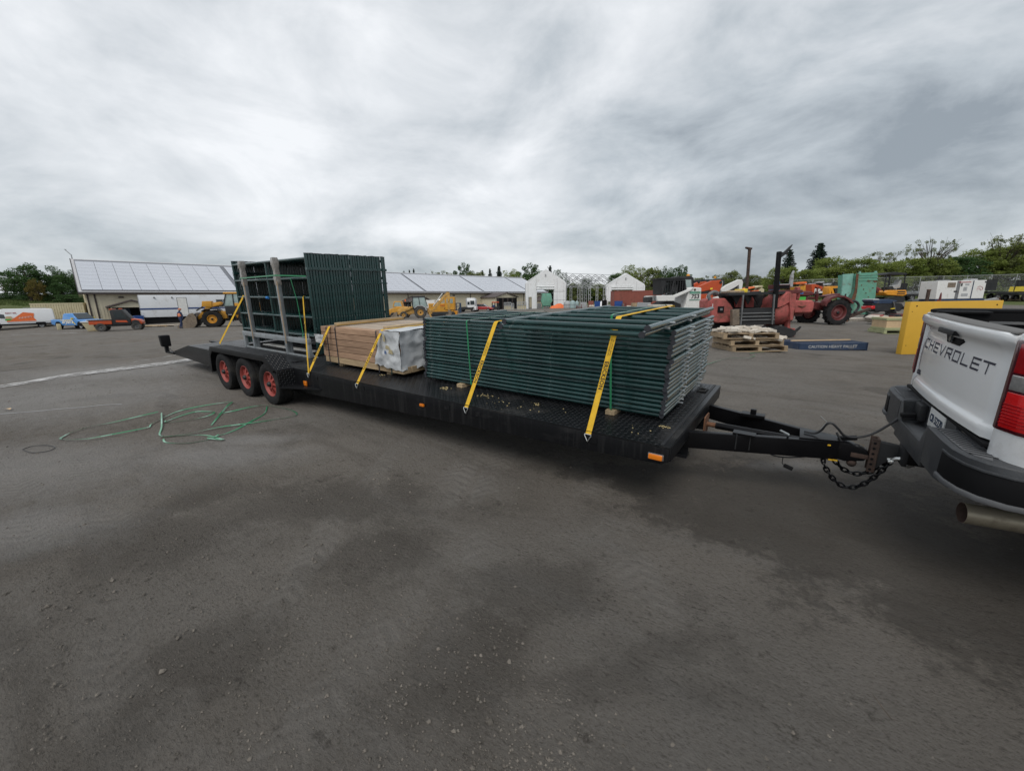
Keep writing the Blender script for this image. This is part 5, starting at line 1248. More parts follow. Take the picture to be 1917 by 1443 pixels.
# rear corners and lamps
plan = [(.055, .752), (.012, .756), (.020, .80), (.055, .88), (.11, .945), (.18, .985), (.33, 1.008), (.33, .752)]
planL = [(.04, .755), (.004, .757), (.012, .80), (.047, .885), (.103, .952), (.175, .993), (.30, 1.013), (.30, .95), (.15, .9)]
for s in (-1, 1):
    def pl(P_, o_=0): return [(x, s*y) for x, y in P_]
    b = mb(); b.prism(pl(plan), .86, 1.545, 'xy'); co = b.build('rear_corner', 'twhite', truck, bevel=.012)
    b = mb(); b.prism(pl(planL), 1.035, 1.512, 'xy'); la_ = b.build('tail_lamp', 'reddark', truck, bevel=.012)
    inner = [(x-.004 if x < .1 else x, y+(.004 if x > .03 else 0)) for x, y in planL]
    def lens(nm, za, zb_, m_, y_in, off):
        P_ = [(x-off, y+(off if x > .02 else 0)) for x, y in planL[2 if y_in else 1:7]]
        P2 = P_+[(x+.02, y-.02) for x, y in reversed(P_)]
        b = mb(); b.prism(pl(P2), za, zb_, 'xy'); return b.build(nm, m_, la_, bevel=.006)
    lens('upper_lens', 1.345, 1.495, 'redlens', 1, .003); lens('reverse_lens', 1.255, 1.335, 'clearlens', 1, .003); lens('lower_lens', 1.055, 1.245, 'redlens2', 1, .003)
    for k in range(7):
        b = mb(); P_ = [(x-.005, y+(.003 if x > .02 else 0)) for x, y in planL[2:5]]; P2 = P_+[(x+.012, y-.012) for x, y in reversed(P_)]
        b.prism(pl(P2), 1.075+k*.017, 1.083+k*.017, 'xy'); b.build('lens_rib', 'redlens', la_)
    # bed side with wheel arch
    arc = [(1.18+.52*math.cos(a), .42+.50*math.sin(a)) for a in [R_(180-i*12) for i in range(16)] if .42+.50*math.sin(a) >= .60]
    poly = [(.29, .66)]+arc+[(2.02, .60), (2.02, 1.56), (.29, 1.545)]
    b = mb(); b.prism(poly, s*1.009, s*.955, 'xz'); b.build('bed_side', 'twhite', truck, bevel=.008)
    b = mb(); b.prism([(x, s*y) for x, y in [(.06, .75), (.035, .80), (.07, .875), (.12, .935), (.19, .975), (.34, .998), (2.04, .998), (2.04, .85), (.12, .84)]], 1.546, 1.572, 'xy'); b.build('rail_cap', 'dark', truck, bevel=.008)
    b = mb(); b.b2((.09, s*.84, .90), (2.0, s*.87, 1.545)); b.b2((.082, s*.735, .90), (.36, s*.7495, 1.5455)); b.build('bed_liner', 'dark', truck)
    b = mb(); b.prism([(x, s*y) for x, y in [(.06, .7), (.06, .84), (.36, .84), (.36, .7)]], 1.546, 1.56, 'xy'); b.build('corner_cap', 'dark', truck)
    b = mb(); b.bar((.1, s*.83, 1.47), (2.0, s*.83, 1.47), .012, .02); b.build('cargo_rail', 'grey', truck)
    wheel(truck, (1.18, s*.86, .41), .41, .27, 'chrome', s, rin=.58, spokes=6, dish=.2)
    wheel(truck, (5.25, s*.86, .41), .41, .27, 'chrome', s, rin=.58, spokes=6, dish=.2)
b = mb(); b.b2((.08, -.86, .86), (2.0, .86, .90)); b.build('bed_floor', 'dark', truck)
b = mb(); b.b2((1.97, -.95, .6), (2.02, .95, 1.56)); b.build('bed_front', 'twhite', truck)
# cab and front, seen only from other places
cabp = [(2.06, .55), (2.06, 1.55), (2.20, 1.98), (3.75, 2.0), (4.45, 1.52), (6.0, 1.42), (6.15, 1.2), (6.15, .6), (5.8, .55), (5.72, .85), (5.25, .95), (4.78, .85), (4.7, .55)]
b = mb(); b.prism(cabp, -.98, .98, 'xz'); cab = b.build('cab', 'twhite', truck, bevel=.05, seg=3)
b = mb(); b.prism([(2.05, 1.60), (2.17, 1.93), (2.15, 1.93), (2.03, 1.60)], -.7, .7, 'xz'); b.build('rear_window', 'glass', cab)
for s in (-1, 1):
    for (xa, xb) in ((2.45, 3.2), (3.3, 4.15)):
        b = mb(); b.prism([(xa, 1.5), (xa+.03, 1.9), (min(xb, 3.7), 1.9), (xb, 1.52)], s*.975, s*.985, 'xz'); b.build('side_window', 'glass', cab)
b = mb(); b.b2((.25, -.5, .45), (5.8, -.38, .58)); b.b2((.25, .38, .45), (5.8, .5, .58)); b.b2((.3, -.5, .5), (.4, .5, .56)); b.build('chassis', 'dark', truck)
b = mb(); b.cyl((1.18, -.8, .41), (1.18, .8, .41), .09, 10); b.build('rear_axle', 'dark', truck, smooth=True)
# bumper: two step ends and a dropped centre
def outer(s): return [(.0, .345), (-.120, .345), (-.122, .60), (-.115, .76), (-.085, .86), (-.03, .935), (.06, .985), (.34, 1.01), (.34, .93), (.10, .90), (.035, .80), (.02, .345)]
for s in (-1, 1):
    P_ = [(x, s*y) for x, y in outer(s)]
    b = mb(); n_ = len(P_)
    lev = [(.625, .016), (.635, .004), (.80, 0), (.878, .0), (.885, .005)]
    rings = []
    for z, ins in lev:
        ring = []
        for i, (x, y) in enumerate(P_):
            rise = .055*max(0, (abs(y)-.6)/.4)+.0 if z < .7 else 0
            ring.append(Vector((x+(ins if x < .1 else 0), y-s*(ins*.7 if abs(y) > .8 else -ins*.3 if abs(y) < .4 else 0), z+rise)))
        rings.append(ring)
    b.loft(rings); be = b.build('bumper_end', 'tplastic', truck, smooth=True, angle=28)
    b = mb(); b.prism([(x*.9+(.008 if x < 0 else -.004), s*y*1.0-s*(0 if abs(y) > .4 else -.012)) for x, y in [(.015, .36), (-.105, .36), (-.106, .62), (-.098, .76), (-.07, .85), (.0, .90), (.03, .82)]], .8835, .890, 'xy'); sp_ = b.build('step_pad', 'tstep', be)
    for k in range(11):
        y = .40+k*.042; b = mb(); b.bar((-.088+.002*k, s*y, .8905), (-.002+.0035*k*(k > 6), s*(y+.028), .8905), .006, .003); b.build('groove', 'dark', sp_)
    # corner foot pocket: its shade painted as a dark raised panel, with a ledge below
    b = mb(); PK = [(-.1245, .66), (-.119, .76), (-.089, .862), (-.034, .939), (.056, .989), (.30, 1.012)]; P2 = PK+[(x+.02, y-.02) for x, y in reversed(PK)]
    b.prism([(x, s*y) for x, y in P2], .695, .83, 'xy'); pk = b.build('foot_pocket_shade', 'dark', be, bevel=.006)
    PK2 = [(x-.012, y+(.012 if x > -.1 else 0)) for x, y in PK]; P3 = PK2+[(x+.03, y-.03) for x, y in reversed(PK)]
    b = mb(); b.prism([(x, s*y) for x, y in P3], .668, .697, 'xy'); b.build('foot_ledge', 'tstep', be, bevel=.008)
    b = mb(); b.prism([(x, s*y) for x, y in [(x-.003, y+.003) for x, y in PK]+[(x+.02, y-.02) for x, y in reversed(PK)]], .83, .845, 'xy'); b.build('pocket_brow', 'tplastic', be, bevel=.004)
b = mb(); b.prism([(-.345, .885), (-.345, .60), (.345, .60), (.345, .885), (.315, .885), (.24, .745), (-.24, .745), (-.315, .885)], -.118, -.104, 'yz'); bc = b.build('bumper_centre', 'tplastic', truck, bevel=.01)
b = mb(); b.b2((-.112, -.33, .60), (.03, .33, .735)); b.build('centre_step', 'tstep', bc, bevel=.01)
b = mb(); b.b2((.0, -.36, .735), (.03, .36, .93)); b.build('plate_recess', 'tplastic', bc, bevel=.006)
b = mb(); b.b2((-.01, -.76, .915), (.04, .76, .94)); b.build('top_seal', 'dark', truck, bevel=.006)
b = mb(); b.b2((-.008, -.20, .775), (-.0005, .10, .925)); npl = b.build('licence_plate', 'tagwhite', truck, bevel=.002)
text_on('plate_number', 'CB 52270', .078, 'bluesteel', npl, (-.0095, -.05, .845), (0, -1, 0), (0, 0, 1), sx=.78, bold=.001)
b = mb(); b.b2((-.045, .16, .775), (.0, .30, .90)); sk = b.build('trailer_socket', 'mblack', truck, bevel=.012)
b = mb(); b.box((-.085, .23, .80), (.08, .06, .03), (0, -.15, 0)); b.cyl((-.13, .23, .79), (-.08, .23, .80), .014, 8); b.build('plug', 'dark', sk, bevel=.006)
for y in (-.25, -.29): b = mb(); b.cyl((-.012, y, .83), (0, y, .83), .012, 10); b.build('screw', 'grey', bc)
# receiver, drop mount and balls
b = mb(); b.b2((-.10, .05-.04, .47), (.35, .05+.09, .60)); rc = b.build('hitch_receiver', 'tongue', truck, bevel=.006)
b = mb(); b.b2((-.115, .0, .455), (-.085, .15, .615)); b.build('receiver_collar', 'mblack', rc, bevel=.006)
mt = thing('drop_hitch', 'rusty drop hitch with two balls between truck and trailer', 'hitch', (1.28, 1.10, 0), TY*.4, rig=True)
b = mb(); b.b2((-.02, -.045, .325), (.02, -.03, .605)); b.b2((-.02, .03, .325), (.02, .045, .605)); b.b2((.015, -.045, .325), (.03, .045, .605)); b.build('upright_channel', 'rustdark', mt, bevel=.004)
for k in range(6):
    for s in (-1, 1): b = mb(); b.cyl((.0, s*.0455, .35+k*.044), (.0, s*.047, .35+k*.044), .010, 8); b.build('pin_hole', 'dark', mt)
b = mb(); b.prism([(.03, .58), (.17, .565), (.17, .49), (.08, .42), (.03, .35)], -.03, .03, 'xz'); b.build('gusset', 'mblack', mt, bevel=.004)
b = mb(); b.b2((.15, -.032, .495), (.30, .032, .562)); b.build('shank', 'rustdark', mt, bevel=.004)
b = mb(); b.b2((-.13, -.03, .42), (-.02, .03, .46)); b.build('ball_platform', 'rustdark', mt, bevel=.006)
b = mb(); b.sphere((-.11, 0, .362), .034, 14, 10); b.cyl((-.11, 0, .38), (-.11, 0, .425), .02, 10); b.build('lower_ball', 'rustdark', mt, smooth=True)
b = mb(); b.sphere((-.10, 0, .50), .028, 14, 10); b.build('upper_ball', 'mblack', mt, smooth=True)
# shackle hook holding the chains
hk = thing('shackle', 'silver shackle hook joining the safety chains to the receiver', 'shackle', (1.42, 1.06, 0), 0, rig=True)
b = mb(); b.tube([(-.03, -.02, .46), (-.01, -.035, .485), (.03, -.04, .495), (.07, -.035, .48), (.085, -.02, .45), (.07, 0, .425), (.05, .01, .43)], [.013, .016, .017, .017, .016, .014, .010], 10); b.build('hook', 'steel', hk, smooth=True)
for dy in (-.03, .015): b = mb(); b.cyl((-.05, dy, .452), (-.02, dy, .458), .014, 8); b.cyl((-.035, dy-.025, .455), (-.035, dy+.025, .455), .008, 6); b.build('pin', 'steel', hk, smooth=True)
# exhaust tip
b = mb(); n_ = 22; ax = Vector((1, .10, .0)); c0_ = Vector((.02, -.67, .472))
b.loft([b.ring(c0_, ax, .060, n_), b.ring(c0_+ax*.5, ax, .058, n_), b.ring(c0_+ax*.9, ax, .05, n_)], False); ib = mb(); ib.loft([b.ring(c0_+ax*.9, ax, .046, n_), b.ring(c0_+ax*.3, ax, .05, n_), b.ring(c0_, ax, .0565, n_), b.ring(c0_, ax, .060, n_)], False)
ex = b.build('exhaust_tip', 'exh', truck, smooth=True)
b = mb(); b.cyl(c0_+ax*.28, c0_+ax*.30, .049, 20); b.build('dark_bore', 'dark', ex); ib.build('bore_liner', 'rustdark', ex, smooth=True)

# ------------------------------------------------------------------ yard, left side
def face(a): return RZ+a
class PF:
    """metres per photo pixel at one spot of the yard, local frame x right, y away, z up"""
    def __init__(s, x0, yb, z): s.x0, s.yb, s.k, s.l = x0, yb, z/FPX, (x0-1018)/3550
    def __call__(s, x, y): return ((x-s.x0-(s.yb-y)*s.l)*s.k, (s.yb-y)*s.k)

def side_body(parent, name, prof, w, m_, bevel=.06, taper=0, zt=None, seg=3):
    """side profile (x, z) lofted across the width, narrower above zt"""
    b = mb(); rings = []
    for y in (-w/2, w/2):
        rings.append([Vector((x, y*(1-(taper*max(0, z-zt) if zt else 0)), z)) for x, z in prof])
    b.loft(rings); return b.build(name, m_, parent, bevel=bevel, seg=seg)
def plate(parent, name, prof, y, m_, t=.012, taper=0, zt=0, w=1.):
    b = mb(); s_ = 1 if y > 0 else -1
    r0 = [Vector((x, y*(1-taper*max(0, z-zt)), z)) for x, z in prof]; r1 = [Vector((v.x, v.y+s_*t, v.z)) for v in r0]
    b.loft([r0, r1]); return b.build(name, m_, parent)

# white van
van = thing('cargo_van', 'white high-roof cargo van with a red-orange graphic on its side', 'van', G['van'], face(math.pi+.82)); van.scale = (.86, .86, .86)
vp = [(-3.15, .45), (-3.2, 1.2), (-3.15, 2.4), (-3.0, 2.52), (1.0, 2.56), (1.6, 2.42), (2.35, 1.55), (3.05, 1.28), (3.3, 1.0), (3.32, .45)]
vb = side_body(van, 'body', vp, 2.05, 'vanwhite', .09, .07, 1.3)
plate(van, 'side_window', [(1.0, 1.35), (1.05, 1.85), (1.55, 1.95), (2.05, 1.45)], 1.015, 'glass', taper=.05, zt=1.3)
plate(van, 'windscreen_side', [(1.75, 2.2), (1.62, 2.25), (2.32, 1.5), (2.4, 1.5)], .98, 'glass')
plate(van, 'sill', [(-3.1, .46), (-3.1, .66), (3.2, .66), (3.2, .46)], 1.03, 'dark')
plate(van, 'rub_strip', [(-3.1, .78), (-3.1, .86), (.9, .86), (.9, .78)], 1.03, 'palegrey')
gfx = plate(van, 'graphic', [(-1.55, .95), (.95, .92), (.9, 1.25), (.25, 1.42), (-.55, 2.1), (-1.45, 1.95), (-1.35, 1.4)], 1.034, 'orange2', .004, .05, 1.3)
plate(van, 'graphic_patch', [(.35, 1.25), (1.0, 1.2), (.95, 1.6), (.5, 1.62)], 1.04, 'crate', .004, .05, 1.3)
plate(van, 'graphic_patch', [(.55, 1.12), (1.05, 1.1), (1.05, 1.28), (.6, 1.3)], 1.046, 'limegreen', .004)
for k, (x_, z_, w_) in enumerate(((-.10, 1.28, .30), (-.38, 1.33, .30), (-.66, 1.37, .30), (-.94, 1.42, .26))):
    b = mb(); b.tube([(x_, 1.032, z_), (x_-.06, 1.03, z_+.20), (x_-.12, 1.032, z_+.02), (x_-.17, 1.03, z_+.19), (x_-.24, 1.032, z_+.03)], .028, 5); b.build('script_stroke', 'white', van)
text_on('lettering', 'RENT ME.', .22, 'carred', van, (.45, 1.005, 2.0), (-1, 0, 0), (0, 0, 1), bold=.006)
for x in (-1.85, 1.95):
    for s in (-1, 1): wheel(van, (x, s*.87, .36), .36, .24, 'palegrey', s, rin=.62)
    b = mb(); b.prism([(x-.5, .45), (x-.44, .72), (x-.2, .86), (x+.2, .86), (x+.44, .72), (x+.5, .45)], 1.018, 1.038, 'xz'); b.build('wheel_arch', 'dark', van)
b = mb(); b.bar((-2.6, 0, 2.60), (-.6, 0, 2.62), .9, .05); b.build('roof_vent', 'palegrey', van)
b = mb(); b.box((2.0, 1.15, 1.5), (.1, .18, .3)); b.build('mirror', 'dark', van, bevel=.03)
# beige container behind
cn = thing('storage_box', 'beige corrugated storage container between the van and the blue pickup', 'container', on(px(124, 607, 50)), face(.5))
def container(parent, L, W, H, m_, pitch=.22):
    b = mb(); b.b2((-L/2, -W/2, .1), (L/2, W/2, H)); b.build('shell', m_, parent)
    n_ = int(L/pitch)
    for i in range(n_):
        b = mb(); x = -L/2+.1+i*pitch; b.b2((x, -W/2-.04, .2), (x+pitch*.5, -W/2+.005, H-.12)); b.build('corrugation', m_, parent)
    b = mb(); b.b2((-L/2-.02, -W/2-.05, H-.12), (L/2+.02, W/2+.02, H+.02)); b.build('top_rail', m_, parent)
    b = mb(); b.b2((-L/2-.02, -W/2-.05, .02), (L/2+.02, W/2+.02, .2)); b.build('bottom_rail', m_, parent)
container(cn, 4.6, 2.2, 2.2, 'beigecont')

# blue pickup
pk_ = thing('blue_pickup', 'bright blue pickup truck with white lettering and yellow mirrors by the building corner', 'pickup truck', G['pickup'], face(-.22)); pk_.scale = (.87, .87, .87)
side_body(pk_, 'lower_body', [(-2.9, .55), (-2.95, 1.15), (-.95, 1.18), (1.15, 1.18), (2.6, 1.08), (2.9, .95), (2.95, .5), (2.2, .42), (-2.2, .42)], 1.95, 'pblue', .09)
side_body(pk_, 'cab', [(-1.05, 1.14), (-.9, 1.78), (-.6, 1.88), (.55, 1.88), (1.35, 1.16)], 1.85, 'pblue', .08, .18, 1.15)
plate(pk_, 'rear_window', [(-.80, 1.24), (-.72, 1.72), (-.1, 1.75), (-.1, 1.24)], -.90, 'glass', taper=.17, zt=1.15); plate(pk_, 'front_window', [(.0, 1.24), (.0, 1.75), (.45, 1.75), (1.0, 1.26)], -.90, 'glass', taper=.17, zt=1.15)
b = mb(); b.add([(.62, -.72, 1.83), (.62, .72, 1.83), (1.36, .82, 1.2), (1.36, -.82, 1.2), (.66, -.72, 1.86), (.66, .72, 1.86), (1.42, .82, 1.22), (1.42, -.82, 1.22)], [(0, 1, 2, 3), (7, 6, 5, 4), (0, 4, 5, 1), (1, 5, 6, 2), (2, 6, 7, 3), (3, 7, 4, 0)]); b.build('windscreen', 'glass', pk_)
b = mb(); b.b2((-2.85, -.8, 1.1), (-1.1, .8, 1.19)); b.build('bed_opening', 'dark', pk_)
b = mb(); b.box((2.94, 0, .86), (.06, 1.3, .3)); b.build('grille', 'mblack', pk_, bevel=.02)
b = mb(); b.box((2.95, 0, 1.04), (.05, 1.7, .07)); b.build('bonnet_edge', 'palegrey', pk_, bevel=.02)
for s in (-1, 1):
    b = mb(); b.box((2.86, s*.82, .9), (.16, .28, .24)); b.build('headlight', 'palegrey', pk_, bevel=.04)
    b = mb(); b.box((.9, s*1.08, 1.25), (.12, .22, .2)); b.build('mirror', 'bryyellow', pk_, bevel=.03)
    b = mb(); b.box((-2.93, s*.88, .98), (.06, .14, .3)); b.build('tail_lamp', 'redlens', pk_, bevel=.02)
    for x in (-1.75, 1.85):
        wheel(pk_, (x, s*.84, .38), .38, .26, 'palegrey', s, rin=.62, spokes=6)
        b = mb(); b.prism([(x-.52, .42), (x-.46, .72), (x-.22, .9), (x+.22, .9), (x+.46, .72), (x+.52, .42)], s*.965, s*.985, 'xz'); b.build('wheel_arch', 'dark', pk_)
b = mb(); b.box((2.98, 0, .56), (.14, 1.8, .22)); b.build('front_bumper', 'bryyellow', pk_, bevel=.03)
text_on('lettering', "Bryan's", .62, 'white', pk_, (-.15, -.995, .88), (1, 0, 0), (0, 0, 1), bold=.018, shear=.35)['kind'] = 'stuff'
plate(pk_, 'swoosh', [(-1.3, 1.1), (.6, 1.12), (1.15, .55), (1.0, .55), (.5, 1.02), (-1.3, 1.04)], -.985, 'bryyellow', .004)
# cracked pale tub and small concrete block by the pickup
tu = thing('plastic_tub', 'dented off-white tub lying on its base between the blue pickup and the orange utility vehicle', 'tub', G['tub'], face(.6))
f_ = PF(180, 620, 36.5)
b = mb(); b.add([(-.78, -.45, .85), (.72, -.45, .80), (.66, -.38, 0), (-.45, -.38, 0), (-.78, .45, .85), (.72, .45, .8), (.66, .38, 0), (-.45, .38, 0)], [(0, 1, 2, 3), (7, 6, 5, 4), (0, 4, 5, 1), (1, 5, 6, 2), (2, 6, 7, 3), (3, 7, 4, 0)]); b.build('shell', 'beigecont', tu, bevel=.05)
b = mb(); b.b2((-.82, -.5, .80), (.76, .5, .88)); b.build('rim', 'owhite', tu, bevel=.03)
b = mb(); b.b2((-.1, -.40, .1), (.0, -.36, .75)); b.b2((.3, -.42, .1), (.42, -.36, .75)); b.build('rib', 'crate', tu)
bk = mb(); bk.b2((-.2, -.15, 0), (.22, .15, .62)); o = bk.build('concrete_block', 'beigecont', bevel=.03); o.location = on(px(111, 614, 42.2)); tag(o, 'small pale block standing under the tail of the blue pickup', 'block')
# orange and black utility vehicle
def utility_vehicle(root, k=1.):
    S_ = Matrix.Scale(k, 4)
    def B():
        b = mb(); b.X = S_; return b
    b = B(); b.prism([(-1.75, .62), (-1.75, .98), (-.28, .98), (-.28, .62)], -.72, .72, 'xz'); b.build('cargo_box', 'orange', root, bevel=.03)
    b = B(); b.b2((-1.82, -.76, .96), (-.25, .76, 1.02)); b.build('box_rail', 'mblack', root)
    b = B(); b.prism([(-1.5, .42), (-1.5, .62), (1.35, .62), (1.45, .42)], -.6, .6, 'xz'); b.build('chassis', 'mblack', root, bevel=.03)
    b = B(); b.prism([(-.25, .55), (-.28, 1.75), (-.1, 1.88), (.52, 1.88), (.98, 1.1), (.98, .55)], -.74, .74, 'xz'); cab_ = b.build('cab', 'mblack', root, bevel=.05)
    for s in (-1, 1):
        b = B(); b.prism([(-.05, 1.15), (-.05, 1.68), (.42, 1.70), (.75, 1.12)], s*.742, s*.752, 'xz'); b.build('door_window', 'glass', cab_)
        b = B(); b.prism([(.0, .78), (.0, .95), (.7, .92), (.78, .74)], s*.742, s*.756, 'xz'); b.build('door_panel', 'orange', cab_)
        for x in (-1.05, 1.28): wheel(root, Vector((x, s*.62, .36))*k, .36*k, .28*k, 'grey', s, rin=.5, tmat='rubbergrey')
    b = B(); b.prism([(.98, .55), (.98, 1.06), (1.55, .95), (1.72, .75), (1.68, .55)], -.66, .66, 'xz'); b.build('bonnet', 'orange', root, bevel=.05)
    b = B(); b.prism([(1.0, .56), (1.05, .86), (1.28, .96), (1.5, .86), (1.58, .56)], -.76, -.68, 'xz'); b.prism([(1.0, .56), (1.05, .86), (1.28, .96), (1.5, .86), (1.58, .56)], .68, .76, 'xz'); b.build('mudguard', 'mblack', root)
    b = B(); b.b2((-.3, -.72, 1.86), (-.1, .72, 1.95)); b.b2((.25, -.3, 1.88), (.45, .1, 1.97)); b.build('beacon_bar', 'orange', root, bevel=.02)
utv = thing('utility_vehicle', 'orange and black cabbed utility vehicle parked before the porch', 'utility vehicle', G['utv'], face(.58)); utility_vehicle(utv, 1.0)
bn = mb(); bn.add([(-.32, -.3, 0), (.32, -.3, 0), (.32, .3, 0), (-.32, .3, 0), (-.4, -.38, .95), (.4, -.38, .95), (.4, .38, .95), (-.4, .38, .95)], [(0, 3, 2, 1), (4, 5, 6, 7), (0, 1, 5, 4), (1, 2, 6, 5), (2, 3, 7, 6), (3, 0, 4, 7)]); bn.b2((-.42, -.42, .95), (.42, .42, 1.03)); o = bn.build('wheelie_bin', 'binblue', bevel=.03); o.location = on(px(262, 607, 46)); tag(o, 'blue wheeled bin under the porch roof', 'bin')

# white office trailer with a blue stripe
of = thing('office_trailer', 'long white site office trailer with a dark blue stripe before the building', 'office trailer', on(px(268, 603, 47)), math.atan2(BD.y, BD.x)-.10)
LO = 13.5
b = mb(); b.b2((0, -1.2, .75), (LO, 1.2, 3.3)); ob = b.build('body', 'owhite', of, bevel=.04)
b = mb(); b.b2((-.01, -1.215, 1.62), (3.4, -1.195, 1.80)); b.b2((4.35, -1.215, 1.62), (LO+.01, -1.195, 1.80)); b.build('stripe', 'blue', ob)
b = mb(); b.b2((3.45, -1.225, .95), (4.3, -1.198, 2.95)); dr = b.build('door', 'white', ob)
b = mb(); b.b2((3.40, -1.212, .9), (3.45, -1.19, 3.0)); b.b2((4.3, -1.212, .9), (4.35, -1.19, 3.0)); b.b2((3.45, -1.212, 2.95), (4.3, -1.19, 3.0)); b.build('door_frame', 'grey', dr)
for x in (7.2, 11):
    b = mb(); b.b2((x, -1.22, 1.75), (x+1.5, -1.198, 2.75)); wn_ = b.build('window', 'palegrey', ob)
    for k in range(2): b = mb(); b.b2((x+.06+k*.72, -1.232, 1.82), (x+.7+k*.72, -1.215, 2.68)); b.build('pane', 'glass', wn_)
b = mb(); b.b2((.2, -1.0, 0), (LO-.2, 1.0, .74)); b.build('underframe', 'dark', of)
for x in (1.4, 3.0, 9.2): b = mb(); b.box((x, -1.25, 3.0), (.12, .1, .14)); b.build('lamp', 'grey', ob)
b = mb(); b.b2((-.03, -1.21, .75), (.03, -1.17, 3.28)); b.build('corner_trim', 'palegrey', ob)
# loose boards on the ground
q = random.Random(4)
for i, (x, y, rz_, L_) in enumerate(((296, 610, .05, 2.2), (318, 608, -.1, 2.0), (322, 612.5, .12, 1.6), (338, 609, .0, 1.5))):
    b = mb(); b.b2((-L_/2, -.5, 0), (L_/2, .5, .05)); b.b2((-L_/2, -.45, -.1), (-L_/2+.12, .45, 0)); b.b2((L_/2-.12, -.45, -.1), (L_/2, .45, 0)); o = b.build('loose_board', ('crate', 'stonewhite', 'pallet', 'stonewhite')[i]); p_ = on(px(x, y, 41+i*.3)); o.location = p_+Vector((0, 0, .1)); o.rotation_euler.z = face(rz_)
    tag(o, ('weathered plywood sheet left of the pale boards by the office trailer', 'pale board farthest back in the pile by the office trailer', 'pale board nearest the camera in the pile by the office trailer', 'pale board beside the worker by the office trailer')[i], 'board', 'boards by the office trailer')

# worker in an orange vest: one skinned body
pe = thing('person', 'person in a dark jacket, orange vest and cap walking away', 'person', G['person'], face(math.pi/2-.3))
def skin(name, joints, edges, mat_, parent, sub=2):
    me = bpy.data.meshes.new(name); me.from_pydata([j[0] for j in joints], edges, []); me.materials.append(M[mat_]); o = obj(name, me, parent)
    md = o.modifiers.new('skin', 'SKIN'); o.modifiers.new('sub', 'SUBSURF').levels = sub; o.modifiers['sub'].render_levels = sub
    for v, j in zip(me.skin_vertices[0].data, joints): v.radius = (j[1], j[2] if len(j) > 2 else j[1])
    me.skin_vertices[0].data[0].use_root = True
    dg = bpy.context.evaluated_depsgraph_get(); m2 = bpy.data.meshes.new_from_object(o.evaluated_get(dg)); o.modifiers.clear(); o.data = m2
    for p_ in m2.polygons: p_.use_smooth = True
    return o
J = [((0, 0, .95), .13, .16), ((0, 0, 1.15), .12, .15), ((.02, 0, 1.38), .13, .19), ((.03, 0, 1.50), .055, .06), ((.05, 0, 1.60), .085, .075), ((.06, 0, 1.72), .075, .07),
     ((.02, .19, 1.42), .06), ((-.02, .27, 1.15), .045), ((.1, .27, .93), .035), ((.16, .27, .85), .03),
     ((.02, -.19, 1.42), .06), ((.06, -.26, 1.15), .045), ((.02, -.28, .92), .035), ((.03, -.28, .84), .03),
     ((.0, .10, .88), .095), ((.14, .10, .50), .065), ((.05, .10, .09), .05), ((.18, .11, .04), .04),
     ((.0, -.10, .88), .095), ((-.06, -.10, .50), .065), ((-.25, -.10, .12), .05), ((-.12, -.11, .04), .04)]
E_ = [(0, 1), (1, 2), (2, 3), (3, 4), (4, 5), (2, 6), (6, 7), (7, 8), (8, 9), (2, 10), (10, 11), (11, 12), (12, 13), (0, 14), (14, 15), (15, 16), (16, 17), (0, 18), (18, 19), (19, 20), (20, 21)]
skin('body', J, E_, 'navy', pe)
skin('vest', [((0, 0, 1.0), .155, .18), ((0, 0, 1.15), .145, .175), ((.02, 0, 1.40), .15, .205)], [(0, 1), (1, 2)], 'vest', pe)
b = mb(); b.sphere((.055, 0, 1.66), .098, 12, 8, (1, .9, 1.12)); b.build('head', 'skin', pe, smooth=True)
b = mb(); b.sphere((.06, 0, 1.73), .105, 12, 8, (1, .92, .62)); b.cyl((.12, 0, 1.72), (.2, 0, 1.70), .07, 10); b.build('cap', 'vest', pe, smooth=True)

# yellow wheel loader, bucket to the left
wl_ = thing('wheel_loader', 'yellow wheel loader with a big worn bucket, partly hidden by the green panels', 'wheel loader', on(px(437, 612.5, 40)), face(math.pi+.5))
for x, s in ((1.45, 1), (1.45, -1), (-1.45, 1), (-1.45, -1)): wheel(wl_, (x, s*1.0, .80), .80, .62, 'yellow', s, rin=.50, lugs=18, tmat='rubber', dish=.28)
side_body(wl_, 'front_frame', [(.3, .8), (.3, 1.5), (1.0, 1.55), (1.9, 1.2), (1.9, .7)], .9, 'yellow', .05)
side_body(wl_, 'rear_body', [(-2.9, .9), (-3.0, 1.9), (-2.8, 2.25), (-.4, 2.3), (-.3, 1.3), (-.5, .8)], 1.4, 'yellow', .08)
side_body(wl_, 'mudguard', [(.75, 1.55), (1.0, 1.78), (1.9, 1.78), (2.2, 1.6), (2.2, 1.5), (1.9, 1.7), (1.0, 1.7), (.8, 1.5)], 2.5, 'mblack', .02)
side_body(wl_, 'cab_base', [(-1.2, 1.2), (-1.2, 2.0), (.35, 2.0), (.35, 1.2)], 1.6, 'mblack', .04)
cb_ = side_body(wl_, 'cab_glass', [(-1.1, 2.0), (-1.0, 3.15), (.1, 3.15), (.45, 2.0)], 1.35, 'cabglass', .03)
side_body(wl_, 'cab_roof', [(-1.2, 3.15), (-1.15, 3.32), (.3, 3.32), (.35, 3.15)], 1.5, 'yellow', .04)
for (x0, x1) in ((-1.12, -1.02), (.46, .13), (-.4, -.42)):
    for s in (-1, 1): b = mb(); b.bar((x0, s*.68, 2.0), (x1, s*.68, 3.16), .09, .09); b.build('cab_post', 'mblack', wl_)
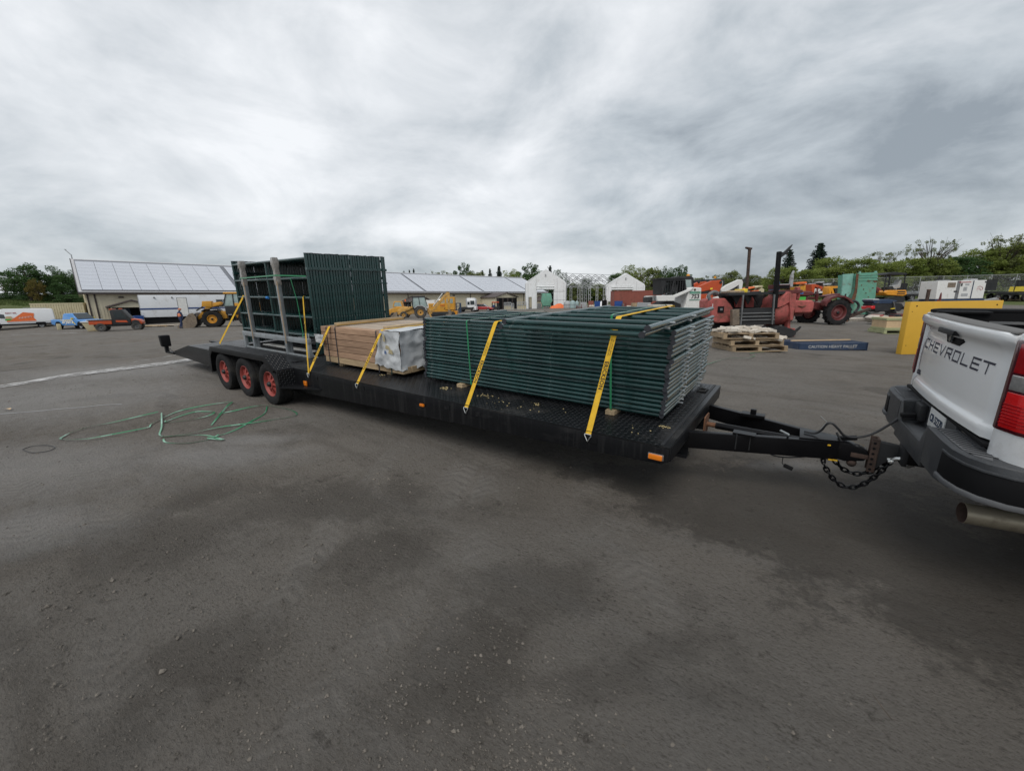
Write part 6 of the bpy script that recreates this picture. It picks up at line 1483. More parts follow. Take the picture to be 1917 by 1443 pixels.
for s in (-1, 1):
    b = mb(); b.prism([(.55, 2.3), (.7, 2.42), (1.6, 2.3), (2.6, 1.1), (3.2, .62), (3.05, .5), (2.4, .9), (1.5, 1.9), (.7, 2.1)], s*.5, s*.34, 'xz'); b.build('lift_arm', 'yellow', wl_, bevel=.02)
b = mb(); b.cyl((.9, .0, 2.0), (2.1, .0, 2.05), .10, 10); b.cyl((2.1, 0, 2.05), (2.75, 0, 1.6), .06, 8); b.build('tilt_cylinder', 'mblack', wl_, smooth=True)
b = mb(); b.prism([(1.4, 1.9), (2.2, 2.0), (2.1, 2.5), (1.35, 2.5)], -.6, .6, 'xz'); b.build('loader_frame', 'yellow', wl_, bevel=.05)
prof = [(2.75, 1.35), (2.6, 1.0), (2.6, .45), (2.85, .1), (3.3, .03), (4.15, .0), (4.15, .06), (3.3, .10), (2.92, .18), (2.7, .5), (2.7, 1.0), (2.82, 1.32)]
b = mb(); b.prism(prof, -1.42, 1.42, 'xz'); bu = b.build('bucket', 'mblack', wl_)
for s in (-1, 1): b = mb(); b.prism([(2.62, .45), (2.62, 1.0), (2.8, 1.42), (3.1, 1.35), (4.1, .25), (4.15, 0), (3.3, .02), (2.85, .1)], s*1.42, s*1.46, 'xz'); b.build('bucket_side', 'bucket', bu)
b = mb(); b.bar((2.75, -1.44, 1.38), (2.75, 1.44, 1.38), .2, .1); b.build('bucket_lip', 'palegrey', bu)
for k in range(7): b = mb(); b.box((2.64, -1.1+k*.36, 1.15), (.03, .16, .36)); b.build('wear_strip', 'palegrey', bu)
b = mb(); b.cyl((-2.2, .3, 2.25), (-2.2, .3, 2.95), .07, 8); b.build('exhaust_stack', 'mblack', wl_, smooth=True)
for s in (-1, 1): b = mb(); b.bar((-.2, s*1.0, .5), (-.2, s*1.0, 1.3), .5, .06); b.build('step', 'mblack', wl_)

# ------------------------------------------------------------------ yard, middle distance
# loader backhoe
bh = thing('backhoe_loader', 'old yellow backhoe loader with a glass cab and folded rear boom', 'backhoe', on(px(788, 595, 53)), face(math.pi+.2))
for s in (-1, 1):
    wheel(bh, (.0, s*.85, .76), .76, .45, 'yellowold', s, rin=.52, lugs=16, tmat='rubbergrey', dish=.25); wheel(bh, (2.15, s*.80, .46), .46, .30, 'yellowold', s, rin=.52, tmat='rubbergrey')
side_body(bh, 'chassis', [(-.6, .55), (-.6, 1.0), (.9, 1.1), (2.9, 1.0), (2.9, .6)], .8, 'yellowold', .04)
side_body(bh, 'bonnet', [(.9, .9), (.9, 1.45), (2.5, 1.4), (2.9, 1.1), (2.9, .8)], .85, 'yellowold', .06)
side_body(bh, 'cab_lower', [(-.55, .95), (-.75, 1.45), (.95, 1.45), (.75, .8), (.2, .8)], 1.5, 'mblack', .03)
side_body(bh, 'cab_glass', [(-.95, 1.45), (-.62, 2.72), (.9, 2.66), (.95, 1.45)], 1.4, 'cabglass', .02)
side_body(bh, 'cab_roof', [(-.72, 2.70), (-.70, 2.85), (1.0, 2.78), (1.02, 2.66)], 1.55, 'mblack', .03)
for (x0, x1) in ((-.97, -.64), (.95, .9), (.0, .12)):
    for s in (-1, 1): b = mb(); b.bar((x0, s*.71, 1.45), (x1, s*.71, 2.72), .10, .07); b.build('cab_post', 'mblack', bh)
for s in (-1, 1): b = mb(); b.prism([(-.85, 1.0), (-.75, 1.4), (-.3, 1.66), (.35, 1.66), (.8, 1.35), (.7, 1.3), (.3, 1.56), (-.25, 1.56), (-.62, 1.32), (-.72, .98)], s*.65, s*1.1, 'xz'); b.build('mudguard', 'palegrey', bh)
for s in (-1, 1): b = mb(); b.bar((.8, s*.55, 1.55), (3.1, s*.55, .55), .14, .22); b.build('loader_arm', 'yellowold', bh)
b = mb(); b.prism([(2.95, .75), (2.9, .2), (3.2, .03), (3.95, .0), (3.95, .05), (3.25, .1), (3.02, .25), (3.1, .78)], -1.05, 1.05, 'xz'); bq = b.build('front_bucket', 'mblack', bh)
for s in (-1, 1): b = mb(); b.prism([(2.92, .2), (2.95, .78), (3.2, .85), (3.95, .1), (3.9, .0), (3.2, .03)], s*1.05, s*1.08, 'xz'); b.build('bucket_side', 'bucket', bq)
b = mb(); b.prism([(-.9, .5), (-.9, 1.2), (-1.4, 1.15), (-1.5, .5)], -.5, .5, 'xz'); b.build('swing_post', 'yellowold', bh, bevel=.04)
b = mb(); b.prism([(-1.35, .75), (-1.55, 1.05), (-2.2, 1.9), (-3.55, 3.35), (-3.85, 3.3), (-3.75, 3.0), (-2.4, 1.55), (-1.6, .65)], -.16, .16, 'xz'); bo = b.build('boom', 'yellowold', bh, bevel=.03)
b = mb(); b.prism([(-3.6, 3.3), (-3.9, 3.3), (-4.0, 2.6), (-3.85, .95), (-3.6, .95), (-3.6, 2.5)], -.13, .13, 'xz'); b.build('dipper', 'yellowold', bh, bevel=.03)
b = mb(); b.cyl((-1.7, 0, 1.5), (-3.0, 0, 3.15), .07, 8); b.cyl((-2.4, 0, 2.25), (-3.6, 0, 2.9), .05, 8); b.build('ram', 'steel', bh, smooth=True)
b = mb(); b.prism([(-3.6, 1.0), (-3.95, .95), (-4.1, .5), (-3.8, .2), (-3.3, .25), (-3.35, .4), (-3.7, .45)], -.35, .35, 'xz'); b.build('rear_bucket', 'bucket', bh)
for s in (-1, 1): b = mb(); b.bar((-1.0, s*.6, .9), (-1.35, s*1.0, .1), .12, .12); b.box((-1.38, s*1.02, .05), (.4, .3, .06)); b.build('stabiliser', 'yellowold', bh)
b = mb(); b.cyl((1.5, .1, 1.4), (1.5, .1, 2.2), .05, 8); b.build('exhaust', 'mblack', bh)
# yellow crawler behind the backhoe
yc = thing('yellow_loader', 'yellow compact loader half hidden behind the green panels and the backhoe', 'loader', G['dozer'], face(math.pi+.1))
side_body(yc, 'body', [(-1.6, .45), (-1.6, 1.6), (.3, 1.7), (1.5, 1.25), (1.5, .45)], 1.5, 'yellow', .08)
side_body(yc, 'cab', [(-.6, 1.6), (-.4, 2.45), (.7, 2.45), (.95, 1.6)], 1.3, 'yellow', .06)
for s in (-1, 1): plate(yc, 'cab_window', [(-.4, 1.7), (-.25, 2.3), (.55, 2.3), (.75, 1.7)], s*.655, 'cabglass'); [wheel(yc, (x, s*.75, .42), .42, .34, 'mblack', s, rin=.55, tmat='rubbergrey') for x in (-.9, .9)]
b = mb(); b.prism([(1.5, .9), (1.5, .1), (2.3, .0), (2.3, .08), (1.75, .2), (1.75, .9)], -.85, .85, 'xz'); b.build('bucket', 'mblack', yc)
b = mb(); b.cyl((-.9, .2, 2.4), (-.9, .2, 2.7), .1, 8); b.build('beacon', 'orange2', yc)
# yellow excavator body behind the boom
ye = thing('yellow_excavator', 'yellow excavator standing behind the backhoe boom', 'excavator', on(px(832, 590, 60)), face(.0)); f_ = PF(832, 590, 60)
def PB(parent, nm, fr_, x0, y0, x1, y1, d0, d1, m_, bevel=.04):
    """box between photo pixels (x0, y0 top) and (x1, y1 bottom), depth d0..d1"""
    a_, c_ = fr_(x0, y1), fr_(x1, y0); b = mb(); b.b2((min(a_[0], c_[0]), d0, max(min(a_[1], c_[1]), 0)), (max(a_[0], c_[0]), d1, max(a_[1], c_[1]))); return b.build(nm, m_, parent, bevel=bevel, seg=1)
PB(ye, 'upper_body', f_, 805, 566, 850, 582, -.9, 1.0, 'yellow'); PB(ye, 'cab', f_, 835, 555, 852, 578, -1.0, .2, 'yellow'); PB(ye, 'cab_window', f_, 838, 558, 849, 566, -1.03, -.99, 'cabglass', 0)
PB(ye, 'hood', f_, 800, 560, 815, 574, -.8, .9, 'mwhite'); PB(ye, 'decal', f_, 834, 574, 840, 577, -.95, -.9, 'mblack', 0); PB(ye, 'stripe', f_, 826, 569, 842, 570.5, -.93, -.9, 'orange', 0)
for d in (-1.2, .8):
    b = mb(); b.prism([(-2.0, .25), (-1.8, .02), (1.5, .02), (1.75, .25), (1.75, .5), (1.5, .72), (-1.8, .72), (-2.0, .5)], d, d+.5, 'xz'); b.build('track', 'mblack', ye, bevel=.04)
PB(ye, 'counterweight', f_, 849, 580, 856, 590, -.8, .8, 'orangey')
# blue pallet cage, white yard truck, red car, small vehicles by the porch
cg = thing('blue_rack', 'blue-grey stacking rack left of the white yard truck', 'rack', on(px(857, 586, 74)), face(0)); f_ = PF(857, 586, 74)
for x in (853.5, 862): PB(cg, 'post', f_, x-.8, 568, x+.8, 586, -.4, .4, 'bluesteel', 0)
for y in (568.5, 574, 580, 585): PB(cg, 'shelf', f_, 853, y-.7, 862.5, y+.7, -.4, .4, 'bluesteel', 0)
yt = thing('yard_truck', 'small white yard truck with a high square cab in front of the porch', 'truck', on(px(876, 586, 78)), face(-.15)); f_ = PF(876, 586, 78)
PB(yt, 'chassis', f_, 862, 577, 890, 582, -1.1, 1.1, 'mblack'); PB(yt, 'cab', f_, 877, 563, 892, 579, -1.1, .5, 'vanwhite', .12); PB(yt, 'windscreen', f_, 883.5, 566, 891, 573, -1.14, -1.09, 'glass', 0); PB(yt, 'side_window', f_, 878, 567.5, 882, 573, -1.14, -1.09, 'glass', 0)
PB(yt, 'roof', f_, 876, 561, 890, 564.5, -1.0, .5, 'vanwhite', .1); PB(yt, 'front', f_, 889, 576, 894, 583, -1.1, .5, 'vanwhite', .06); PB(yt, 'exhaust_stack', f_, 873, 562, 875, 580, -.2, .1, 'palegrey', 0)
for x in (-1.2, 1.3):
    for s in (-1, 1): wheel(yt, (x, s*.95, .45), .45, .3, 'grey', s)
cr = thing('red_car', 'red car mostly hidden behind the panel stack by the porch', 'car', on(px(904, 585, 79)), face(-.2))
side_body(cr, 'body', [(-2.1, .35), (-2.1, .85), (-1.0, .95), (1.0, .92), (2.0, .7), (2.1, .35)], 1.7, 'carred', .1); side_body(cr, 'cabin', [(-1.4, .9), (-.9, 1.38), (.3, 1.38), (1.1, .9)], 1.5, 'glass', .06)
b = mb(); b.box((-.3, 0, 1.4), (1.1, 1.3, .06)); b.build('roof', 'carred', cr, bevel=.02)
for x in (-1.3, 1.3):
    for s in (-1, 1): wheel(cr, (x, s*.78, .31), .31, .2, 'palegrey', s)
u2_ = thing('far_utility_vehicle', 'orange-roofed open utility vehicle by the far end of the long building', 'utility vehicle', on(px(928, 585, 82)), face(0)); f_ = PF(928, 585, 82)
PB(u2_, 'roof', f_, 921, 569, 934, 571, -.7, .7, 'orange'); [PB(u2_, 'post', f_, x, 571, x+1.2, 579, y, y+.1, 'mblack', 0) for x in (921, 926, 932.5) for y in (-.7, .6)]; PB(u2_, 'body', f_, 920, 578, 935, 583, -.7, .7, 'mblack'); PB(u2_, 'seat', f_, 923, 575, 927, 579, -.6, .6, 'binblue')
for x in (-.55, .6):
    for s in (-1, 1): wheel(u2_, (x, s*.6, .3), .3, .22, 'grey', s)
for i, (x0, x1, yt_) in enumerate(((944, 957, 570), (958, 962, 572), (968, 985, 570))):
    c_ = thing('wire_cage', ('pale wire cage left of the narrow one by the long building', 'narrow pale cage between two wider ones', 'pale wire cage beside the tent leg')[i], 'cage', on(px((x0+x1)/2, 584, 84)), face(0), 'wire cages by the building'); f_ = PF((x0+x1)/2, 584, 84)
    n_ = 5 if i != 1 else 2
    for k in range(n_+1): x = x0+(x1-x0)*k/n_; PB(c_, 'bar', f_, x-.3, yt_, x+.3, 584, -.6, -.55, 'palegrey', 0); PB(c_, 'bar', f_, x-.3, yt_, x+.3, 584, .55, .6, 'palegrey', 0)
    for y in (yt_, yt_+5, 583): PB(c_, 'rail', f_, x0, y, x1, y+1, -.6, .6, 'palegrey', 0)
    PB(c_, 'contents', f_, x0+.6, yt_+6, x1-.6, 583, -.5, .5, 'beigecont', 0)
# green machine in the tent doorway
gm = thing('green_machine', 'green hopper machine standing in the tent doorway', 'machine', on(px(1021, 577, 89)), face(0)); f_ = PF(1021, 577, 89)
b = mb(); a_ = f_(1012, 572); c_ = f_(1032, 572); d_, e_ = f_(1014, 551)[0], f_(1030, 551)[0]; zt_ = f_(1021, 551)[1]; zm = f_(1021, 563)[1]; zb_ = f_(1021, 572)[1]
b.prism([(a_[0]+.3, zb_), (a_[0], zm), (d_, zt_), (e_, zt_), (c_[0], zm), (c_[0]-.6, zb_)], -2.3, -.5, 'xz'); b.build('hopper', 'mgreen', gm, bevel=.06)
PB(gm, 'lid', f_, 1013, 549.5, 1029, 552, -2.2, -.6, 'mgreen'); [PB(gm, 'leg', f_, x, 570, x+1.3, 577, y, y+.15, 'mgreen', 0) for x in (1014, 1028) for y in (-2.2, -.7)]; PB(gm, 'engine', f_, 1005, 567, 1012, 577, -2, -1, 'grey')
# orange tarpaulin heap
tp = mb(); q = random.Random(8); nx_, ny_ = 22, 10; rows = []
for j in range(ny_+1):
    for i in range(nx_+1):
        x, y = -1.75+3.5*i/nx_, -1.0+2.0*j/ny_; e_ = max(0, 1-(x/1.75)**4)*max(0, 1-(y/1.0)**4)
        z = e_**.6*(.75+.25*math.sin(x*2.1+1)+.18*mnoise.noise(Vector((x*2, y*2, 1)))+.08*mnoise.noise(Vector((x*6, y*6, 4)))); rows.append((x, y, max(z, 0)))
tp.add(rows, [(j*(nx_+1)+i, j*(nx_+1)+i+1, (j+1)*(nx_+1)+i+1, (j+1)*(nx_+1)+i) for j in range(ny_) for i in range(nx_)])
o = tp.build('orange_tarpaulin', 'orange2', smooth=True, angle=50); o.location = G['tarp']; o.rotation_euler.z = face(.1); tag(o, 'heap of bright orange tarpaulin in front of the white tent', 'tarpaulin')
# clutter in front of the lattice arches
cl_ = [('pale_tank', 'rounded pale grey tank right of the orange tarpaulin', 'tank', 1062, 573.5, 80, 1.5, 1.1, 1.45, 'palegrey'), ('teal_tank', 'teal-grey tank beside the rounded pale tank', 'tank', 1072, 574, 78, 1.1, 1.0, 1.5, 'teal'), ('pale_drum', 'pale teal drum behind the red engine', 'drum', 1080, 572, 80, .7, .7, 1.4, 'teal'),
       ('red_engine', 'small dark red engine on the ground', 'engine', 1084, 575, 76, 1.1, .8, .75, 'maroon'), ('grey_cabinet', 'grey steel cabinet behind the red engine', 'cabinet', 1092, 571, 82, 1.3, .8, 1.1, 'palegrey'), ('wood_crate', 'brown wooden crate near the lattice legs', 'crate', 1106, 570, 84, 1.0, .8, 1.3, 'cont'),
       ('white_sack', 'white bulk sacks heaped by the blue crate', 'sack', 1109, 572, 80, 1.5, 1.0, .7, 'stonewhite'), ('blue_crate', 'blue steel crate left of the dark cabinet', 'crate', 1118, 573.5, 76, 1.0, .8, 1.25, 'binblue'), ('dark_cabinet', 'tall dark cabinet left of the white gas bottle', 'cabinet', 1131, 573.5, 76, .75, .7, 1.4, 'dark'),
       ('gas_bottle', 'white upright gas bottle by the dark cabinet', 'gas bottle', 1137, 573.5, 76, .3, .3, 1.5, 'white'), ('blue_box', 'bright blue box in front of the red-brown container', 'box', 1157, 574, 70, 1.35, 1.0, 1.15, 'binblue'), ('red_stand', 'low red steel frame beside the blue box', 'frame', 1146, 574.5, 71, 1.5, .8, .35, 'maroon'),
       ('red_sheet', 'flat dark red panel lying on the gravel', 'panel', 1110, 576.5, 72, 1.0, .6, .12, 'maroon'), ('crate_pile', 'pale broken crate right of the blue box', 'crate', 1190, 573, 66, 1.3, .9, .7, 'pallet'), ('white_bags', 'white bags lying left of the pale broken crate', 'bag', 1178, 573, 67, .9, .7, .45, 'stonewhite'),
       ('grey_bags', 'grey bags lying right of the pale broken crate', 'bag', 1203, 573, 66, 1.1, .7, .5, 'palegrey'), ('red_cart', 'red hand cart right of the blue box', 'cart', 1168, 574, 69, .7, .6, .8, 'maroon')]
for nm, lb, ct, x, y, z, w_, d_, h_, m_ in cl_:
    t_ = thing(nm, lb, ct, on(px(x, y, z)), face(rnd.uniform(-.3, .3)))
    if ct in ('tank', 'drum', 'gas bottle'):
        b = mb(); b.lathe((0, 0, 0), (0, 0, 1), [(0, w_*.42), (.05, w_*.5), (h_*.72, w_*.5), (h_*.88, w_*.4), (h_, w_*.16)], 16); b.build('shell', m_, t_, smooth=True); b = mb(); b.cyl((0, 0, h_-.02), (0, 0, h_+.1), w_*.12, 8); b.build('neck', 'grey', t_)
        b = mb(); b.lathe((0, 0, h_*.45), (0, 0, 1), [(0, w_*.5), (.02, w_*.52), (.05, w_*.52), (.07, w_*.5)], 16); b.build('hoop', 'grey', t_)
    elif ct in ('sack', 'bag'):
        for k in range(3): b = mb(); b.sphere((-w_*.3+k*w_*.3, rnd.uniform(-.1, .1), h_*.36), h_*.5, 9, 6, (w_/h_*.42, .9, .72)); b.build('sack', m_, t_, smooth=True)
    elif ct in ('engine', 'cart', 'frame'):
        b = mb(); b.b2((-w_/2, -d_/2, h_*.2), (w_/2, d_/2, h_*.35)); b.build('bed', m_, t_, bevel=.02)
        for sx in (-1, 1):
            for sy in (-1, 1): b = mb(); b.bar((sx*w_*.42, sy*d_*.42, 0), (sx*w_*.42, sy*d_*.42, h_*(1 if sx > 0 else .8)), .06, .06); b.build('post', m_, t_)
        b = mb(); b.lathe((-w_*.25, 0, h_*.55), (0, 1, 0), [(-d_*.3, h_*.2), (0, h_*.27), (d_*.3, h_*.2)], 10); b.build('drum', 'grey', t_, smooth=True)
    else:
        b = mb(); b.b2((-w_/2, -d_/2, h_*.06), (w_/2, d_/2, h_*.94)); b.build('box', m_, t_, bevel=.02)
        b = mb(); b.b2((-w_/2-.02, -d_/2-.02, h_*.93), (w_/2+.02, d_/2+.02, h_)); b.b2((-w_/2-.02, -d_/2-.02, 0), (w_/2+.02, d_/2+.02, h_*.07)); b.build('rim', m_, t_)
        for k in range(3): b = mb(); xx = -w_*.35+k*w_*.35; b.b2((xx-.03, -d_/2-.015, h_*.08), (xx+.03, -d_/2+.01, h_*.92)); b.build('batten', m_, t_)
wt = mb(); wt.add([(-1.6, -.8, 0), (1.2, -.8, 0), (1.2, .8, 0), (-1.6, .8, 0), (.3, 0, 1.5)], [(0, 1, 4), (1, 2, 4), (2, 3, 4), (3, 0, 4), (0, 3, 2, 1)]); o = wt.build('white_sheet', 'tentwhite'); o.location = on(px(1127, 572, 84)); o.rotation_euler.z = face(0); tag(o, 'white sheet draped in a peak behind the blue crate', 'sheet')
# red-brown container
rc_ = thing('shipping_container', 'red-brown corrugated shipping container before the far tent', 'container', on(px(1192, 572, 71)), face(.02)); container(rc_, 8.9, 2.4, 2.75, 'cont', .3)

# ------------------------------------------------------------------ skid steers
def mesh_guard(parent, fr_, x0, y0, x1, y1, d, nm='guard_wire'):
    for k in range(9):
        x = x0+(x1-x0)*k/8; PB(parent, nm, fr_, x-.18, y0, x+.18, y1, d, d+.02, 'mblack', 0)
    for k in range(7):
        y = y0+(y1-y0)*k/6; PB(parent, nm, fr_, x0, y-.18, x1, y+.18, d, d+.02, 'mblack', 0)
def PP(parent, nm, fr_, pts_, d0, d1, m_, bevel=.02):
    b = mb(); b.prism([fr_(*p) for p in pts_], d0, d1, 'xz'); return b.build(nm, m_, parent, bevel=bevel, seg=1)
ss = thing('skid_steer', 'white skid steer loader with green stripes, lettered 753, facing left', 'skid steer', G['skid'], face(0)); f_ = PF(1265, 602, 22)
PP(ss, 'rear_body', f_, [(1266, 580), (1272, 566), (1276, 543), (1283, 540.5), (1299, 542), (1297, 600), (1258, 600)], -.85, .85, 'mwhite', .03)
PP(ss, 'lift_arm', f_, [(1219, 554), (1219, 564), (1250, 564), (1251, 558.5), (1279, 547), (1284, 540.5), (1249, 554)], -.95, -.75, 'mwhite', .02); PP(ss, 'lift_arm', f_, [(1219, 554), (1219, 564), (1250, 564), (1251, 558.5), (1279, 547), (1284, 540.5), (1249, 554)], .75, .95, 'mwhite', .02)
PP(ss, 'green_stripe', f_, [(1278.5, 548), (1297.5, 548), (1297.2, 552), (1278, 552)], -.875, -.845, 'mgreen', 0); PP(ss, 'green_stripe', f_, [(1277.5, 562), (1296.2, 562), (1296, 563), (1277.3, 563)], -.875, -.845, 'mgreen', 0)
PP(ss, 'number_plate', f_, [(1278.3, 552.4), (1297.2, 552.4), (1296.3, 561.8), (1277.6, 561.8)], -.868, -.845, 'white', 0)
tx, tz = f_(1287.5, 557.2); text_on('number', '753', .30, 'ink', ss, (tx, -.872, tz), (1, 0, 0), (0, 0, 1), bold=.010, sx=.95, shear=.1)
PP(ss, 'lower_body', f_, [(1212, 578), (1215, 596), (1262, 598), (1266, 570), (1252, 564), (1240, 563)], -.62, .62, 'mblack', .02)
cb_ = PP(ss, 'cab_frame', f_, [(1228.5, 524.5), (1230, 528), (1230, 553), (1234, 553), (1240, 529), (1272, 529), (1274, 548), (1277, 546), (1273.5, 524)], -.62, .62, 'mblack', .02)
PP(ss, 'cab_roof', f_, [(1228, 523.5), (1228.5, 526), (1274, 526), (1273, 523.5)], -.66, .66, 'mblack', .01)
for d in (-.63, .6):
    mesh_guard(cb_, f_, 1238, 529, 1273, 552, d); PP(cb_, 'diagonal', f_, [(1253, 527), (1255.5, 527), (1248, 553), (1245.5, 553)], d-.02, d+.03, 'mblack', 0)
PB(ss, 'seat_back', f_, 1254, 534, 1266, 548, -.2, .2, 'grey'); PB(ss, 'painted_light_pane', f_, 1238, 529, 1274, 550, .55, .57, 'cabglass', 0);  # last one: pale plane added so the cab interior looks lit
for x, y in ((1222, 590), (1254, 590)):
    for s in (-1, 1): a_ = f_(x, 602); wheel(ss, (a_[0], s*.72, .40), .40, .28, 'mwhite', s, rin=.5, lugs=14)
PB(ss, 'front_lamp', f_, 1209, 556, 1217, 566, -.5, .5, 'mblack'); PP(ss, 'bucket', f_, [(1198, 600), (1204, 566), (1208, 566), (1206, 598), (1216, 601), (1216, 602), (1196, 602)], -.95, .95, 'palegrey', .01)
PB(ss, 'grab_bar', f_, 1223, 545, 1224.2, 556, -.64, -.6, 'mblack', 0); PB(ss, 'beacon_light', f_, 1209.5, 554.5, 1211, 556.5, -.3, .3, 'white', 0)
b = mb(); a_ = f_(1287, 544.8); b.cyl((a_[0], -.90, a_[1]), (a_[0], -.84, a_[1]), .05, 10); b.build('pivot_pin', 'rust', ss)
# pallets piled before it
def pallet(parent, L, W, m_='pallet', z0=0., H=.14):
    for k in range(7): b = mb(); y = -W/2+(W-.1)*k/6; b.b2((-L/2, y, z0+H-.02), (L/2, y+.1, z0+H)); b.build('deck_board', m_, parent)
    for x in (-L/2, -.05, L/2-.1): b = mb(); b.b2((x, -W/2+.001, z0+.021), (x+.1, W/2-.001, z0+H-.021)); b.build('stringer', m_, parent)
    for y in (-W/2, -.05, W/2-.1): b = mb(); b.b2((-L/2, y, z0), (L/2, y+.1, z0+.02)); b.build('bottom_board', m_, parent)
zz = 0
pbase = on(px(1237, 612, 17.5))
for i, (L_, H_, m_, lb, dx) in enumerate(((1.5, .5, 'bluesteel', 'dark blue tarp-covered block at the bottom before the skid steer', .05), (1.45, .16, 'pallet', 'pale pallet resting on the dark block before the skid steer', 0), (1.6, .15, 'timbertop', 'weathered pallet piled second from the top before the skid steer', .02))):
    t_ = thing('pallet' if i else 'covered_block', lb, 'pallet' if i else 'block', pbase+Vector((rgt0.x*dx, rgt0.y*dx, zz+(.28 if i == 0 else 0))), face(.03*i), 'pallets before the skid steer')
    if i: pallet(t_, L_, 1.0, m_, 0, H_)
    else:
        b = mb(); b.b2((-.75, -.5, -.28), (.75, .5, .2)); b.build('core', 'mblack', t_, bevel=.1, seg=3)
        b = mb()
        for k in range(5): b.sphere((-.6+k*.3, -.35, .12), .22, 9, 6, (1, .8, .55))
        b.build('tarp', 'bluesteel', t_, smooth=True)
    zz += (.51, .165, .15)[i] if i else .52
b = mb(); b.b2((-.42, -.3, 0), (.42, .3, .26)); b.b2((-.44, -.32, .22), (.44, .32, .28)); o = b.build('stone_block', 'stonewhite', bevel=.03); o.location = pbase+Vector((-.1, 0, zz)); o.rotation_euler.z = face(.05); tag(o, 'cream block on top of the pallets before the skid steer', 'block')
# orange track loader
sv = thing('track_loader', 'orange compact track loader with a black cab behind the white skid steer', 'track loader', G['svl'], face(0)); f_ = PF(1325, 598, 23.5)
PP(sv, 'boom', f_, [(1288, 541), (1300, 536), (1318, 529), (1334, 528), (1337, 533), (1335, 541), (1330, 551), (1318, 551), (1316, 545), (1300, 548)], -.95, -.7, 'orange', .03); PP(sv, 'boom', f_, [(1288, 541), (1318, 529), (1334, 528), (1337, 533), (1335, 541), (1318, 545)], .7, .95, 'orange', .03)
PP(sv, 'rear_body', f_, [(1298, 552), (1306, 553), (1331, 551), (1330, 556), (1320, 558), (1324, 572), (1306, 576), (1306, 585), (1298, 585)], -.85, .85, 'orange', .03)
PP(sv, 'tail_panel', f_, [(1304, 558), (1319, 556), (1324, 570), (1311, 575)], -.9, -.8, 'orange', .01)
for k in range(3): PP(sv, 'grille_slot', f_, [(1308+k*.4, 563+k*3), (1318+k*.6, 561.4+k*3), (1318.2+k*.6, 562.4+k*3), (1308.2+k*.4, 564+k*3)], -.915, -.89, 'maroon', 0)
for txt, x, y, sz in (('SVL', 1312, 556.5, .18), ('75-2', 1312, 560.5, .14)): a_ = f_(x, y); text_on('decal', txt, sz, 'white', sv, (a_[0], -.925, a_[1]), (1, 0, 0), (0, 0, 1), bold=.006, shear=.2)
PP(sv, 'track', f_, [(1303, 578), (1306, 566), (1336, 566), (1342, 578), (1340, 594), (1334, 597), (1290, 597), (1284, 590)], -.85, -.45, 'mblack', .04); PP(sv, 'track', f_, [(1290, 572), (1336, 566), (1342, 578), (1334, 597), (1290, 597), (1284, 590)], .45, .85, 'mblack', .04)
PP(sv, 'cab_back', f_, [(1262, 521), (1265, 519.5), (1288, 519.5), (1292, 523), (1293, 545), (1280, 548), (1275, 541), (1273, 524)], -.5, .6, 'mblack', .03)
PP(sv, 'cab_window', f_, [(1275, 526), (1287, 526), (1288, 542), (1277, 541)], -.53, -.49, 'cabglass', 0); b = mb(); a_ = f_(1289, 519.5); b.lathe((a_[0], 0, a_[1]), (0, 0, 1), [(0, .09), (.02, .1), (.10, .08), (.13, .04)], 10); b.build('beacon', 'orangey', sv, smooth=True)
PP(sv, 'roll_bar', f_, [(1293, 528), (1300, 527), (1304, 531), (1302, 533), (1299, 530), (1293, 531)], -.5, -.4, 'mblack', 0)
b = mb(); a_ = f_(1333, 532); b.cyl((a_[0], -1.0, a_[1]), (a_[0], -.93, a_[1]), .07, 10); b.build('pivot_pin', 'mblack', sv); PP(sv, 'yellow_label', f_, [(1314.5, 541.5), (1319, 541), (1318.5, 544), (1314.5, 544.5)], -.965, -.945, 'bryyellow', 0)
# white loader behind with raised arm
wa = thing('white_loader', 'white skid loader behind the pink-red machine, showing its raised arm', 'loader', on(px(1352, 594, 26)), face(0)); f_ = PF(1352, 594, 26)
PP(wa, 'arm', f_, [(1336, 543), (1346, 536), (1368, 526.5), (1374, 527), (1376, 531), (1374, 545), (1369, 545), (1368, 536), (1362, 540), (1352, 545), (1345, 547), (1339, 550)], -.9, -.7, 'mwhite', .02)
PP(wa, 'coupler', f_, [(1352, 541), (1365, 534), (1367, 544), (1356, 547)], -.85, -.65, 'mblack', 0); PP(wa, 'cab', f_, [(1308, 526), (1312, 524.5), (1352, 525), (1354, 530), (1352, 556), (1312, 556)], -.2, 1.0, 'mblack', .04); PP(wa, 'cab_window', f_, [(1340, 528), (1350, 528), (1349, 541), (1341, 541)], -.23, -.19, 'cabglass', 0)
PP(wa, 'body', f_, [(1320, 555), (1372, 555), (1374, 592), (1320, 592)], -.7, .9, 'mwhite', .05); [PB(wa, 'wheel_block', f_, x, 580, x+18, 594, -.9, -.6, 'rubber', .12) for x in (1322, 1354)]; PP(wa, 'horn', f_, [(1374, 527), (1383, 524), (1386, 527), (1380, 532), (1376, 534)], -.85, -.7, 'mblack', 0)
b = mb(); a_ = f_(1343, 522.5); b.lathe((a_[0], .3, a_[1]), (0, 0, 1), [(0, .08), (.10, .08), (.13, .04)], 10); b.build('beacon', 'orangey', wa, smooth=True)

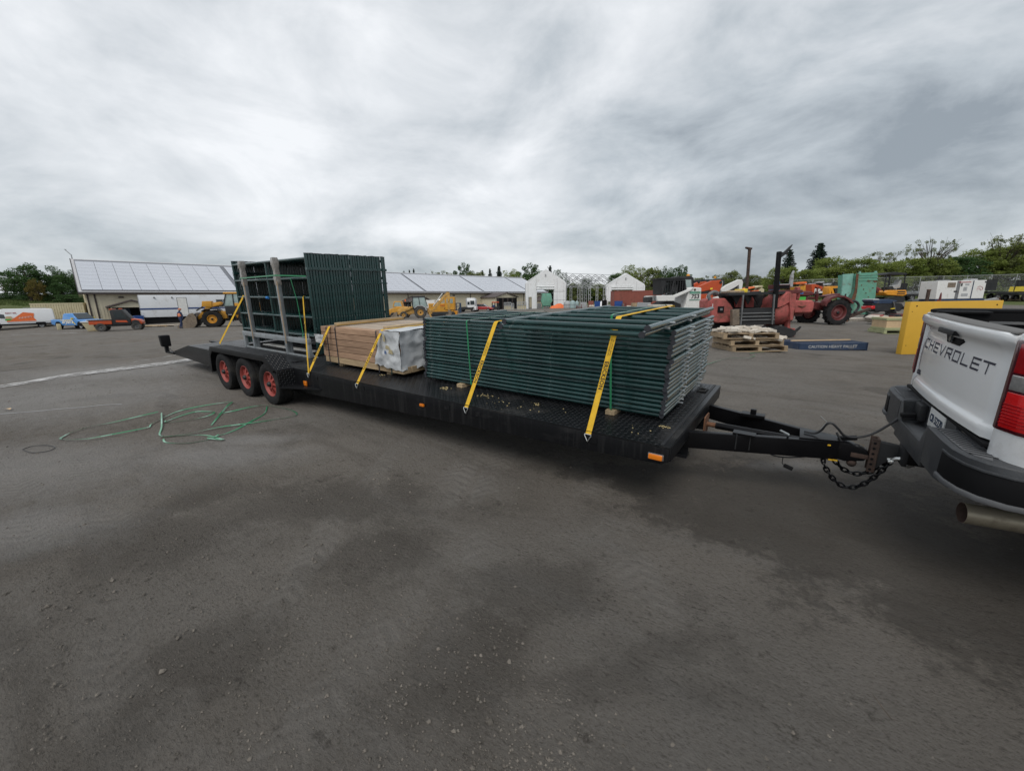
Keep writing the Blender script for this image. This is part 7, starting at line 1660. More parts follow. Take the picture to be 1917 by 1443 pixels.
# ------------------------------------------------------------------ pink-red machine with mast
rm_ = thing('feed_machine', 'old faded pink-red machine with a black frame and upright black mast', 'machine', G['red'], face(0)); f_ = PF(1430, 629, 16)
PP(rm_, 'engine_box', f_, [(1330, 563), (1335, 559), (1357, 558.5), (1366, 569), (1371, 577), (1371, 602), (1340, 603), (1329, 598)], -.1, .9, 'mred', .03)
PB(rm_, 'vent_opening', f_, 1341.5, 573, 1354, 584.5, -.13, -.09, 'dark', 0); PB(rm_, 'vent_core', f_, 1346, 576.5, 1351, 580.5, -.145, -.12, 'grey', .01); PB(rm_, 'vent_flap', f_, 1332, 568, 1334, 577, -.12, -.09, 'white', 0)
b = mb(); b.tube([(f_(1334, 562)[0], .1, f_(1334, 562)[1]), (f_(1331, 553)[0], .1, f_(1331, 553)[1]), (f_(1341, 547)[0], .1, f_(1341, 547)[1]), (f_(1349, 550)[0], .1, f_(1349, 550)[1])], .07, 8, sub=3); b.build('intake_pipe', 'grey', rm_, smooth=True)
PP(rm_, 'top_beam', f_, [(1357, 549.5), (1459, 548.5), (1459, 553.5), (1357, 554.5)], -.35, -.1, 'mblack', .01); PP(rm_, 'top_beam', f_, [(1357, 549.5), (1459, 548.5), (1459, 553.5), (1357, 554.5)], .7, .9, 'mblack', .01)
PP(rm_, 'hopper_back', f_, [(1360, 554), (1450, 554), (1436, 580), (1375, 580)], .5, .6, 'mblack', 0)
for (xa, xb) in ((1386, 1400), (1406, 1422)): PP(rm_, 'red_plate', f_, [(xa, 557), (xb, 557), (xb-1, 576), (xa+1, 576)], .35, .45, 'mred', 0)
for (xa, xb) in ((1374, 1391), (1396, 1412), (1412, 1432)): PP(rm_, 'hopper_blade', f_, [(xa, 554), (xb, 554), ((xa+xb)/2, 571)], .1, .16, 'mblack', 0)
PP(rm_, 'blade_frame', f_, [(1362, 578), (1438, 576), (1438, 606), (1362, 608)], -.42, -.3, 'mblack', .01)
for y in (585, 591, 597): PP(rm_, 'cross_bar', f_, [(1366, y), (1436, y-.4), (1436, y+1.2), (1366, y+1.6)], -.47, -.41, 'grey', 0)
PP(rm_, 'blade_side', f_, [(1360, 579), (1372, 578), (1372, 606), (1359, 607)], -.5, -.3, 'bucket', .01)
for (xa, ya, xb, yb2) in ((1378, 553, 1372, 608), (1433, 553, 1429, 606)): PP(rm_, 'strut', f_, [(xa, ya), (xa+1.5, ya), (xb+1.5, yb2), (xb, yb2)], -.55, -.48, 'grey', 0)
b = mb(); a_ = f_(1455, 583); b.lathe((a_[0], .2, a_[1]), (1, 0, 0), [(-.33, .50), (-.31, .56), (.1, .60), (.30, .58), (.33, .5)], 22); b.build('drum', 'mred', rm_, smooth=True)
PP(rm_, 'drum_cowl', f_, [(1441, 569), (1460, 549), (1468, 550), (1468, 566), (1452, 575), (1441, 578)], -.42, .6, 'mred', .03); PP(rm_, 'drum_band', f_, [(1464, 553), (1476, 553), (1470, 600), (1464, 600)], -.45, .55, 'mred', .02)
PP(rm_, 'chute', f_, [(1476, 564), (1512, 564.5), (1514, 571), (1513, 582), (1509, 588), (1475, 588)], -.3, .4, 'mred', .06); b = mb(); a_ = f_(1490, 574); b.tube([(a_[0]-.16, -.32, a_[1]), (a_[0], -.325, a_[1]-.05), (a_[0]+.16, -.32, a_[1])], [.01, .028, .01], 6); b.build('dent_mark', 'rust', rm_)
PP(rm_, 'chute_lip', f_, [(1476, 588), (1500, 588), (1497, 593), (1482, 593)], -.1, .3, 'maroon', 0)
PP(rm_, 'gearbox', f_, [(1448, 546), (1492, 546), (1492, 552), (1470, 553), (1448, 550)], -.3, .4, 'maroon', .02); PP(rm_, 'radiator', f_, [(1446, 536.5), (1472, 536.5), (1472, 544), (1446, 544)], -.2, .3, 'maroon', .01); PB(rm_, 'radiator_core', f_, 1448, 537.5, 1470.5, 543, -.22, -.19, 'dark', 0)
PP(rm_, 'upright_plate', f_, [(1489, 541), (1494, 541), (1493, 562), (1487, 562)], -.1, .1, 'mred', .01)
b = mb(); a_, c_ = f_(1479, 540), f_(1481, 519); b.cyl((a_[0], 0, a_[1]), (c_[0], 0, c_[1]), .07, 10); b.cyl((c_[0], 0, c_[1]), (c_[0]+.06, 0, c_[1]+.14), .045, 8); b.build('exhaust', 'palegrey', rm_, smooth=True)
PP(rm_, 'leg', f_, [(1466, 592), (1470, 592), (1470, 618), (1464, 618)], -.3, -.1, 'mred', .01); PP(rm_, 'side_wheel_guard', f_, [(1469, 598), (1474, 594), (1477, 600), (1474, 616), (1469, 618)], -.1, .2, 'bluesteel', .02)
PP(rm_, 'base_skid', f_, [(1432, 619), (1442, 609), (1450, 609), (1474, 618), (1474, 624), (1470, 628.5), (1434, 628.5)], -.5, .4, 'mblack', .01); PP(rm_, 'base_foot', f_, [(1468, 614), (1474, 614), (1473, 629), (1467, 629)], -.45, -.3, 'mred', .01)
PP(rm_, 'front_tine', f_, [(1474, 622), (1480, 616), (1487, 611), (1484, 616), (1477, 622)], -.4, -.3, 'mblack', 0)
PP(rm_, 'rear_foot', f_, [(1340, 600), (1372, 600), (1372, 629), (1340, 629)], .1, .7, 'dark', .01)
PP(rm_, 'mast', f_, [(1442, 480.5), (1447, 480.5), (1440, 578), (1434, 578)], -.5, -.34, 'dark', .01); PP(rm_, 'mast_hook', f_, [(1447, 481.5), (1452, 482), (1462, 473), (1467.5, 469), (1464, 475), (1456, 485), (1447, 491)], -.46, -.38, 'mblack', .005)
for i, (x0, x1, y, m_) in enumerate(((1363, 1400, 546, 'bucket'), (1388, 1396, 542.5, 'bryyellow'), (1372, 1384, 545, 'crate'), (1403, 1420, 547, 'mblack'))):
    PB(rm_, 'clutter', f_, x0, y, x1, 550, -.2, .5, m_, .02)
# steel post standing behind
ps = thing('steel_post', 'rusty steel post with a short arm, left of the black mast', 'post', on(px(1392, 612, 19)), face(0)); f_ = PF(1392, 612, 19)
PP(ps, 'shaft', f_, [(1401, 472), (1405, 472), (1395, 611), (1391, 611)], -.05, .05, 'rustdark', .005); PP(ps, 'arm', f_, [(1396, 468.5), (1407, 470.5), (1406, 473.5), (1402, 473.5), (1396, 471)], -.06, .06, 'rustdark', .005)
# stack of pallets with pale rubble
for i, (x, y, L_, z_, lb) in enumerate(((1400, 654, 1.55, 0, 'pale pallet at the bottom of the rubble stack, on the ground'), (1396, 652, 1.42, .17, 'pallet in the middle of the rubble stack'), (1386, 650, 1.45, .36, 'pallet at the top of the rubble stack'))):
    t_ = thing('pallet', lb, 'pallet', G['pal']+Vector((rgt0.x*(x-1392)*.0155, rgt0.y*(x-1392)*.0155, z_)), face(.02-.06*i), 'pallets of the rubble stack'); pallet(t_, L_, 1.1, 'pallet', 0, .15)
def rubble(nm, label, loc, L_, W_, H_, n_, seed):
    q = random.Random(seed); b = mb()
    for k in range(n_):
        s_ = q.uniform(.05, .15); x, y = q.uniform(-L_/2, L_/2), q.uniform(-W_/2, W_/2); b.box((x, y, q.uniform(.02, H_)), (s_*2, s_*1.3, s_*.5), (q.uniform(-.3, .3), q.uniform(-.3, .3), q.uniform(0, 3)))
    o = b.build(nm, 'stonewhite'); o.location = loc; o.rotation_euler.z = face(0); tag(o, label, 'rubble'); o['kind'] = 'stuff'
rubble('stone_rubble', 'pale stone flakes heaped on the top pallet', G['pal']+Vector((-.09, -.06, .52)), 1.2, .9, .10, 90, 2)
rubble('stone_rubble', 'pale stone flakes between the stacked pallets', G['pal']+Vector((.2, .1, .325)), 1.4, .95, .05, 40, 3)
# blue steel pallet with lettering
bp_ = thing('steel_pallet', 'long navy blue steel pallet lettered CAUTION HEAVY PALLET on the ground', 'pallet', G['bp'], face(-.06))
b = mb(); b.b2((-1.02, -.60, .03), (1.02, -.55, .24)); sd_ = b.build('side', 'bluesteel', bp_); b = mb(); b.b2((-1.02, .55, .03), (1.02, .6, .24)); b.build('side', 'bluesteel', bp_)
for k in range(15): b = mb(); x = -1.0+k*.137; b.b2((x, -.55, .20), (x+.075, .55, .238)); b.build('slat', 'bluesteel', bp_)
for x in (-1.03, .98): b = mb(); b.b2((x, -.6, 0), (x+.05, .6, .25)); b.build('end_frame', 'bluesteel', bp_)
text_on('lettering', 'CAUTION HEAVY PALLET', .12, 'palegrey', bp_, (.0, -.603, .135), (1, 0, 0), (0, 0, 1), bold=.003, spacing=1.05)['kind'] = 'stuff'
b = mb(); b.b2((-.95, -.1, .265), (.9, -.04, .30)); o = b.build('loose_lath', 'crate'); o.location = G['bp']; o.rotation_euler.z = face(-.02); tag(o, 'thin wooden lath lying on the navy steel pallet', 'lath')

# ------------------------------------------------------------------ red tractor
tr = thing('tractor', 'old maroon tractor with a large rear wheel behind the pink-red chute', 'tractor', G['tractor'], face(0)); f_ = PF(1550, 608, 21.5)
def PW(parent, fr_, x, y, r_px, d, w_, rimm, s=-1, **kw):
    a_ = fr_(x, y); return wheel(parent, (a_[0], d, a_[1]), r_px*fr_.k, w_, rimm, s, **kw)
PW(tr, f_, 1554, 586, 22.6, -.45, .34, 'maroon', rin=.62, lugs=16, dish=.15); PW(tr, f_, 1536, 587, 22, .95, .34, 'maroon', 1, rin=.62, lugs=16, dish=.15)
PP(tr, 'mudguard', f_, [(1527, 573), (1530, 565), (1538, 558.5), (1551, 555), (1564, 556.5), (1574, 562), (1580, 570), (1577, 571), (1570, 564), (1562, 559.5), (1550, 558.5), (1540, 562), (1533, 568), (1530, 575)], -.65, -.25, 'maroon', .01)
PP(tr, 'mudguard', f_, [(1515, 573), (1520, 563), (1534, 557), (1550, 558), (1548, 562), (1534, 561), (1522, 567)], .75, 1.15, 'maroon', .01)
PP(tr, 'bonnet', f_, [(1492, 546), (1515, 547), (1521, 549), (1523.5, 552), (1520, 555), (1512, 556), (1492, 556)], -.1, .55, 'maroon', .05); PP(tr, 'engine', f_, [(1493, 556), (1513, 556), (1515, 575), (1493, 577)], .0, .45, 'maroon', .02)
PP(tr, 'transmission', f_, [(1512, 566), (1530, 567), (1560, 573), (1560, 584), (1535, 582), (1512, 577)], -.05, .5, 'maroon', .03); PB(tr, 'green_box', f_, 1493.5, 557, 1506, 564, -.14, -.08, 'limegreen', 0); PB(tr, 'blue_sticker', f_, 1494, 549, 1501.5, 551.6, -.13, -.09, 'bluetape', 0)
b = mb(); p0, p1, p2 = f_(1534, 566), f_(1534.5, 552), f_(1537, 540); b.cyl((p0[0], .2, p0[1]), (p1[0], .2, p1[1]), .05, 8, .11); b.cyl((p1[0], .2, p1[1]), (p2[0], .2, p2[1]), .03, 8); b.build('steering_column', 'maroon', tr, smooth=True)
b = mb(); c_ = f_(1540, 543); b.tube([(c_[0]+.11*math.cos(a), .2+.2*math.sin(a), c_[1]+.18*math.cos(a)) for a in [2*math.pi*k/16 for k in range(17)]], .014, 6, False); b.build('steering_wheel', 'maroon', tr, smooth=True)
PP(tr, 'seat', f_, [(1545, 556), (1560, 553), (1573, 552), (1574, 555), (1560, 556.5), (1546, 558.5)], .0, .45, 'maroon', .02); PP(tr, 'seat_post', f_, [(1556, 556), (1560, 556), (1559, 570), (1555, 570)], .1, .3, 'maroon', 0)
PP(tr, 'drawbar', f_, [(1574, 600), (1580, 594), (1628, 579), (1630, 582), (1584, 600), (1576, 604)], -.05, .12, 'rustdark', .01); PP(tr, 'hitch_block', f_, [(1575, 597), (1584, 597), (1583, 604), (1574, 604)], -.15, .15, 'rust', .01)
b = mb(); P_ = [f_(x, y) for x, y in ((1585, 567), (1592, 566), (1600, 568), (1604, 574), (1602, 581), (1596, 587))]; b.tube([(x, -.1, z) for x, z in P_], .06, 8, sub=3); b.build('hose', 'rubbercable', tr, smooth=True)
PW(tr, f_, 1486, 594, 13, .6, .2, 'maroon', rin=.6)
PP(tr, 'lever', f_, [(1585, 553), (1587, 553), (1586, 562), (1584, 562)], .1, .14, 'mblack', 0)
# green steel box, open door
gb2 = thing('green_hopper', 'tall faded green rusty steel box behind the tractor', 'hopper', G['gb'], face(.0)); f_ = PF(1600, 588, 29)
PP(gb2, 'front_panel', f_, [(1595, 515), (1630, 513.5), (1624, 577), (1612, 588), (1584, 588), (1590, 560)], -.55, -.42, 'mgreen', .01); PP(gb2, 'side_panel', f_, [(1573, 516), (1592, 515), (1587, 549), (1578, 560), (1569, 553), (1572, 530)], -.3, -.2, 'mgreen2', .01)
PP(gb2, 'back_panel', f_, [(1596, 517), (1629, 514), (1623, 587), (1590, 587)], 1.1, 1.2, 'mgreen', .01)
for (xa, xb, d0, d1) in ((1592.3, 1594.7, -.42, 1.1), (1622.5, 1624, -.42, 1.1)): PP(gb2, 'side_wall', f_, [(xa, 516), (xb, 516), (xb-3, 587), (xa-3, 587)], d0, d1, 'mgreen', 0)
for y in (517.5, 521.5, 527): PP(gb2, 'rib', f_, [(1596, y), (1629.5, y-.6), (1629.3, y+1), (1596, y+1.6)], -.58, -.54, 'mgreen', 0)
PP(gb2, 'rust_edge', f_, [(1591, 516), (1595, 516), (1592, 548), (1588, 563), (1580, 567), (1584, 556), (1588, 545)], -.575, -.54, 'rust', 0); PP(gb2, 'rust_patch', f_, [(1610, 529), (1628, 526), (1628, 531), (1624, 532), (1620, 528.5), (1612, 530.5)], -.565, -.545, 'rust', 0)
for x in (1599.5, 1628): PB(gb2, 'lifting_eye', f_, x-1.5, 511.5, x+1.5, 515.5, -.5, -.4, 'mgreen2', 0)
b = mb(); a_ = f_(1616, 577); b.lathe((a_[0], -.9, a_[1]), (1, .2, 0), [(-.25, .34), (.25, .34), (.4, .2)], 14); b.build('auger_drum', 'grey', gb2, smooth=True)
for k in range(6): b = mb(); a_ = f_(1600+k*4.2, 536+((k*37) % 30)); b.cyl((a_[0], -.58, a_[1]), (a_[0], -.55, a_[1]), .035, 8); b.build('bolt', 'rust', gb2)
o = mb(); o.b2((-.75, -.3, 0), (.75, .3, .07)); o.b2((-.6, -.25, -.1), (.6, .25, 0)); o = o.build('white_board', 'stonewhite', bevel=.01); o.location = on(px(1601, 600, 24))+Vector((0, 0, .1)); o.rotation_euler.z = face(.05); tag(o, 'white board lying behind the tractor wheel', 'board')
# mini excavator with canopy
mx_ = thing('mini_excavator', 'orange-yellow mini excavator with a black canopy and a seat', 'excavator', G['minex'], face(0)); f_ = PF(1664, 566, 38)
PP(mx_, 'body', f_, [(1642, 547), (1650, 544), (1684, 544), (1685.5, 552), (1678, 555), (1648, 553)], -.7, .7, 'orangey', .06); PP(mx_, 'dark_slot', f_, [(1667, 546), (1682, 546), (1681, 548), (1667, 548)], -.72, -.69, 'mblack', 0); PP(mx_, 'dark_slot', f_, [(1666, 550), (1681, 550), (1680, 551.5), (1666, 551.5)], -.72, -.69, 'mblack', 0)
PP(mx_, 'canopy', f_, [(1646.5, 516.5), (1652, 513), (1664, 512), (1684, 514), (1686, 515.5), (1684, 517.5), (1664, 517)], -.65, .65, 'mblack', .03)
for x0, x1, d in ((1650, 1644, -.6), (1657, 1650.5, -.6), (1684, 1680, -.6), (1675, 1674, .5), (1650, 1646, .5)): PP(mx_, 'canopy_post', f_, [(x0-.6, 516), (x0+.6, 516), (x1+.6, 546), (x1-.6, 546)], d, d+.08, 'mblack', 0)
PP(mx_, 'seat', f_, [(1666, 536), (1676, 534.5), (1680, 525), (1683, 526), (1680, 540), (1666, 542)], -.3, .3, 'seat', .03); PP(mx_, 'console', f_, [(1657, 538), (1664, 537), (1668, 543), (1657, 544)], -.4, .4, 'mblack', .02)
for d in (-.75, .35): PP(mx_, 'track', f_, [(1648, 560), (1650, 556), (1678, 556), (1681, 560), (1678, 566), (1650, 566)], d, d+.4, 'mblack', .03)
PP(mx_, 'boom', f_, [(1642, 549), (1646, 547), (1640, 537), (1630, 540), (1626, 548), (1630, 549), (1633, 543), (1638, 541)], -.1, .1, 'maroon', .01)
# machines lined up far behind the mast and the tractor
far = [('far_orange_boom', 'orange boom lift parked far behind the steel post', 'boom lift', [('base', [(1387, 545), (1425, 545), (1425, 537), (1418, 534), (1405, 534), (1402, 538), (1390, 537)], 'orange2'), ('arm', [(1386, 531), (1408, 526.5), (1409, 529), (1387, 534)], 'orange2'), ('cowl', [(1413, 545), (1424, 545), (1426, 532), (1421, 529), (1417, 533)], 'beigecont'), ('canopy', [(1411, 529), (1416, 525), (1422, 525), (1424, 528)], 'beigecont'), ('wheel', [(1392, 549), (1398, 549), (1400, 545), (1396, 541), (1391, 543)], 'rubber'), ('wheel', [(1410, 549), (1416, 549), (1418, 545), (1414, 541), (1409, 543)], 'rubber')], 1405, 549, 44),
       ('yellow_beam_lift', 'mustard yellow machine beside the white loader arm', 'machine', [('body', [(1375, 547), (1386, 547), (1386, 538), (1378, 538)], 'yellow'), ('post', [(1378, 538), (1380, 538), (1380, 530), (1378, 530)], 'yellow')], 1380, 549, 40),
       ('orange_tractor', 'far orange tractor with a loader, leftmost in the row behind the maroon tractor', 'tractor', [('hood', [(1484, 525), (1504, 523.5), (1506, 527), (1485, 528)], 'orange2'), ('body', [(1484, 533), (1504, 531), (1502, 545), (1485, 545)], 'yellow'), ('arm', [(1495, 545), (1503, 528), (1506, 530), (1499, 546)], 'yellow'), ('wheel', [(1486, 549), (1494, 549), (1497, 543), (1492, 538), (1485, 541)], 'rubber')], 1495, 549, 48),
       ('red_boom_machine', 'far red boom machine in the row behind the maroon tractor', 'machine', [('boom', [(1514, 528), (1520, 528), (1534, 533), (1536, 541), (1532, 540), (1530, 536), (1520, 533), (1518, 545), (1514, 545)], 'orange'), ('body', [(1520, 536), (1530, 537), (1528, 545), (1518, 545)], 'mwhite'), ('wheel', [(1517, 549), (1525, 549), (1527, 544), (1520, 541)], 'rubber')], 1524, 549, 46),
       ('white_machine', 'far white machine beyond the steering wheel of the maroon tractor', 'machine', [('body', [(1528, 545), (1548, 545), (1547, 536), (1535, 535)], 'mwhite'), ('frame', [(1533, 535), (1535, 535), (1535, 524), (1533, 524)], 'mblack'), ('roof', [(1529, 525), (1537, 523.5), (1537, 525.5), (1530, 527)], 'palegrey'), ('wheel', [(1534, 549), (1544, 549), (1545, 543), (1538, 541)], 'rubber')], 1538, 549, 47),
       ('far_yellow_loader', 'far yellow loader frame just left of the green box', 'loader', [('arch', [(1546, 549), (1546, 533), (1549, 532), (1569, 532), (1569, 535), (1553, 536), (1557, 549), (1553, 549), (1550, 540), (1549, 549)], 'orangey'), ('core', [(1556, 549), (1567, 549), (1567, 537), (1557, 537)], 'mblack')], 1557, 549, 44),
       ('blue_tractor', 'far dark blue tractor with light booms beside the black mast', 'tractor', [('body', [(1444, 545), (1456, 545), (1455, 530), (1450, 528), (1445, 532)], 'bluesteel'), ('pipe', [(1453.5, 530), (1455, 530), (1455.5, 521), (1454, 521)], 'bluesteel'), ('boom', [(1455, 525.5), (1478, 525), (1478, 527), (1455, 527.5)], 'palegrey'), ('wheel', [(1445, 549), (1455, 549), (1457, 542), (1450, 539), (1444, 542)], 'rubber')], 1455, 549, 45),
       ('red_far_tractor', 'far red tractor bonnet left of the mini excavator', 'tractor', [('bonnet', [(1628, 549), (1642, 549), (1642, 542), (1636, 538), (1628, 540)], 'carred'), ('wheel', [(1630, 553), (1640, 553), (1641, 547), (1635, 543), (1629, 546)], 'rubber')], 1635, 553, 40)]
for nm, lb, ct, parts, x0, yb, z in far:
    t_ = thing(nm, lb, ct, on(px(x0, 553, z)), face(0), 'machines parked far behind'); f_ = PF(x0, yb, z)
    g_ = px(x0, yb, z); t_.location.z = min(g_.z, t_.location.z+.6)
    for i, (pn, P_, m_) in enumerate(parts): PP(t_, pn, f_, P_, -.5-.02*i, .5+.02*i, m_, .02)
cr_ = thing('canopy_row', 'row of thin black canopy frames with pale tops beyond the tractor', 'canopy', on(px(1545, 553, 52)), face(0)); f_ = PF(1545, 553, 52)
for x in (1512, 1532, 1546, 1560, 1569): PB(cr_, 'post', f_, x, 523, x+1, 553, 0, .08, 'mblack', 0)
PB(cr_, 'rail', f_, 1512, 522.5, 1570, 523.8, 0, .1, 'mblack', 0)
for x in (1511, 1529, 1543): PP(cr_, 'pale_top', f_, [(x, 527), (x+4, 524), (x+9, 524), (x+6, 527)], -.6, .6, 'palegrey', 0)
# mower and small machines left of the wooden crate
sm = [('ride_on_mower', 'dark ride-on mower behind the pale roller', 'mower', 1652, 592, 23.5, [('deck', [(1625, 560), (1660, 557), (1680, 560), (1684, 568), (1676, 574), (1630, 574)], 'mblack'), ('hood', [(1623, 553), (1655, 552), (1672, 555), (1660, 560), (1628, 560)], 'bluesteel'), ('pale_top', [(1625, 551), (1637, 551), (1638, 554), (1625, 554)], 'palegrey'), ('red_lamp', [(1622, 564), (1629, 563), (1629, 569), (1622, 570)], 'redlens2'), ('seat', [(1678, 568), (1690, 565), (1695, 567), (1686, 571)], 'dark'), ('handle', [(1661, 556), (1662.5, 556), (1668, 580), (1666.5, 580)], 'grey'), ('stripe', [(1658, 569), (1664, 568), (1664, 569.5), (1658, 570.5)], 'bryyellow')]),
      ('roller', 'pale grey roller machine with a round front drum', 'roller', 1645, 589, 21.5, [('body', [(1630, 577), (1640, 572), (1655, 573), (1662, 580), (1660, 586), (1636, 586)], 'stonewhite'), ('top', [(1638, 573), (1646, 571), (1650, 574), (1640, 575)], 'mred')]),
      ('red_cart_mower', 'dark red low machine right of the roller', 'mower', 1690, 588, 22.5, [('body', [(1670, 578), (1680, 572), (1704, 573), (1704, 584), (1672, 585)], 'maroon'), ('black_part', [(1668, 581), (1678, 572), (1682, 585), (1670, 588)], 'mblack'), ('fin', [(1690, 584), (1698, 577), (1701, 577), (1697, 585)], 'teal')])]
for nm, lb, ct, x0, yb, z, parts in sm:
    t_ = thing(nm, lb, ct, on(px(x0, yb, z)), face(0)); f_ = PF(x0, yb, z)
    for i, (pn, P_, m_) in enumerate(parts): PP(t_, pn, f_, P_, -.35-.02*i, .35-.01*i, m_, .03)
    for xw in ((x0-18, x0+14) if ct == 'mower' else (x0+8,)): PW(t_, f_, xw, yb-6, 6.5, -.3, .16, 'palegrey'); PW(t_, f_, xw, yb-6, 6.5, .3, .16, 'palegrey', 1)
    if ct == 'roller': b = mb(); a_ = f_(1648, 581); b.lathe((a_[0], -.4, a_[1]), (0, 1, 0), [(0, .24), (.02, .25), (.5, .25), (.52, .24)], 20); dr = b.build('drum', 'stonewhite', t_, smooth=True); b = mb(); b.cyl((a_[0], -.42, a_[1]), (a_[0], -.4, a_[1]), .07, 12); b.build('drum_hub', 'mblack', t_)
# plywood crate on a pallet
ct_ = thing('plywood_crate', 'pale plywood crate with green battens on a pallet', 'crate', G['crate'], face(-.25)); 
pallet(ct_, 1.25, 1.1, 'crategreen', 0, .15)
b = mb(); b.b2((-.55, -.48, .16), (.55, .48, .62)); b.build('box', 'crate', ct_)
for (z0_, z1_) in ((.16, .24), (.54, .63)):
    b = mb(); b.b2((-.58, -.51, z0_), (.58, -.478, z1_)); b.b2((-.58, .478, z0_), (.58, .51, z1_)); b.b2((-.58, -.478, z0_), (-.548, .478, z1_)); b.b2((.548, -.478, z0_), (.58, .478, z1_)); b.build('batten', 'crategreen', ct_)
pl2 = thing('pallet', 'reddish flat pallet on the ground behind the plywood crate', 'pallet', on(px(1682, 606, 19.5)), face(.1)); pallet(pl2, 1.15, 1.0, 'cont', 0, .14)
# yellow steel panel standing on edge
yp_ = thing('yellow_steel_sheet', 'big yellow painted steel panel standing upright behind the tailgate', 'panel', on(px(1698, 662.5, 11.2)), face(.0)); 
b = mb(); b.b2((-.16, -.02, 0), (2.33, .02, 1.44)); b.build('sheet', 'ypanel', yp_, bevel=.006)
b = mb(); b.b2((-.19, -.02, 0), (-.155, .14, 1.445)); b.b2((2.325, -.02, 0), (2.36, .14, 1.445)); b.b2((-.155, .022, 1.41), (2.325, .14, 1.445)); b.build('flange', 'ypanel', yp_, bevel=.005)
for (x, z) in ((.0, 1.33), (-.10, 1.18), (2.2, 1.33), (-.1, .25)): b = mb(); b.cyl((x, -.0215, z), (x, -.019, z), .022 if x >= 0 else .012, 10); b.build('hole', 'dark', yp_)
for x in (.6, 1.9): b = mb(); b.bar((x, .08, .0), (x, .6, .05), .06, .05); b.bar((x, .05, 1.0), (x, .62, .05), .05, .05); b.build('rear_brace', 'rustdark', yp_)
# rusty posts beside the generator
for i, (x, yt_, yb, z, r_, lb) in enumerate(((1732, 530, 578, 26, 2.7, 'rusty steel post left of the white generator'), (1756, 532, 578, 25, 2.3, 'pointed rusty post in front of the white generator'))):
    f_ = PF(x, yb, z); t_ = thing('rusty_post', lb, 'post', on(px(x, yb, z)), face(0), 'rusty posts'); b = mb(); h_ = f_(x, yt_)[1]
    if i == 0: b.cyl((0, 0, 0), (0, 0, h_), r_*f_.k, 10); b.build('shaft', 'rustdark', t_, smooth=True); b = mb(); b.cyl((0, 0, h_), (0, 0, h_+.04), r_*f_.k*1.15, 10); b.build('cap', 'rust', t_)
    else: b.lathe((0, 0, 0), (0, 0, 1), [(0, r_*f_.k), (h_*.75, r_*f_.k*.8), (h_*.95, r_*f_.k*.5), (h_, .01)], 10); b.build('shaft', 'maroon', t_, smooth=True); b = mb(); b.cyl((0, 0, .02), (0, 0, .1), r_*f_.k*1.3, 10); b.build('foot', 'rust', t_)
# white generator
gn = thing('generator', 'white towable generator with dark base and red logo', 'generator', on(px(1787, 571, 37)), face(.0)); f_ = PF(1787, 571, 37)
PB(gn, 'housing', f_, 1738, 527, 1833, 559.5, -.6, 1.0, 'mwhite', .02); PB(gn, 'base', f_, 1738, 559.5, 1830, 567, -.58, .95, 'bluesteel', .02)
def onpx(x, y): return f_(x, y)
PB(gn, 'dark_divider', f_, 1803, 527.5, 1808.5, 559, -.63, -.59, 'bluesteel', 0); PB(gn, 'window', f_, 1760.5, 530.5, 1776.5, 539, -.62, -.595, 'bucket', 0); PB(gn, 'latch', f_, 1772, 545, 1778, 547.5, -.625, -.595, 'mblack', 0)
PB(gn, 'door_seam', f_, 1779, 527.5, 1779.7, 559, -.615, -.595, 'grey', 0); PB(gn, 'red_trim', f_, 1782, 529.5, 1804, 530.8, -.62, -.595, 'carred', 0); PB(gn, 'control', f_, 1785, 532, 1788.5, 537, -.63, -.595, 'mblack', 0); PB(gn, 'grille', f_, 1789, 538.5, 1797, 545.5, -.615, -.595, 'palegrey', 0); PB(gn, 'grille', f_, 1785, 550, 1798, 555, -.615, -.595, 'palegrey', 0); PB(gn, 'print', f_, 1793, 533, 1801, 536, -.612, -.596, 'palegrey', 0); PB(gn, 'corner_lamp', f_, 1829, 529, 1832, 531.5, -.625, -.595, 'mblack', 0)
b = mb(); c_ = f_(1819.5, 542.5); b.tube([(c_[0]+.28*math.cos(a), -.61, c_[1]+.22*math.sin(a)) for a in [R_(-20+k*14) for k in range(13)]], .014, 5); b.tube([(c_[0]-.3, -.61, c_[1]-.05), (c_[0]-.05, -.61, c_[1]+.08), (c_[0]-.02, -.61, c_[1]-.06), (c_[0]+.1, -.61, c_[1]+.02), (c_[0]+.08, -.61, c_[1]-.12), (c_[0]+.22, -.61, c_[1]-.1)], .014, 5); b.build('logo', 'carred', gn)
PB(gn, 'roof_vent', f_, 1763, 525, 1774, 527.5, -.2, .5, 'grey', .01); PB(gn, 'roof_vent', f_, 1813, 524, 1826, 527.5, -.2, .5, 'palegrey', .03); PB(gn, 'tail_lamp', f_, 1742, 561, 1747, 564, -.6, -.57, 'redlens', 0)
for s in (-.45, .8): a_ = f_(1803, 565); wheel(gn, (a_[0], s, .3), .3, .2, 'grey', -1 if s < 0 else 1)
b = mb(); b.bar((f_(1830, 565)[0], .2, .35), (f_(1846, 566)[0], .2, .3), .1, .1); b.bar((f_(1838, 566)[0], .2, 0), (f_(1838, 566)[0], .2, .4), .06, .06); b.build('drawbar', 'mblack', gn)
b = mb(); b.bar((f_(1731, 530)[0], -.3, f_(1731, 530)[1]), (f_(1742, 527)[0], -.3, f_(1742, 528)[1]), .04, .04); b.build('side_arm', 'palegrey', gn)
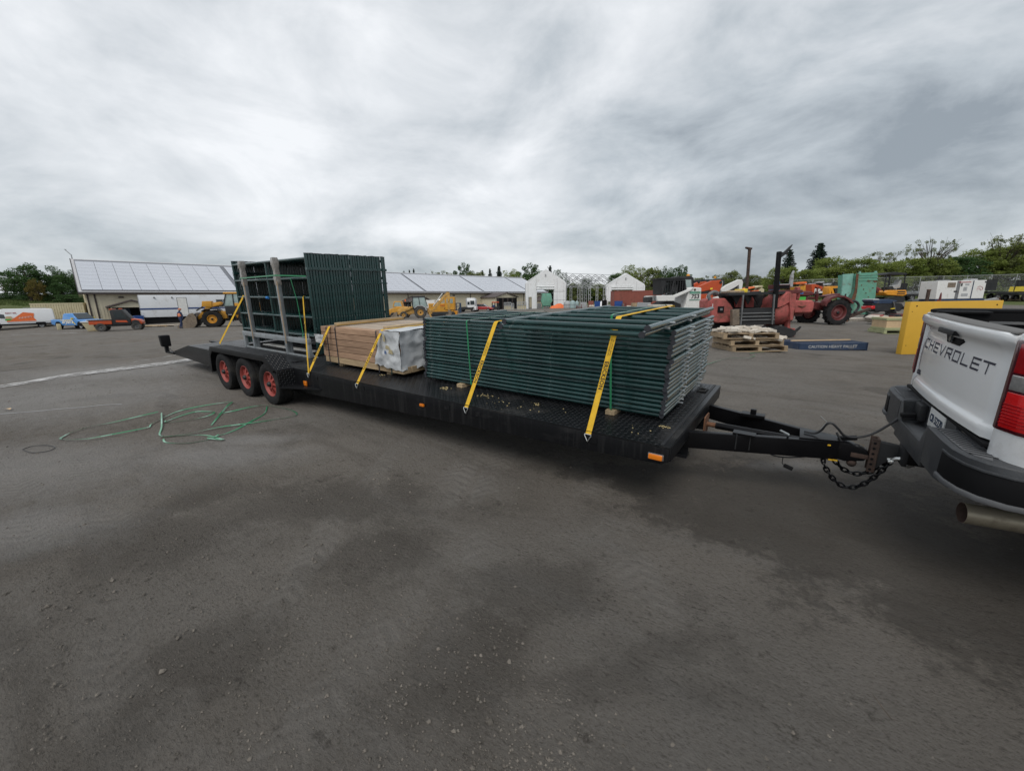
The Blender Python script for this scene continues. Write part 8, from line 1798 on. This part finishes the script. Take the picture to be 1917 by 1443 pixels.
# arrow board block at the right
ab = thing('arrow_block', 'white plastic block with an orange panel and black arrow at the right edge', 'barrier', on(px(1910, 586, 18.5)), face(0)); f_ = PF(1910, 586, 18.5)
PP(ab, 'body', f_, [(1897, 586), (1902, 560), (1905, 558.5), (1940, 558.5), (1945, 586)], -.3, .3, 'tagwhite', .03); b = mb(); a_ = f_(1913, 557); b.cyl((a_[0], 0, a_[1]-.05), (a_[0], 0, a_[1]+.10), .09, 12); b.build('cap', 'tagwhite', ab, bevel=.02)
PB(ab, 'panel', f_, 1906, 561, 1935, 574, -.315, -.295, 'crate', 0); PP(ab, 'arrow', f_, [(1906, 567), (1911.5, 567), (1911.5, 563), (1914.5, 568.5), (1911.5, 573), (1911.5, 570), (1906, 570)], -.325, -.31, 'mblack', 0)
# low trailers, gates and scrap along the right boundary
sc_ = [('flat_trailer', 'low black trailer with an upright slatted ramp right of the generator', 'trailer', 1862, 553, 45, [('deck', [(1833, 542), (1905, 544), (1905, 547), (1833, 545)], 'mblack')], [(1850.5, 521, 1871, 540, 6)]), ('far_flat_trailer', 'low black trailer with scrap left of the generator', 'trailer', 1705, 555, 46, [('deck', [(1686, 548), (1735, 548), (1735, 552), (1686, 552)], 'mblack'), ('scrap', [(1690, 548), (1696, 543), (1706, 546), (1716, 543), (1724, 546), (1730, 548)], 'grey')], [(1686, 528, 1702, 546, 6), (1628, 531, 1643, 544, 5)]),
       ('edge_trailer', 'black slatted ramp trailer at the right picture edge', 'trailer', 1912, 556, 42, [('deck', [(1890, 546), (1935, 547), (1935, 550), (1890, 549)], 'mblack'), ('yellow_bar', [(1905.5, 543), (1907, 543), (1910.5, 534), (1909, 534)], 'bryyellow')], [(1910, 523, 1930, 545, 7)])]
for nm, lb, ct2, x0, yb, z, parts, gates in sc_:
    t_ = thing(nm, lb, ct2, on(px(x0, 561, z)), face(0), 'low trailers along the right boundary'); f_ = PF(x0, yb+5, z)
    for i, (pn, P_, m_) in enumerate(parts): PP(t_, pn, f_, P_, -.8+.02*i, .8-.02*i, m_, 0)
    for (x0_, y0_, x1_, y1_, n_) in gates:
        for k in range(n_+1): x = x0_+(x1_-x0_)*k/n_; PB(t_, 'ramp_slat', f_, x-.55, y0_, x+.55, y1_, .3, .36, 'mblack', 0)
        for k in range(4): y = y0_+(y1_-y0_)*k/3; PB(t_, 'ramp_bar', f_, x0_, y-.4, x1_, y+.4, .28, .33, 'mblack', 0)
    for dx in (-12, 8): a_ = f_(x0+dx, yb); wheel(t_, (a_[0], -.85, .36), .36, .2, 'grey'); wheel(t_, (a_[0], .85, .36), .36, .2, 'grey', 1)
for i, (x, y, z, L_, m_, lb) in enumerate(((1868, 552, 44, 2.4, 'rust', 'rusty beams lying under the black trailer right of the generator'), (1896, 552, 43, 2.2, 'pallet', 'wooden beams lying by the right-hand trailer'), (1850, 556, 43, 1.6, 'palegrey', 'pale pipes lying in the grass right of the generator'), (1716, 556, 44, 2.0, 'grey', 'grey scrap lengths under the trailer left of the generator'))):
    t_ = thing('scrap_beams', lb, 'scrap', on(px(x, y+6, z)), face(rnd.uniform(-.2, .2)), 'scrap along the boundary')
    for k in range(5): b = mb(); b.bar((-L_/2+.1*k, .2*k-.4, .08+.10*(k % 2)), (L_/2, .2*k-.3, .1+.14*(k % 3)), .13, .10); b.build('beam', m_, t_)
# chain-link fence
fn = thing('chain_link_fence', 'thin chain-link fence with pale top rail in front of the hedge', 'fence', on(px(1745, 560, 53)), face(0))
p0, p1 = on(px(1480, 560, 58)), on(px(1990, 560, 50)); base = fn.matrix_basis.inverted() if False else None
bpy.context.view_layer.update(); inv = fn.matrix_world.inverted()
zt0 = 2.6; nP = 12
for k in range(nP+1):
    p_ = p0.lerp(p1, k/nP); p_.z = gz(p_.x, p_.y); b = mb(); b.X = inv; b.cyl(p_, p_+Vector((0, 0, zt0)), .035, 6); b.build('post', 'palegrey', fn)
b = mb(); b.X = inv
for k in range(24):
    a_, c_ = p0.lerp(p1, k/24), p0.lerp(p1, (k+1)/24); a_.z, c_.z = gz(a_.x, a_.y)+zt0, gz(c_.x, c_.y)+zt0; b.cyl(a_, c_, .025, 5)
b.build('top_rail', 'palegrey', fn)
b = mb(); b.X = inv; L_ = (p1-p0).length; nw = int(L_/.14); d_ = (p1-p0)/L_
for k in range(nw):
    for s in (-1, 1):
        a_ = p0+d_*(k*.14); c_ = a_+d_*(s*zt0*.7)
        if not (0 <= (c_-p0).dot(d_) <= L_): continue
        a_.z = gz(a_.x, a_.y); c_.z = a_.z+zt0; w_ = Vector((.005, 0, 0)); o_ = len(b.v); b.add([a_-w_, a_+w_, c_+w_, c_-w_], [(0, 1, 2, 3)])
b.build('wire_mesh', 'palegrey', fn, kind='stuff')

# ------------------------------------------------------------------ on the ground near the trailer
def gpt(x, y, dz=.004):
    """photo pixel to the ground surface"""
    d_ = FX+RX*((x-CX)/FPX)-UX*((y-CY)/FPX); t = -CW.z/d_.z
    for _ in range(12):
        p_ = CW+d_*t; t = (gz(p_.x, p_.y)+dz-CW.z)/d_.z
    return CW+d_*t
def strapping(nm, label, path, w_=.019, m_=('green2', 'green3'), seed=0):
    q = random.Random(seed); P_ = crom([gpt(*p) for p in path], 6); n_ = len(P_); b = mb(); wd = []
    tw = 0
    for i, p_ in enumerate(P_):
        d_ = (P_[min(i+1, n_-1)]-P_[max(i-1, 0)]).normalized(); s_ = d_.cross(Vector((0, 0, 1))).normalized(); tw = .5*math.sin(i*.23+seed)
        wd.append(s_*math.cos(tw)+Vector((0, 0, 1))*math.sin(tw)*.8); P_[i] = p_+Vector((0, 0, .006+abs(math.sin(tw))*w_*.5+.02*max(0, math.sin(i*.15+seed*2))))
    b.ribbon(P_, wd, w_, .0012); k = len(b.f); b.m = [1 if (i//4) % 9 in (3, 4) else 0 for i in range(k)]
    o = b.build(nm, list(m_)); tag(o, label, 'strapping', 'loose green strapping on the ground')
strapping('loose_strapping', 'long loop of loose green strapping lying left of the trailer wheels', [(297, 774), (230, 788), (175, 798), (140, 808), (118, 818), (117, 824), (160, 825), (220, 815), (275, 802), (283, 795), (300, 786), (330, 772), (370, 763), (432, 755), (425, 764), (396, 797)], seed=1)
strapping('loose_strapping', 'inner oval of loose green strapping beside the long loop', [(310, 791), (325, 784), (365, 772), (395, 772), (402, 775), (390, 781), (350, 788), (312, 791), (310, 788)], seed=2)
strapping('loose_strapping', 'green strapping crossing from the oval to the front trailer wheel', [(408, 775), (440, 771), (475, 764), (500, 761), (540, 767), (556, 775), (545, 781), (500, 788), (450, 797), (400, 805), (352, 815), (300, 820)], seed=3)
strapping('loose_strapping', 'short green strapping loop nearest the camera', [(303, 776), (303, 800), (300, 816), (330, 817), (380, 815), (410, 822), (418, 826), (390, 824), (400, 820), (440, 806), (470, 790), (495, 775), (500, 762)], seed=4)
strapping('loose_strapping', 'low green strapping arc under the short loop', [(306, 823), (312, 829), (350, 831), (390, 824), (410, 817)], seed=5)
strapping('loose_strapping', 'green strapping trailing from the rubble pallets towards the panel stack', [(1325, 682), (1360, 672), (1395, 672), (1412, 668), (1405, 662), (1440, 658), (1462, 652), (1455, 648), (1450, 646)], seed=6)
strapping('loose_strapping', 'pale green strapping beside the navy steel pallet', [(1440, 646), (1470, 642), (1490, 640), (1505, 645), (1520, 651), (1560, 652)], m_=('green3', 'green2'), seed=7)
# chalk lines on the yard
def chalk(nm, label, path, w0, w1, seed):
    q = random.Random(seed); b = mb(); P_ = crom([Vector((*p, 0)) for p in path], 14); n_ = len(P_)
    P_ = [gpt(p.x, p.y, .0045) for p in P_]; vs_, fs_ = [], []
    for i, p_ in enumerate(P_):
        d_ = (P_[min(i+1, n_-1)]-P_[max(i-1, 0)]).normalized(); s_ = d_.cross(Vector((0, 0, 1))).normalized(); t = i/(n_-1); w_ = (w0+(w1-w0)*t)*(1+.35*mnoise.noise(p_*2.1)+.2*mnoise.noise(p_*7))
        a_, c_ = p_+s_*w_/2, p_-s_*w_/2*(1+.2*mnoise.noise(p_*5+Vector((9, 0, 0))))
        for e_ in (a_, c_): e_.z = gz(e_.x, e_.y)+.018
        vs_ += [a_, c_]
        if i: fs_.append((2*i-2, 2*i-1, 2*i+1, 2*i))
    b.add(vs_, fs_); o = b.build(nm, 'chalk'); o['kind'] = 'structure'
    return o
def chalkmat():
    m = bpy.data.materials.new('worn_chalk'); m.use_nodes = True; nd, lk = m.node_tree.nodes, m.node_tree.links; b = nd['Principled BSDF']; b.inputs['Roughness'].default_value = .95; b.inputs['Base Color'].default_value = (.50, .49, .48, 1)
    t = nd.new('ShaderNodeTexCoord'); n = nd.new('ShaderNodeTexNoise'); n.inputs['Scale'].default_value = 3.5; n.inputs['Detail'].default_value = 9; n.inputs['Roughness'].default_value = .75; lk.new(t.outputs['Object'], n.inputs['Vector'])
    r = nd.new('ShaderNodeValToRGB'); r.color_ramp.elements[0].position = .36; r.color_ramp.elements[1].position = .60; lk.new(n.outputs['Fac'], r.inputs[0])
    tr_ = nd.new('ShaderNodeBsdfTransparent'); ms = nd.new('ShaderNodeMixShader'); lk.new(r.outputs[0], ms.inputs[0]); lk.new(tr_.outputs[0], ms.inputs[1]); lk.new(b.outputs[0], ms.inputs[2]); lk.new(ms.outputs[0], nd['Material Output'].inputs[0])
    return m
M['chalk'] = chalkmat()
chalk('chalk_line', '', [(-15, 727), (60, 715), (140, 702), (220, 692), (300, 682), (362, 673)], .46, .60, 1)
chalk('chalk_line', '', [(250, 679), (290, 672), (340, 663)], .06, .10, 2)
chalk('chalk_line', '', [(20, 627.5), (80, 625), (145, 623.5)], .45, .4, 3)
b = mb(); b.tube([gpt(*p)+Vector((0, 0, .004)) for p in ((-10, 776), (30, 773), (70, 770), (110, 766), (160, 762), (195, 758), (228, 757))], .004, 5, sub=4); o = b.build('ground_wire', 'palegrey', smooth=True); tag(o, 'thin wire lying along the dirt left of the green strapping', 'wire')
b = mb(); b.tube([gpt(*p)+Vector((0, 0, .006)) for p in ((42, 842), (60, 836), (85, 834), (103, 838), (90, 845), (60, 848), (42, 842))], .004, 5, sub=4); o = b.build('cable_loop', 'rubbercable', smooth=True); tag(o, 'small dark cable loop lying at the left of the yard', 'cable')
b = mb(); b.ribbon([gpt(1632, 1298), gpt(1650, 1322), gpt(1668, 1345), gpt(1692, 1352)], (1, .2, .1), .006, .004); o = b.build('twig', 'bark'); tag(o, 'dark twig lying on the dirt at the bottom right', 'twig')
p_ = gpt(12, 766); b = mb(); b.add([(0, -.03, 0), (.07, 0, .01), (.16, .03, .0), (.12, .05, .015), (.05, .04, .012)], [(0, 1, 4), (1, 2, 3, 4)]); o = b.build('dry_leaf', 'crate'); o.location = p_+Vector((0, 0, .01)); tag(o, 'pale dry leaf on the dirt at the left edge', 'leaf')

# ------------------------------------------------------------------ tilt everything that stands on the local slope
bpy.context.view_layer.update()
for o in RIGGED: o.matrix_world = RIG @ o.matrix_world
